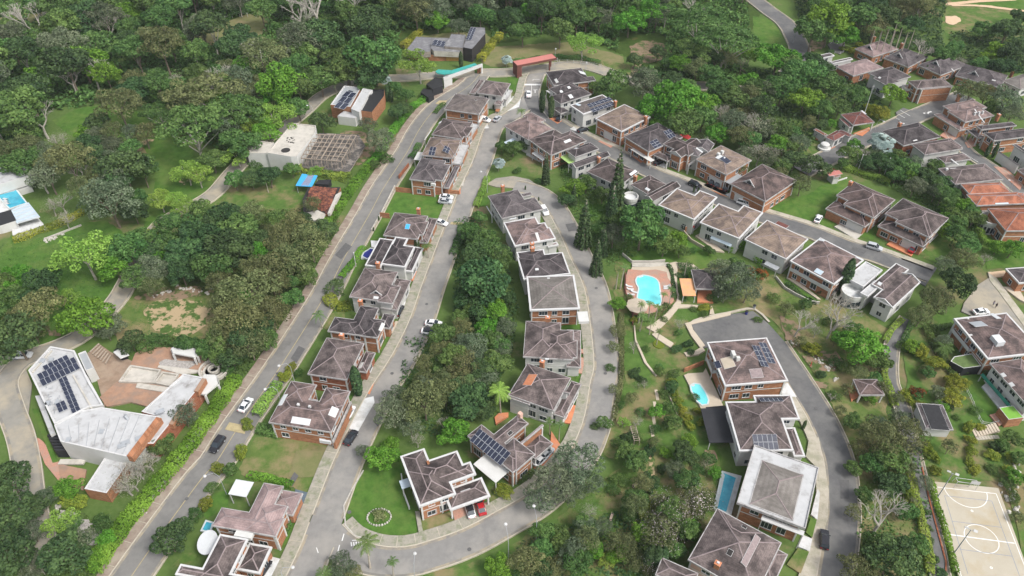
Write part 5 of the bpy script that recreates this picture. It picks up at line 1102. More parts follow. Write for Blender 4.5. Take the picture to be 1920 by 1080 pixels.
# round canopy, red canopy behind, etc.
p=G(*tile(TE,480,735),3.2); r=empty('round_canopy',(p[0],p[1],0),.2); tag(r,'half round white canopy at the back of the house on the bottom edge','canopy')
mb=MB(); pts=[(2.7*math.cos(a)*.72,2.7*math.sin(a)) for a in np.linspace(0,2*math.pi,28)[:-1]]; mb.prism(pts,3.0,3.15,bot=True); mb.build('canopy_sheet',M['skylight'],r)
mb=MB(); mb.bar((1.5,0,0),(1.5,0,3),.12); mb.bar((-1.5,0,0),(-1.5,0,3),.12); mb.build('post',M['trim'],r)
mb=MB(); w=[tuple(G(*tile(TK,*p),2.8)) for p in ((1165,490),(1240,485),(1295,515),(1270,545),(1180,520))]; mb.prism(w,2.6,2.8,bot=True); tag(mb.build('red_canopy',M['redawn']),'bright red canopy peeping out behind the charcoal roofs of the upper street','canopy')
# turf roofed boxes right
r=block('garden_room','dark walled garden room with a mossy flat roof below the large rosy roof','garden room',[('body',TW,[(460,260),(490,220),(640,195),(720,300),(570,320)],-.2,2.8,'black','mossroof',(.1,.15))])
r=block('garden_room','small brick garden room with a bright green turf roof by the dark green awning','garden room',[('body',TW,[(870,650),(990,632),(1078,735),(950,752)],-.2,2.8,'brick','astro',(.08,.12))])
r=block('pergola','black mesh pergola over the passage next to the small oval pool','pergola',[('mesh_roof',TY,[(500,860),(765,835),(735,955),(545,970)],2.5,2.62,'black','blackroof',None)])
# garden stairs of sleepers
mb=MB()
for k in range(9):
    a=G(*tile(TW,665+k*22,855-k*5),.45); mb.box(a[0]-.28,a[0]+.28,a[1]-1.3,a[1]+1.0,.1,.3+.06*k)
tag(mb.build('garden_steps',M['pathpink']),'flight of pale garden steps beside the fenced lawn','steps')
mb=MB()
for k in range(8):
    a=G(*tile(TW,690+k*24,905-k*2),.4); mb.box(a[0]-.3,a[0]+.3,a[1]-.5,a[1]+.5,.1,.3)
tag(mb.build('garden_steps',M['sidewalk']),'lower run of pale garden steps under the fenced lawn','steps')
# ---------------- walls, fences, hedges ----------------
def wallrun(name,label,T,pts,h,m,w=.25,cat='wall',z0=-.2):
    c=[G(*tile(T,*p)) for p in pts]; mb=MB(); L,Rr=sides(c,w/2,-w/2)
    for i in range(len(c)-1): mb.add([(*L[i],z0),(*L[i+1],z0),(*Rr[i+1],z0),(*Rr[i],z0),(*L[i],h),(*L[i+1],h),(*Rr[i+1],h),(*Rr[i],h)],[(0,1,5,4),(1,2,6,5),(2,3,7,6),(3,0,4,7),(4,5,6,7)])
    o=mb.build(name,M[m]); tag(o,label,cat); return o
for a in [('garden_wall','orange brick garden wall under the charcoal roof brick house, along the lawn',TB,[(375,535),(700,570),(860,560),(1090,575)],1.7,'brick'),
('garden_wall','short orange brick wall closing the narrow lawn by the avenue',TB,[(200,825),(305,835)],1.8,'brick'),
('retaining_wall','grey retaining wall between the avenue and the lawn with the two white cars',TB,[(365,490),(210,800),(100,990)],1.0,'concrete'),
('retaining_wall','brown garden wall beside the avenue next to the charcoal roof',TB,[(410,400),(520,260)],1.6,'brickdark'),
('garden_wall','white curved garden wall beside the corner house',TF,[(128,670),(145,800),(185,910)],1.2,'white'),
('garden_wall','grey stone edge of the corner lawn',tt(1,2),[(605,490),(540,600),(495,690),(505,800),(560,860),(700,895)],.45,'stone'),
('garden_wall','pale stepped wall curving below the two brown roofs',TN,[(300,480),(370,560),(560,670)],1.2,'pathpink'),
('garden_wall','whitish garden wall along the foot of the rosy roof garden',TO,[(-80,500),(0,600),(100,660),(240,730),(320,740)],1.0,'stone'),
('garden_wall','brick spur wall beside the red awning',TN,[(460,400),(310,480)],2.2,'brick'),
('retaining_wall','grey wall behind the round pool terrace',Tf,[(90,50),(185,130),(380,130),(520,118)],1.1,'concrete'),
('retaining_wall','dark fence wall on the left side of the pool terrace',Tf,[(120,240),(115,400),(150,560),(195,650),(195,760)],.9,'rust'),
('drain_channel','long dark timber drain edge in the garden beside the yellow hedge',TY,[(40,640),(120,820),(215,1070)],.5,'wood'),
('garden_wall','orange brick wall at the top of the oval pool terrace',TY,[(250,470),(470,380)],1.5,'brick'),
('retaining_wall','reddish wall on the right side of the service drive',Tk,[(330,90),(400,400),(480,700),(550,960),(545,1080)],.6,'brickdark'),
('garden_wall','white low wall beside the tiny outbuilding',TX,[(390,975),(525,930)],.6,'white'),
('garden_wall','pale kerb wall on the road side of the gate',TI,[(545,195),(480,390),(490,560),(590,680)],.7,'concrete'),
('garden_wall','stone wall in the forest meadow left of the villa hedge',tt(0,1),[(250,270),(330,240),(460,190)],.6,'stone')]: wallrun(*a)
def fence(label,T,pts,h=1.6,m='trim',post='trim',step=2.4,rails=2):
    c=spline([G(*tile(T,*p)) for p in pts],step); r=empty('fence',(c[0][0],c[0][1],0)); tag(r,label,'fence'); o=c[0]
    mb=MB()
    for i in range(len(c)-1):
        for k in range(rails): z=h*(k+1)/rails-.1; mb.bar((*(c[i]-o),z),(*(c[i+1]-o),z),.035)
    mb.build('rails',M[m],r)
    mb=MB(); mb.box(-.06,.06,-.06,.06,0,h+.1); me=mb.mesh('post',[M[post]])
    for p in c: inst('post',me,r,(p[0]-o[0],p[1]-o[1],0))
fence('white post fence along the meadow behind the red gate portal',TZ,[(1340,560),(1500,535),(1700,510),(1830,525)],2.0)
fence('pale post fence beside the curved entrance road',TI,[(620,60),(800,60),(950,70),(1180,110)],1.8)
fence('white railing around the sloping artificial lawn',TW,[(520,390),(620,570),(720,790),(850,785)],1.1,step=1.6)
fence('row of white garden posts in the far meadow at the top left',tt(0,0),[(1220,170),(1270,115),(1350,95),(1440,100)],1.8,step=3,rails=1)
fence('white posts and rail around the upper parking area',TQ,[(200,230),(330,250),(390,210)],1.0,step=2)
# ---------------- foliage ----------------
def leafmesh(name,pts,nrm,size,tone,m,jit=.6,seed=0,rngs=(.7,1.3),long_=1.0):
    rg=np.random.default_rng(seed); n=len(pts)
    nn=nrm+rg.normal(0,jit,(n,3)); nn/=np.linalg.norm(nn,axis=1,keepdims=True)+1e-9
    t=np.cross(nn,rg.normal(0,1,(n,3))); t/=np.linalg.norm(t,axis=1,keepdims=True)+1e-9; b=np.cross(nn,t)
    s=size*rg.uniform(*rngs,(n,1))
    q=np.stack([pts-t*s*long_-b*s*.35,pts+b*s*.8-t*s*.15,pts+t*s*long_+b*s*.2,pts-b*s*.75+t*s*.2],axis=1).reshape(-1,3)
    q[2::4]-=nn*s*.25; q[0::4]-=nn*s*.25
    me=bpy.data.meshes.new(name); me.vertices.add(4*n); me.vertices.foreach_set('co',q.astype(np.float32).ravel())
    me.loops.add(4*n); me.loops.foreach_set('vertex_index',np.arange(4*n,dtype=np.int32))
    me.polygons.add(n); me.polygons.foreach_set('loop_start',np.arange(0,4*n,4,dtype=np.int32))
    try: me.polygons.foreach_set('loop_total',np.full(n,4,dtype=np.int32))
    except Exception: pass
    at=me.attributes.new('tone','FLOAT','FACE'); at.data.foreach_set('value',np.clip(tone,0,1).astype(np.float32))
    if m: me.materials.append(m)
    me.update(); me.validate(); return me
def lobes_pts(L,n,rg,low=-.35):
    """L: list of (cx,cy,cz,rx,rz); points on lobe shells not buried in the others"""
    ar=np.array([l[3]*l[3] for l in L]); cnt=(n*1.6*ar/ar.sum()).astype(int)+8; P_=[];N_=[];T_=[]
    for k,(cx,cy,cz,rx,rz) in enumerate(L):
        d=rg.normal(0,1,(cnt[k],3)); d/=np.linalg.norm(d,axis=1,keepdims=True); d=d[d[:,2]>low]
        rr=rg.uniform(.80,1.06,(len(d),1)); p=np.array([cx,cy,cz])+d*np.array([rx,rx,rz])*rr
        P_.append(p);N_.append(d*np.array([1,1,rx/rz*1.0]));T_.append(np.full(len(d),rg.uniform(.05,.70))+rg.normal(0,.24,len(d)))
    P_=np.concatenate(P_);N_=np.concatenate(N_);T_=np.concatenate(T_); keep=np.ones(len(P_),bool)
    for cx,cy,cz,rx,rz in L:
        q=(P_-np.array([cx,cy,cz]))/np.array([rx,rx,rz]); keep&=(np.sum(q*q,axis=1)>.55)
    return P_[keep],N_[keep]/np.linalg.norm(N_[keep],axis=1,keepdims=True),T_[keep]
def crown_round(seed,n=4200,nl=34,flat=.80,leaf=.052,spread=.70,lump=.28):
    rg=np.random.default_rng(seed); L=[(0,0,0,.60,.60*flat)]
    for k in range(nl):
        a=rg.uniform(0,2*math.pi); e=rg.uniform(-.30,1.0); c=math.sqrt(max(0,1-e*e)); s=spread*rg.uniform(.66,1.20); r=lump*rg.uniform(.55,1.25)
        L.append((math.cos(a)*c*s,math.sin(a)*c*s,e*s*flat,r,r*.85))
    p,nn,t=lobes_pts(L,n,rg); return leafmesh('crown',p,nn,leaf,t,LEAF['M'],.55,seed)
def crown_umbrella(seed,n=4200):
    rg=np.random.default_rng(seed); L=[]
    for k in range(44):
        a=rg.uniform(0,2*math.pi); s=.88*math.sqrt(rg.uniform(.0,1)); r=rg.uniform(.12,.24); z=.30*(1-s*s)+rg.uniform(-.09,.09)
        L.append((math.cos(a)*s,math.sin(a)*s,z,r,r*.34))
    p,nn,t=lobes_pts(L,n,rg,-.2); return leafmesh('crown',p,nn,.030,t,LEAF['M'],.5,seed)
def crown_airy(seed,n=2600):
    rg=np.random.default_rng(seed); L=[]
    for k in range(30):
        a=rg.uniform(0,2*math.pi); e=rg.uniform(-.3,1); c=math.sqrt(max(0,1-e*e)); s=rg.uniform(.35,.90); r=rg.uniform(.13,.26)
        L.append((math.cos(a)*c*s,math.sin(a)*c*s,e*s*.75,r,r*.7))
    p,nn,t=lobes_pts(L,n,rg,-.7); return leafmesh('crown',p,nn,.034,t,LEAF['M'],.9,seed)
def crown_wisp(seed,n=700):
    rg=np.random.default_rng(seed); p=rg.normal(0,.42,(n,3))*np.array([1,1,.6]); p[:,2]+=.1
    return leafmesh('crown',p,p/np.linalg.norm(p,axis=1,keepdims=True),.026,rg.uniform(0,1,n),LEAF['K'],1.0,seed)
def crown_cone(seed,n=3000,slim=.30,wh=True):
    rg=np.random.default_rng(seed); z=1-np.sqrt(rg.uniform(0,1,n)); 
    if wh: z=np.clip(np.round(z*13)/13+rg.normal(0,.012,n),0.02,1)
    a=rg.uniform(0,2*math.pi,n); k=np.round(a/(2*math.pi)*9)/9*2*math.pi if wh else a
    a=k+rg.normal(0,.11,n) if wh else a; r=slim*((1-z)**.75)*(rg.uniform(.15,1,n)**.5 if wh else rg.uniform(.85,1.05,n))
    p=np.stack([np.cos(a)*r,np.sin(a)*r,z-(r*.22 if wh else 0)],1); nn=np.stack([np.cos(a)*.6,np.sin(a)*.6,np.full(n,.7)],1)
    return leafmesh('crown',p,nn,.020 if wh else .028,rg.uniform(0,1,n),LEAF['P'],.5,seed)
def crown_column(seed,n=900):
    rg=np.random.default_rng(seed); z=rg.uniform(0,1,n); a=rg.uniform(0,2*math.pi,n); r=.13*np.sin(np.clip(z*.93+.07,0,1)*math.pi)**.5*rg.uniform(.9,1.05,n)
    p=np.stack([np.cos(a)*r,np.sin(a)*r,z],1); nn=np.stack([np.cos(a),np.sin(a),np.full(n,.4)],1)
    return leafmesh('crown',p,nn,.035,rg.uniform(0,1,n),LEAF['P'],.4,seed)
def fronds(seed,nf=17,L=1.0,nleaf=16,droop=.55,wid=.20,mt='M'):
    """feather palm head: every frond a midrib with paired leaflets"""
    rg=np.random.default_rng(seed); mb=MB(); tone=[]
    for k in range(nf):
        a=2*math.pi*k/nf*1.0+rg.uniform(-.2,.2); up=rg.uniform(.05,.95); l=L*rg.uniform(.85,1.1)
        prev=None
        for i in range(nleaf):
            t=(i+1)/nleaf; r=l*t*math.cos(up*.8)*(1-.12*t*t); z=l*(math.sin(up*.9)*t-droop*t*t*(1.1-up*.3))
            c=Vector((math.cos(a)*r,math.sin(a)*r,z)); sd_=Vector((-math.sin(a),math.cos(a),0)); fw=Vector((math.cos(a),math.sin(a),-.3*t)).normalized()
            w=wid*l*math.sin(math.pi*min(1,.12+t*.86))**.7
            for s in (-1,1):
                tip=c+sd_*s*w+fw*w*.5-Vector((0,0,w*.45)); mb.add([c-fw*.018*l,c+fw*.022*l,tip],[(0,1,2)]); tone.append(rg.uniform(.2,1))
            if prev is not None: mb.add([prev+sd_*.008,prev-sd_*.008,c-sd_*.008,c+sd_*.008],[(0,1,2,3)]); tone.append(.9)
            prev=c
    me=mb.mesh('palm_crown',[LEAF[mt]]); at=me.attributes.new('tone','FLOAT','FACE'); at.data.foreach_set('value',np.array(tone,dtype=np.float32)); return me
def fanhead(seed,nf=34):
    rg=np.random.default_rng(seed); mb=MB(); tone=[]
    for k in range(nf):
        a=2*math.pi*k*.382; up=rg.uniform(-.1,1.25); d=Vector((math.cos(a)*math.cos(up),math.sin(a)*math.cos(up),math.sin(up)*.8)); c=d*rg.uniform(.34,.72)
        n_=(Vector((0,0,1))*.8+d*.35).normalized(); x=(d-n_*d.dot(n_)).normalized(); y=n_.cross(x); base=c; R_=rg.uniform(.24,.34); m=12; tn=rg.uniform(.3,1)
        for i in range(m):
            t0=-1.9+3.8*i/m; t1=-1.9+3.8*(i+1)/m; tm=(t0+t1)/2; zz=.05*(i%2)
            mb.add([base,base+(x*math.cos(t0)+y*math.sin(t0))*R_*.92-n_*.05,base+(x*math.cos(tm)+y*math.sin(tm))*R_*1.08-n_*(.09),base+(x*math.cos(t1)+y*math.sin(t1))*R_*.92+n_*.0],[(0,1,2),(0,2,3)]); tone+= [tn,tn*.75]
        mb.add([(0,0,0),(.02,.02,0),tuple(base)],[(0,1,2)]); tone.append(.5)
    me=mb.mesh('palm_crown',[LEAF['A']]); at=me.attributes.new('tone','FLOAT','FACE'); at.data.foreach_set('value',np.array(tone,dtype=np.float32)); return me
def trunkmesh(seed,limbs=5,h=1.0,r=.035,top=.55,spread=.45,lean=.06):
    rg=random.Random(seed); mb=MB(); lx,ly=rg.uniform(-lean,lean),rg.uniform(-lean,lean)
    P0=[(0,0,-.02),(lx*.4,ly*.4,h*.3),(lx,ly,h*top)]; mb.tube(P0,[r*1.25,r,r*.8],7)
    for k in range(limbs):
        a=2*math.pi*k/limbs+rg.uniform(-.4,.4); s=spread*rg.uniform(.6,1.1); b=h*rg.uniform(.4,1)*top; f=b/(h*top)
        mb.tube([(lx*f,ly*f,b),(lx+math.cos(a)*s*.45,ly+math.sin(a)*s*.45,b+(h-b)*.45),(lx+math.cos(a)*s,ly+math.sin(a)*s,h*.98)],[r*.6,r*.42,r*.14],5)
    return mb.mesh('trunk',[M['bark']])
def baretree(seed,depth=5,spread=.62):
    rg=random.Random(seed); mb=MB()
    def rec(p,d,l,r,k):
        q=p+d*l; m_=p+d*l*.5+Vector((rg.uniform(-1,1),rg.uniform(-1,1),0))*l*.07
        mb.tube([p,m_,q],[r,r*.85,r*.7],6 if k>3 else 4)
        if k==0: return
        for i in range(3 if k>2 else 3):
            a=rg.uniform(0,2*math.pi); w=Vector((math.cos(a),math.sin(a),rg.uniform(-.1,.35)))*spread*rg.uniform(.7,1.3)
            nd=(d+w).normalized(); nd.z=max(nd.z,.02); rec(q,nd.normalized(),l*rg.uniform(.62,.82),r*.6,k-1)
    rec(Vector((0,0,-.02)),Vector((rg.uniform(-.1,.1),rg.uniform(-.1,.1),1)).normalized(),.30,.030,depth)
    return mb.mesh('branches',[M['palebark']])
def palmtrunk(seed,h=1.0,bend=.06,r=.02):
    mb=MB(); mb.tube([(0,0,-.02),(bend*.3,0,h*.35),(bend*.7,0,h*.7),(bend,0,h)],[r*1.5,r,r*.85,r*.8],7); return mb.mesh('trunk',[M['palmbark']])
CR={'round':[crown_round(s,flat=f,lump=l) for s,f,l in ((1,.8,.27),(2,.7,.24),(3,.95,.27),(4,.82,.30))],
 'dense':[crown_round(s,n=4600,nl=40,flat=.82,leaf=.045,spread=.74,lump=.24) for s in (11,12)],
 'feather':[crown_round(s,n=4800,nl=46,flat=f,leaf=.034,spread=.70,lump=.23) for s,f in ((21,.8),(22,1.0))],
 'umb':[crown_umbrella(s) for s in (31,32,33)],'airy':[crown_airy(s) for s in (41,42,43)],'wisp':[crown_wisp(s) for s in (51,52)],
 'cone':[crown_cone(61,2000,.17),crown_cone(62,1800,slim=.14)],'col':[crown_column(71)]}
TRK={'n':[trunkmesh(s) for s in (1,2,3)],'u':[trunkmesh(s,9,1,.03,.42,.72) for s in (4,5)],'bare':[baretree(s) for s in (6,7,8)],'palm':[palmtrunk(1),palmtrunk(2,1,-.05)],'pole':[palmtrunk(3,1,.01,.016)]}
PALM=[fronds(81,19),fronds(82,15,droop=.7),fronds(83,13,droop=.45,wid=.26)]; FAN=[fanhead(91),fanhead(92)]
def setmat(o,m):
    if m: o.material_slots[0].link='OBJECT'; o.material_slots[0].material=m
# kind -> (name, category, phrase, leaf material, crown set, height/radius, crown z fraction)
KIND={'B':('broadleaf_tree','tree','broad dark tree','B','round',1.7,.60),'M':('rounded_tree','tree','rounded green tree','M','round',1.7,.60),
 'G':('bright_tree','tree','bright green dense tree','G','dense',1.5,.58),'L':('lime_tree','tree','lime green airy tree','L','airy',1.5,.6),
 'U':('umbrella_tree','tree','wide olive flat topped tree','O','umb',1.15,.80),'V':('umbrella_tree','tree','green flat topped tree','M','umb',1.15,.80),
 'O':('olive_tree','tree','olive toned feathery tree','O','feather',1.8,.62),'S':('grey_leaved_tree','tree','grey green tree','S','feather',1.7,.62),
 'K':('sparse_tree','tree','pale half bare tree','K','wisp',1.5,.7),'Y':('yellow_shrub','shrub','yellow green bushy shrub','Y','dense',1.1,.45),
 's':('shrub','shrub','dark green round shrub','B','round',1.0,.42),'m':('shrub','shrub','mid green leafy shrub','M','feather',1.0,.42),
 'R':('flame_shrub','tree','red and green tree','R','airy',1.3,.6),'F':('blossom_tree','tree','green tree with pale pink blossom','O','feather',1.5,.6),
 'P':('araucaria','tree','dark conical araucaria','P','cone',0,0),'C':('cypress','tree','slim dark cypress','P','col',0,0),'N':('bare_tree','tree','leafless pale tree','K','wisp',1.5,.7)}
TREES=[]; trng=random.Random(7)
def solve(px,py,rpx,hr,cz):
    """ground point whose crown centre is seen at px,py; the radius in metres comes from its distance"""
    r=rpx/pscale(py)
    for _ in range(3):
        h=r*hr; r=rpx/(pscale(py)*CH/(CH-h*cz))
    return G(px,py,r*hr*cz),r,r*hr
def tree(px,py,rpx,k,forest=None,mesh_i=None,lab=None):
    nm,cat,ph,lm,cs,hr,cz=KIND[k]; rz=trng.uniform(0,6.28)
    if k in 'PC':      # rpx is the full height in pixels and px,py the foot
        g=G(px,py,0); dep=PITCH+math.atan((py-540)/FPX); h=rpx/(pscale(py)*math.cos(dep)); r=empty(nm,(g[0],g[1],0),rz); 
        c=inst('crown',CR[cs][trng.randrange(len(CR[cs]))],r,(0,0,h*.06),(0,0,0),(h*.95,)*3); t=inst('trunk',TRK['pole'][0],r,(0,0,0),(0,0,0),(h,h,h*.95))
        TREES.append((r,px,py,ph,k,forest,h,cat,lab)); return r
    g,rad,h=solve(px,py,rpx,hr,cz); r=empty(nm,(g[0],g[1],0),rz)
    cm=CR[cs][trng.randrange(len(CR[cs]))] if mesh_i is None else CR[cs][mesh_i]
    if k in 'sYm' and rad<4:
        q_=trng.uniform(.75,1.25); c=inst('crown',cm,r,(0,0,h*cz),(trng.uniform(-.3,.3),trng.uniform(-.3,.3),0),(rad*q_,rad/q_,rad*trng.uniform(.6,1.0))); setmat(c,LEAF[lm])
    elif k=='N': pass
    else:
        sq=trng.uniform(.86,1.12)
        c=inst('crown',cm,r,(0,0,h*cz if k not in 'UV' else h*.72),(trng.uniform(-.08,.08),trng.uniform(-.08,.08),0),(rad*sq,rad/sq,rad*(.85 if k not in'UV' else 1))); setmat(c,LEAF[lm])
    if k=='F':
        c2=inst('blossom',CR['wisp'][0],r,(0,0,h*cz+.12*rad),(0,0,1),(rad*1.15,rad*1.15,rad*1.15)); setmat(c2,LEAF['W'])
    if k=='R':
        c2=inst('green_leaves',CR['airy'][0],r,(0,0,h*cz-.1*rad),(0,0,1),(rad*.95,)*3); setmat(c2,LEAF['M'])
    if k in 'KN':
        q_=1.45 if k=='N' else 1.05; b=inst('branches',TRK['bare'][trng.randrange(3)],r,(0,0,0),(0,0,trng.uniform(0,6)),(h*q_*1.1,h*q_*1.1,h*q_))
    elif k in 'sYm' and rad<4:
        t=inst('stem',TRK['n'][trng.randrange(3)],r,(0,0,0),(0,0,0),(rad*.9,rad*.9,h*.6)); 
    else:
        tk=TRK['u'] if k in 'UV' else TRK['n']; t=inst('trunk',tk[trng.randrange(len(tk))],r,(0,0,0),(0,0,0),(rad*1.0,rad*1.0,h*(.80 if k not in'UV' else .78)))
        if k in 'UVL': setmat(t,M['palebark'])
    TREES.append((r,px,py,ph,k,forest,rad,cat,lab)); return r
def palm(px,py,rpx,h,mesh=0,lab=None,mt=None,trunk='palm',name='palm_tree',fan=False,ph='feather palm'):
    g=G(px,py,h); rad=rpx/pscale(py)*(CH-h)/CH; r=empty(name,(g[0],g[1],0),trng.uniform(0,6.28)); tm=TRK[trunk][trng.randrange(len(TRK[trunk]))]
    b=.055 if tm==TRK['palm'][0] else (-.05 if tm==TRK['palm'][1] else .01)
    inst('trunk',tm,r,(-b*h,0,0),(0,0,0),(h,h,h)); c=inst('crown',FAN[mesh] if fan else PALM[mesh],r,(0,0,h),(0,0,0),(rad,rad,rad)); setmat(c,LEAF[mt] if mt else None)
    TREES.append((r,px,py,ph,'palm',None,rad,'palm',lab)); return r
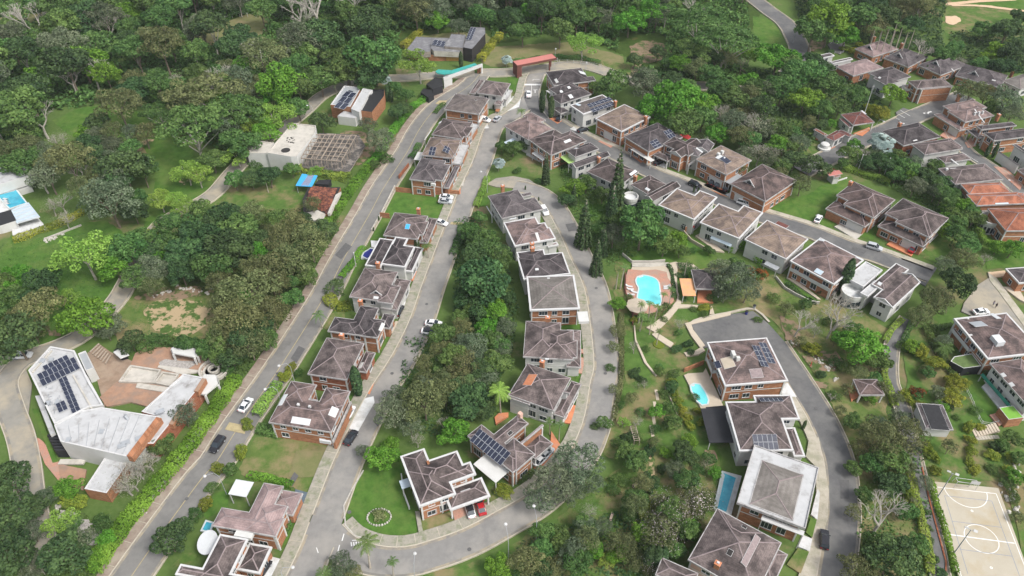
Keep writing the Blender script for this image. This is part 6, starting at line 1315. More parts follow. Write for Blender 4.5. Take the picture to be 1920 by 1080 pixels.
# ---------------- planting ----------------
T_="""255 455 38 M;300 440 28 L;255 520 34 M;215 500 36 G;285 535 28 O;330 455 34 M;328 372 28 L;372 330 30 L;398 300 28 M;300 210 40 V;270 250 30 O;255 170 34 B;345 180 44 O;90 330 40 S;40 310 40 M;120 410 26 K;95 385 24 K;215 345 40 B;250 395 30 B;160 250 22 G;110 262 28 K;40 240 36 M;20 560 34 M;95 520 28 M;60 620 30 O;130 560 26 L;560 205 26 M;520 185 30 U;480 170 40 U;430 150 40 U;500 250 34 G;465 240 30 L;560 165 36 M;600 150 36 M;650 135 36 M;690 160 24 M;740 165 18 M;760 205 18 B;690 235 20 S;725 300 14 m;700 310 16 m;480 310 16 m;580 310 14 m;1330 140 26 M;1290 165 26 M;1250 215 26 M;1240 235 22 G;1345 250 28 G;1320 265 24 K;1400 290 24 S;1385 315 20 O;1460 310 22 M;1430 245 26 S;1470 270 24 M;1460 330 20 O;980 60 30 M;1050 60 32 M;1010 20 34 G;1100 30 34 M;1180 40 36 G;1230 30 30 S;900 30 30 M;860 50 24 S;820 40 26 G;1145 690 12 m;1150 730 12 O;1165 760 12 m;1185 745 14 O;1210 720 12 K;1245 740 14 m;1255 790 14 M;1225 830 14 O;1160 830 16 m;1195 820 14 m;1250 850 14 G;1310 880 14 m;1330 860 14 M;1180 560 12 m;1190 600 9 Y;1245 600 9 m;1300 470 10 m;1330 470 12 M;1450 560 16 m;1475 580 18 O;1510 570 14 M;1420 600 10 m;1500 640 14 O;1530 620 18 K;1580 690 16 m;1610 700 20 O;1640 710 16 M;1590 730 14 O;1630 745 16 G;1575 770 14 O;1600 790 20 M;1615 840 22 O;1600 880 18 M;1620 930 20 M;1600 960 18 O;1690 650 14 m;1740 770 14 G;1800 690 16 m;1810 720 14 Y;1830 770 14 m;1850 700 12 m;1770 640 18 S;1750 620 14 m;1860 880 14 m;1910 860 16 M;1895 860 12 Y;1900 930 16 m;1910 970 14 O;1115 800 10 m;1380 500 22 M;1300 520 12 G;1280 560 9 m;1335 560 12 m;205 378 58 S;127 300 52 O;232 318 50 B;222 195 48 O;183 232 26 B;390 168 66 U;360 235 80 V;440 205 62 V;450 268 42 M;350 322 34 L;445 292 30 L;530 162 56 G;498 108 50 O;515 222 46 L;650 112 60 V;700 108 58 M;700 142 38 B;600 72 46 B;560 80 50 S;786 122 42 L;603 228 24 B;
713 262 32 S;745 210 22 B;760 180 20 M;470 335 24 B;505 330 27 B;548 318 18 M;590 322 17 L;620 326 15 m;440 338 22 M;160 482 62 L;70 580 52 O;160 594 54 G;206 606 30 S;20 545 35 G;28 636 58 B;290 472 30 B;240 470 42 M;283 505 38 S;380 440 45 B;425 470 50 B;400 500 42 M;450 430 45 M;360 430 40 M;420 408 36 B;470 402 34 O;345 395 30 L;
300 375 32 L;350 470 40 B;340 510 34 B;465 545 58 O;447 602 54 O;468 645 40 O;505 512 50 O;545 492 44 O;582 455 42 O;556 425 36 O;510 590 40 O;525 450 38 O;430 570 36 O;412 640 30 M;500 640 26 M;545 560 26 M;575 520 24 M;610 430 26 B;
245 640 26 B;272 646 24 m;300 642 22 m;350 645 24 M;385 655 24 M;410 668 22 M;430 690 18 m;200 622 22 S;353 757 26 K;345 780 30 S;277 863 32 K;260 880 30 K;235 905 40 K;300 840 24 M;130 917 30 G;140 940 24 Y;310 827 18 M;197 985 26 m;113 985 36 L;83 935 26 S;20 905 45 B;30 965 45 B;60 1000 30 S;70 950 30 B;123 1042 52 B;20 1040 50 B;175 1050 26 G;200 1010 22 G;318 1015 36 B;340 990 24 B;60 1060 30 S;5 990 34 S;
463 797 15 Y;452 847 17 Y;432 882 16 M;412 880 16 Y;398 915 15 m;385 945 16 Y;366 965 17 m;350 985 15 m;535 705 16 Y;560 700 12 m;545 690 12 Y;718 860 34 G;730 835 20 G;680 845 15 S;850 812 36 G;736 775 40 S;745 745 30 S;795 752 50 O;835 735 36 O;782 825 22 K;770 800 26 S;880 750 42 B;865 725 34 B;905 770 26 B;920 745 24 B;640 1060 30 S;660 1075 20 O;944 922 21 Y;935 1066 32 G;
1035 905 48 S;1085 865 50 S;1012 938 34 S;1068 925 32 S;1105 905 30 S;1103 958 26 K;1193 866 26 M;1172 848 22 M;1205 905 22 O;1283 850 28 B;1292 826 17 G;1287 902 27 M;1265 880 22 S;1232 772 18 G;1168 792 15 L;1133 793 16 M;1193 788 18 K;1240 880 11 s;1193 935 24 M;1213 955 24 Y;1180 960 20 M;1250 955 36 F;1310 942 36 F;1237 1003 42 F;1275 960 34 F;1225 1060 26 F;1293 990 26 G;1262 1030 26 M;1047 1010 30 M;1100 990 28 S;990 1055 38 O;1072 1040 34 S;1113 1030 24 G;1140 1052 20 L;1165 1022 34 O;1192 1050 24 O;1040 1065 26 O;1020 1030 24 M;1340 887 15 G;1150 920 16 m;
1258 718 12 Y;1265 735 12 Y;1272 752 12 Y;1279 768 12 Y;1287 784 12 Y;1294 799 12 Y;1302 745 11 m;1308 770 10 Y;1316 792 11 Y;
1203 425 56 M;1162 412 36 M;1245 460 28 M;1150 442 30 S;1130 430 22 M;1268 452 25 G;1275 470 18 M;1378 525 42 S;1350 510 30 S;1400 545 30 S;1418 515 22 R;1360 550 24 S;1158 570 18 G;1160 618 19 O;1150 650 14 O;1190 650 18 K;1276 606 18 K;1322 577 12 Y;1300 580 8 m;1268 655 12 s;1290 645 11 s;1272 625 10 m;1190 700 13 s;1237 688 9 m;1262 702 14 m;1212 655 9 m;1295 660 9 s;1320 590 10 m;
910 458 38 M;900 408 16 M;886 440 20 M;905 530 58 B;872 560 26 B;935 480 28 B;863 596 20 M;910 615 25 G;856 642 22 O;885 655 36 S;947 612 24 S;822 690 26 M;866 688 38 O;930 682 34 M;905 700 34 S;835 715 30 O;875 720 24 M;955 560 16 B;900 580 30 B;925 640 24 M;802 725 28 S;790 712 16 M;940 650 24 S;
940 275 14 M;962 278 18 M;983 272 14 B;950 295 12 m;1075 355 26 G;1100 345 22 M;1064 375 18 B;1130 365 20 M;1165 360 16 m;1050 300 14 s;1010 340 10 m;1185 385 12 s;1200 395 12 s;970 320 10 m;895 470 16 m;
1093 84 36 L;1190 113 18 B;1233 100 18 B;1250 120 14 M;1150 157 34 M;1120 165 18 M;1207 157 38 S;1225 180 28 K;1270 188 58 G;1225 205 38 G;1320 195 34 G;1283 232 38 M;1318 220 30 M;1310 40 62 V;1360 75 66 V;1300 95 40 V;1307 128 27 O;1333 143 20 S;1377 188 34 M;1360 215 34 K;1417 233 40 K;1390 255 30 O;1425 285 32 K;1440 300 24 S;1215 150 26 B;1260 150 24 B;1350 170 30 M;1420 170 30 M;1395 215 24 O;
1557 42 56 G;1613 33 44 M;1525 60 40 M;1585 70 30 G;1640 50 30 O;1457 112 42 G;1507 142 42 M;1467 167 36 M;1510 188 36 G;1550 162 34 M;1485 130 34 M;1530 120 30 B;1573 202 22 M;1607 180 24 M;1540 205 24 M;1675 178 27 G;1650 214 22 Y;1635 208 18 Y;1820 170 34 O;1850 178 26 O;1885 187 36 S;1895 215 26 S;1860 205 20 M;1847 55 24 M;1890 55 34 B;1912 30 20 B;1863 100 28 G;1903 100 34 B;1880 125 28 B;1840 120 20 M;1800 115 18 K;1770 105 24 M;1740 95 22 B;1790 90 18 M;1517 230 17 O;1540 235 14 B;1450 235 28 K;1450 283 24 K;1500 268 22 S;1480 250 20 M;1560 233 13 G;1520 308 26 B;1490 300 24 B;1503 345 24 O;1545 318 18 B;1580 306 13 M;1560 322 11 R;1655 306 24 B;1628 307 20 B;1700 315 26 M;1740 333 26 B;1770 345 22 B;1680 330 20 M;1715 350 24 S;1755 360 22 S;1690 305 16 G;1600 95 10 Y;1585 92 10 Y;1612 85 9 Y;1557 97 8 m;1660 115 7 m;
1795 532 36 B;1757 562 36 O;1728 590 28 O;1775 500 24 S;1807 488 32 O;1803 445 28 M;1790 410 26 M;1825 410 22 M;1815 465 24 M;1780 380 22 M;1770 430 22 G;1617 655 48 G;1590 640 30 G;1640 675 30 M;1523 655 19 Y;1540 703 11 s;1728 662 20 Y;1707 650 18 G;1757 682 24 Y;1790 720 24 Y;1740 700 16 M;1760 735 18 S;1897 468 24 G;1870 465 20 G;1850 483 17 K;1565 743 14 m;1600 620 20 M;1555 605 14 m;1540 545 12 s;
1653 822 46 O;1700 818 40 O;1668 860 36 M;1640 870 28 M;1673 907 30 B;1650 800 24 S;1690 870 26 O;1673 1050 56 B;1607 1068 40 O;1717 1020 26 M;1640 1020 26 M;1700 960 22 M;1703 930 16 Y;1745 852 17 Y;1753 884 15 Y;1738 835 10 Y;1817 802 14 Y;1820 825 13 Y;1822 845 14 Y;1827 882 12 Y;1818 865 11 Y;1860 853 15 Y;1783 748 26 Y;1765 765 18 G;1718 737 18 R;1700 745 16 Y;1905 895 20 G;1900 822 18 M;1880 835 14 M;1760 760 14 S;1725 760 12 Y;1735 960 9 m;1740 990 9 m;1745 1015 9 m;1752 1050 11 s;1765 1075 12 s;1890 880 12 Y"""
for q in T_.replace('\n','').split(';'):
    if q.strip():
        x,y,r_,k=q.split(); tree(float(x),float(y),float(r_),k)
# leafless and pale branched trees (foot position given through the crown centre)
for x,y,r_,k in [(75,225,38,'N'),(130,145,34,'N'),(175,140,32,'N'),(60,45,46,'N'),(165,45,36,'N'),(565,40,44,'N'),(590,10,52,'N'),(675,12,50,'N'),(430,165,40,'N'),(200,60,30,'N'),(1290,30,30,'N'),(330,150,30,'K'),(1610,298,18,'N'),(1573,590,40,'N'),(1560,610,34,'N'),(1497,610,30,'N'),(1655,975,52,'N'),(225,898,32,'N'),(262,868,30,'N'),(300,800,20,'N'),(345,775,26,'N'),(250,905,26,'N'),(1700,825,30,'N'),(1240,700,1,'N'),(80,340,26,'N'),(115,380,24,'N'),(150,330,22,'N'),(1720,100,26,'N'),(640,1070,18,'N'),(1560,745,10,'N'),(490,105,32,'N'),(830,800,16,'N'),(930,200,1,'N')]:
    if r_>5: tree(x,y,r_,k)
# araucarias and cypresses: foot pixel, height in pixels
for x,y,h in [(1093,462,88),(1143,440,92),(1152,402,112),(1023,345,58),(1117,515,66),(1075,385,40),(1130,480,50)]: tree(x,y,h,'P')
for x,y,h in [(865,128,30),(783,475,32),(673,742,52),(1213,1068,40),(1225,1070,40),(1237,1066,36),(1033,222,40),(1016,212,40),(1732,143,20),(1742,146,20),(1847,296,28),(1860,296,26),(1830,393,22),(1577,548,60),(1300,362,12),(1308,364,12),(1324,388,12),(1330,390,12),(762,217,22),(1505,805,16),(1063,372,10),(985,357,9),(1010,378,9),(711,415,10),(701,435,9),(728,190,28),(735,192,24),(925,205,9),(817,430,11),(845,305,9)]: tree(x,y,h,'C')
# palms
for q in [(1289,487,9,6,1,'slender palm at the top of the garden path by the pool pavilion'),(1259,541,11,6,0,'dark palm between the kidney pool and the pavilion'),(1245,551,11,6,1,'palm at the right rim of the kidney pool'),(1203,570,11,6.5,0,'palm rising over the left end of the pool foot'),(1219,568,11,6.5,2,'palm rising over the middle of the pool foot'),(1234,574,11,6,0,'palm rising over the right end of the pool foot'),(1206,592,15,5.5,1,'pale palm below the beige parasol'),(1221,600,14,5,2,'low palm between the pool and the garden path'),(1236,620,10,5,0,'lone palm in a round yellow flower bed'),(1171,500,14,8,1,'tall palm on the upper left of the pool terrace'),(1160,507,12,7,2,'pale palm just outside the upper left pool terrace'),(687,1017,30,9,0,'big palm at the street corner below the corner lawn'),(735,1053,16,6,1,'small palm beside the lower street'),(628,152,21,6,0,'big date palm where the forest lane bends'),(597,590,17,5,1,'palm between the avenue and the cross shaped roof'),(977,207,13,6,0,'palm at the corner of the gate street'),(1050,796,15,5.5,1,'palm in the white edged bed by the terracotta drive'),(1031,790,14,5,0,'palm left of the white edged bed'),(605,1075,20,5,2,'palm cut by the bottom edge'),(800,460,14,5,0,'palm in front of the charcoal roof with thick parapets'),(497,335,12,5,1,'fan of palm leaves in the hedge by the concrete shell')]:
    palm(*q[:3],q[3],q[4],q[5],None,'palm')
palm(936,732,27,8,2,'large pale yellowish palm between the dense trees and the terracotta light well roof','L')
palm(1771,648,22,3,2,'low arching palm clump below the large rosy roof',None)
for i,(x,y) in enumerate([(1642,52),(1655,56),(1668,52),(1680,56),(1693,50),(1704,58),(1716,53),(1683,42)]):
    palm(x,y,10,12+i%3,i%2,None,'M','pole',ph='tall royal palm')
palm(723,152,15,4,0,'round silver palm beside the split roof house','A','palm','silver_palm',True,'silver fan palm')
palm(950,113,14,3,1,'round silver palm in the meadow by the red gate portal','A','palm','silver_palm',True,'silver fan palm')
palm(1651,270,32,6,0,'huge silver palm covering the corner of a charcoal roof','A','palm','silver_palm',True,'silver fan palm')
palm(935,306,15,3,1,'silver palm on the verge above the street end','A','palm','silver_palm',True,'silver fan palm')
# forest trees, each its own thing
def fill(poly,step,kinds,rmin,rmax,reg,avoid=()):
    W=[tuple(G(*p)) for p in poly]; xs=[p[0] for p in W]; ys=[p[1] for p in W]; rg=random.Random(len(poly)*7+int(step)); n=0
    y=min(ys)
    pts=[]
    while y<max(ys):
        x=min(xs)+rg.uniform(0,step)
        while x<max(xs):
            X,Y=x+rg.uniform(-.34,.34)*step,y+rg.uniform(-.34,.34)*step
            if inpoly(X,Y,W) and not any(inpoly(X,Y,a) for a in avoid): pts.append((X,Y))
            x+=step
        y+=step*.88
    for X,Y in pts:
        k=rg.choice(kinds); dz=Y*_s*-1; # project the ground point back to the photograph
        vy=Y*_s-(-CH)*-_c; 
        zc=Y*_c+CH*_s; yc=Y*_s-CH*_c; px=960+FPX*X/zc; py=540-FPX*yc/zc
        rad=rg.uniform(rmin,rmax)
        nm,cat,ph,lm,cs,hr,cz=KIND[k]; tree_at(X,Y,rad,k,px,py,reg)
def tree_at(X,Y,rad,k,px,py,reg):
    nm,cat,ph,lm,cs,hr,cz=KIND[k]; h=rad*hr*trng.uniform(.9,1.35); r=empty(nm,(X,Y,0),trng.uniform(0,6.28)); cm=CR[cs][trng.randrange(len(CR[cs]))]
    sq=trng.uniform(.85,1.15); c=inst('crown',cm,r,(0,0,h-rad*.62),(trng.uniform(-.12,.12),trng.uniform(-.12,.12),0),(rad*sq,rad/sq,rad*.9)); setmat(c,LEAF[lm])
    t=inst('trunk',TRK['n'][trng.randrange(3)],r,(0,0,0),(0,0,0),(rad,rad,h*.82)); (trng.random()<.25) and setmat(t,M['palebark'])
    TREES.append((r,px,py,ph,k,reg,rad,cat,None))
RDS=[]
for rd in ROADS:
    if rd['name'] in('west_lane','entrance_road','forest_road','avenue'):
        L,Rr=sides(rd['c'],rd['w']/2+3,-rd['w']/2-3); RDS.append([tuple(p) for p in L]+[tuple(p) for p in Rr[::-1]])
clear=[[tuple(G(*p)) for p in q] for q in ([(370,60),(490,20),(505,50),(475,80),(360,88)],[(750,60),(920,50),(930,130),(750,135)],[(110,225),(165,200),(240,210),(250,260),(150,262)],[(-30,20),(40,-10),(95,10),(40,80),(-30,95)],[(1400,0),(1480,30),(1490,130),(1410,125)],[(610,140),(760,120),(760,230),(610,230)],[(1160,60),(1250,70),(1240,130),(1160,130)])]+RDS
fill([(-40,-60),(960,-60),(930,40),(900,50),(740,60),(690,120),(600,130),(560,40),(480,90),(430,150),(330,140),(300,190),(230,180),(90,205),(60,280),(-40,290)],12.4,'BBMMVSOMMGSVM',6.0,10.0,'W',clear)
fill([(930,-60),(1400,-60),(1400,40),(1350,0),(1260,20),(1250,60),(1160,70),(1130,72),(1060,78),(930,60)],10.8,'BBMMSMG',5.2,7.8,'N',clear)
fill([(1480,-60),(1960,-60),(1960,-12),(1760,-8),(1720,90),(1620,80),(1600,70),(1500,30)],11,'BMMBO',5,7.2,'E',clear)
fill([(1240,120),(1420,110),(1440,170),(1480,250),(1460,310),(1350,280),(1330,200),(1270,160)],8.2,'MMSMBGKO',3.6,5.4,'G',clear)
fill([(-40,300),(100,290),(140,330),(80,350),(-40,310)],8,'SMO',3.6,5.0,'V',clear)
fill([(822,655),(960,600),(965,640),(900,760),(800,790),(765,765)],5.6,'BMSMO',2.4,3.8,'C',clear)
fill([(878,425),(905,420),(950,500),(965,560),(955,600),(868,635),(872,560)],6,'BMMG',2.6,4.0,'D',clear)
fill([(1000,1010),(1150,960),(1250,960),(1320,960),(1290,1020),(1220,1090),(980,1090)],5.4,'OSMBOGMM',2.0,3.2,'F',clear)
fill([(1580,280),(1660,300),(1760,330),(1820,410),(1800,470),(1740,380),(1680,345),(1580,310)],6.6,'BMSMG',2.6,3.8,'S',clear)
fill([(0,930),(80,930),(180,1000),(210,1090),(-20,1090)],5.2,'BSMBKMG',2.0,3.4,'Q',clear)
fill([(330,420),(460,400),(520,440),(560,420),(600,400),(610,440),(560,560),(500,680),(420,700),(420,560),(340,520)],6.3,'OMOMBG',2.8,4.4,'A',clear)
fill([(300,190),(430,150),(560,120),(600,130),(590,180),(520,235),(470,285),(420,300),(380,265),(330,250)],9.0,'MOMGMS',4.4,6.6,'H',clear)
fill([(100,275),(260,270),(290,320),(300,400),(250,430),(170,400),(145,330)],8.6,'OMBSM',4.0,5.6,'I',clear)
fill([(-30,530),(60,520),(110,560),(95,615),(40,645),(-30,650)],7.0,'MOBG',3.2,4.6,'J',clear)
fill([(330,400),(400,380),(420,470),(380,540),(300,530),(255,500),(290,430)],7.0,'MBMGM',3.2,4.6,'K',clear)
fill([(1150,640),(1180,650),(1200,700),(1290,700),(1305,800),(1345,880),(1300,940),(1150,910),(1135,850),(1165,760)],6.6,'mOsKmM',1.1,2.5,'P',clear)
fill([(1622,690),(1660,690),(1740,900),(1728,960),(1622,930),(1605,830)],6.2,'mOMKsS',1.3,2.8,'R',clear)
fill([(1440,540),(1500,560),(1640,640),(1640,690),(1560,740),(1500,640)],8.5,'mOKs',1.0,2.2,'T',clear)
fill([(1700,640),(1740,650),(1800,730),(1850,830),(1925,860),(1925,1000),(1890,920),(1760,890),(1750,780)],8.0,'mYsMO',1.0,2.2,'U',clear)
# understorey: countless small bushes under the woods
def inpoly_np(X,Y,P):
    c=np.zeros(len(X),bool); j=len(P)-1
    for i in range(len(P)):
        xi,yi=P[i]; xj,yj=P[j]
        if yi!=yj: c^=((yi>Y)!=(yj>Y))&(X<(xj-xi)*(Y-yi)/(yj-yi)+xi)
        j=i
    return c
def under(nm,polys,n,size,zmax,lm,seed):
    rg=np.random.default_rng(seed); P_=[];T2=[]
    for poly in polys:
        W=[tuple(G(*p)) for p in poly]; xs=[p[0] for p in W]; ys=[p[1] for p in W]; m=int(n*(max(xs)-min(xs))*(max(ys)-min(ys)))
        X=rg.uniform(min(xs),max(xs),m); Y=rg.uniform(min(ys),max(ys),m); k=inpoly_np(X,Y,W)
        for a in clear: k&=~inpoly_np(X,Y,a)
        X,Y=X[k],Y[k]; z=zmax*(.35+.32*np.sin(X*.9+seed)*np.cos(Y*.7)+.3*np.sin(X*.31+Y*.43)); z=np.maximum(.15,z)*rg.uniform(.35,1.0,len(X))
        P_.append(np.stack([X,Y,z],1)); T2.append(.4+.3*np.sin(X*.5)*np.sin(Y*.6)+rg.normal(0,.2,len(X)))
    p=np.concatenate(P_); me=leafmesh(nm,p,np.tile(np.array([0,0,1.0]),(len(p),1)),size,np.concatenate(T2),LEAF[lm],.8,seed)
    o=bpy.data.objects.new(nm,me); C.objects.link(o); o['kind']='stuff'; return o
under('undergrowth',[FOREST],2.1,.62,4.6,'M',1); under('undergrowth',[FOREST2],2.4,.62,4.4,'M',2)
under('undergrowth',[[(1480,-50),(1800,-50),(1765,40),(1770,100),(1620,90),(1500,60)],[(1410,130),(1600,120),(1660,200),(1560,220),(1480,330),(1400,280)],[(1780,60),(1930,60),(1930,140),(1780,130)]],2.2,.5,3.0,'B',3)
under('undergrowth',[[(760,640),(970,580),(965,650),(920,770),(830,830),(740,790)],[(850,420),(895,400),(960,520),(975,590),(850,630)],[(965,1020),(1150,960),(1330,940),(1300,1000),(1220,1090),(960,1090)]],5.0,.28,2.0,'B',4)
under('undergrowth',[[(330,400),(620,390),(640,420),(560,580),(440,740),(400,690),(420,560),(330,530)],[(-20,920),(100,920),(220,1010),(170,1090),(-20,1090)],[(230,625),(440,640),(440,700),(380,670)]],5.0,.28,2.0,'M',5)
under('undergrowth',[[(1580,280),(1660,300),(1780,330),(1840,420),(1790,480),(1740,390),(1600,320)],[(1620,780),(1720,780),(1740,940),(1760,1090),(1600,1090),(1610,940),(1680,900)],[(1040,290),(1110,330),(1200,400),(1230,470),(1140,500),(1080,420)]],4.5,.28,1.6,'M',6)
under('grass_tufts',[[(1600,700),(1660,690),(1700,900),(1610,930)],[(1140,640),(1180,640),(1160,800),(1130,800)],[(1000,1000),(1160,880),(1300,900),(1200,1000)],[(1420,520),(1500,540),(1650,640),(1640,680),(1500,640)]],5.0,.12,.35,'O',7)
under('grass_tufts',[[(170,1090),(420,750),(620,430),(640,440),(490,700),(330,930),(225,1090)],[(-10,460),(200,430),(240,520),(120,640),(-10,640)],[(240,570),(420,560),(400,640),(240,640)]],4.0,.13,.25,'M',8)
def hedge(label,T,pts,w,h,lm,nm='hedge'):
    c=spline([G(*tile(T,*p)) for p in pts],1.0); o=c[len(c)//2]; rg=np.random.default_rng(int(pts[0][0])+int(pts[0][1])); P_=[];N_=[];T2=[]
    for i in range(len(c)-1):
        d=c[i+1]-c[i]; L=np.linalg.norm(d); d=d/max(L,1e-6); n_=np.array([-d[1],d[0]]); m=int(L*(w+2*h)*26); hh=h*(1+.16*math.sin(i*.8)+.08*math.sin(i*2.1)); ww=w*(1+.12*math.sin(i*1.1)); tn=.45+.3*math.sin(i*.6)
        for k in range(m):
            t=rg.uniform(0,1); s=rg.uniform(-1,1); u_=rg.uniform(0,1)
            if u_<w/(w+2*h)+.15: q=c[i]+d*L*t+n_*s*ww/2; z=hh*rg.uniform(.86,1.03)*(1-.18*abs(s)**3); nn=(n_[0]*s*.4,n_[1]*s*.4,1)
            else: sg=1 if s>0 else -1; q=c[i]+d*L*t+n_*sg*ww/2*rg.uniform(.88,1.05); z=hh*rg.uniform(.0,.95); nn=(n_[0]*sg,n_[1]*sg,.35)
            P_.append((q[0]-o[0],q[1]-o[1],z)); N_.append(nn); T2.append(tn+rg.normal(0,.2))
    me=leafmesh(nm,np.array(P_),np.array(N_),.17,np.array(T2),LEAF[lm],.5,3); ob=inst(nm,me,None,(o[0],o[1],0)); tag(ob,label,'hedge'); return ob
for a in [('bright green hedge along the white villa side of the avenue',T0,[(178,1078),(205,1035),(240,985),(300,912),(350,850),(395,790),(425,745),(445,715)],3.2,2.4,'G'),
('clipped hedge between the avenue and the ruined tile house',T0,[(600,440),(628,405),(655,365),(690,320)],2.6,2.4,'G'),
('clipped hedge between the avenue and the timber frame',T0,[(690,320),(712,290),(740,245),(765,213),(800,187)],2.4,2.0,'G'),
('lime green hedge beside the U shaped rosy roof',Th,[(10,560),(90,440),(170,320),(235,235)],2.2,2.0,'L'),
('low green hedge at the corner of the dry lawn',Th,[(20,690),(120,705),(240,735)],2.4,1.8,'M'),
('lime green hedge strip between the street and the curved street head',T0,[(914,336),(905,360),(897,378),(892,390)],1.8,1.4,'L'),
('bushy hedge between the two streets below the zebra hump',T0,[(868,425),(862,450),(850,480)],2.4,1.4,'M'),
('dark hedge behind the fence of the far meadow',T0,[(962,120),(1000,115),(1040,111),(1090,113),(1125,123)],2.0,1.8,'M'),
('yellow shrub hedge right of the modern dark house',T0,[(900,118),(912,100),(925,85),(938,70)],3.0,2.4,'Y'),
('yellow green hedge left of the modern dark house',T0,[(755,92),(770,78),(790,62)],2.4,2.2,'Y'),
('reddish yellow croton hedge below the pool villa terrace',Tb,[(160,1040),(300,1000),(440,930),(560,900),(700,850),(820,780),(950,720)],2.2,1.6,'Y'),
('hedge row above the blue sheet shelter',T0,[(545,322),(580,325),(620,332),(655,340)],3.0,2.4,'L'),
('garden hedge on the far side of the stepped lawn by the upper right street',TX,[(480,830),(620,870),(760,920),(900,960),(1010,990)],2.0,1.8,'L'),
('second thinner hedge line behind the stepped lawn',TX,[(640,850),(800,890),(1000,940)],1.4,1.2,'M'),
('lime hedge below the round turret of the lower red tile house',T0,[(1830,425),(1840,445),(1852,460),(1880,463),(1922,466)],1.8,1.6,'L'),
('hedge on the left of the service drive, upper part',T0,[(1690,603),(1670,622),(1657,645)],1.4,1.4,'L'),
('hedge right of the service drive under the white gable',T0,[(1712,603),(1700,625),(1690,650)],1.4,1.4,'M'),
('lime hedge on the left of the service drive in its middle part',T0,[(1655,675),(1658,710),(1668,740),(1678,765)],1.5,1.4,'L'),
('long hedge left of the service drive beside the bare tree',T0,[(1703,890),(1712,925),(1722,970),(1735,1020),(1742,1080)],1.6,1.5,'L'),
('green hedge between the service drive and the sports court',T0,[(1742,905),(1752,945),(1765,985),(1778,1030),(1788,1080)],1.2,1.4,'G'),
('long dark clipped hedge running down from the orange tree to the black shed',T0,[(1733,617),(1745,640),(1765,675),(1793,715)],1.8,1.4,'M'),
('low dark hedge right of the sports shed path',T0,[(1740,618),(1765,617),(1785,612)],1.4,1.2,'B'),
('hedge between the wide roof garden and the stone wall',TO,[(20,560),(90,620),(180,690),(300,740)],1.2,1.0,'B'),
('hedge behind the pool pavilion path',Tf,[(655,180),(720,175),(790,190),(800,250),(700,260),(655,290)],3.0,1.0,'B'),
('planted strip right of the pool terrace',Tf,[(550,150),(585,220),(600,330),(612,420),(600,500)],1.0,.9,'B'),
('planting below the kidney pool',Tf,[(240,690),(330,700),(430,680),(500,620),(560,560)],2.2,1.1,'M'),
('shrub strip between pale rose roof garden and the dry lawn',TE,[(900,70),(1020,95),(1130,110),(1260,150),(1350,180)],1.6,1.2,'G'),
('shrubs in front of the pale rose roof beside the sidewalk',TE,[(1290,500),(1260,600),(1200,690),(1100,740)],2.2,1.3,'M'),
('hedge beside the avenue below the plum roof with white terrace',TA,[(560,400),(500,450),(450,510)],1.6,1.2,'M'),
('hedge beside the avenue below the tan roof with solar arrays',TB,[(640,20),(590,110),(540,180)],1.8,1.4,'M'),
('hedge by the tiny navy covered pool',TC,[(250,520),(200,600),(130,700),(60,790),(0,860)],1.8,1.4,'G'),
('yellow green shrubs beside the tiny white dormer roof',TD,[(330,230),(400,330),(500,350),(590,330)],3.2,1.6,'Y'),
('dark round topped bush hedge left of the tiny white dormer roof',TD,[(340,140),(420,160),(520,150)],4.4,2.6,'B'),
('shrubs along the right sidewalk of the curved street',T0,[(1165,590),(1165,650),(1163,720),(1150,790)],1.2,.9,'O'),
('shrub bed beside the palm in the white edged bed',TF,[(950,700),(1020,680),(1070,620)],2.2,1.0,'B'),
('bushes around the white tan roofs terrace below the upper street',TN,[(690,640),(790,600),(900,620),(960,700),(1050,760)],3.4,2.2,'G'),
('round shrub bed on the corner lawn',tt(1,2),[(660,740),(690,725),(720,740),(700,765),(670,762)],1.4,.7,'O')]: hedge(*a)
mb=MB(); rr_=random.Random(9); cc_=G(*tile(tt(1,2),692,747),.3)
for k in range(26):
    a=k/26*6.283; x,y=cc_[0]+2.1*math.cos(a)*1.15,cc_[1]+1.9*math.sin(a); s_=.15+.14*rr_.random(); mb.lathe([(s_,.1),(s_*.9,.35),(s_*.4,.5)],x,y,6)
tag(mb.build('stone_ring',M['stone']),'ring of grey stones round the shrub bed on the corner lawn','stone border')
for lab,T,pts,n in (('pile of pale stones between the villa hedge and the left meadow',Tb,[(500,1040),(620,990),(680,960)],26),('scattered rocks below the bare trees in the garden slope',Ti,[(800,40),(840,20),(1180,320),(1230,400)],30),('stony edge of the court side garden at the lower right',Tk,[(1070,240),(1130,330),(1180,480),(1200,30)],30),('rubble along the soil edge of the sand patched lawn',tt(0,1),[(850,590),(950,560),(1000,540),(1180,570)],30),('white stones marking the avenue verge',T0,[(262,965),(305,905),(345,850),(395,775)],40),('rock pile beside the bottom left drive',Te,[(210,950),(320,1010),(380,1060)],26)):
    mb=MB(); c=spline([G(*tile(T,*p)) for p in pts],.5)
    for k in range(n):
        p=c[rr_.randrange(len(c))]; x,y=p[0]+rr_.gauss(0,.6),p[1]+rr_.gauss(0,.6); s_=.2+.35*rr_.random(); mb.lathe([(s_,0),(s_*rr_.uniform(.8,1.1),.25),(s_*.5,.45*rr_.uniform(.7,1.4))],x,y,6)
    tag(mb.build('rock_pile',M['stone']),lab,'rocks')
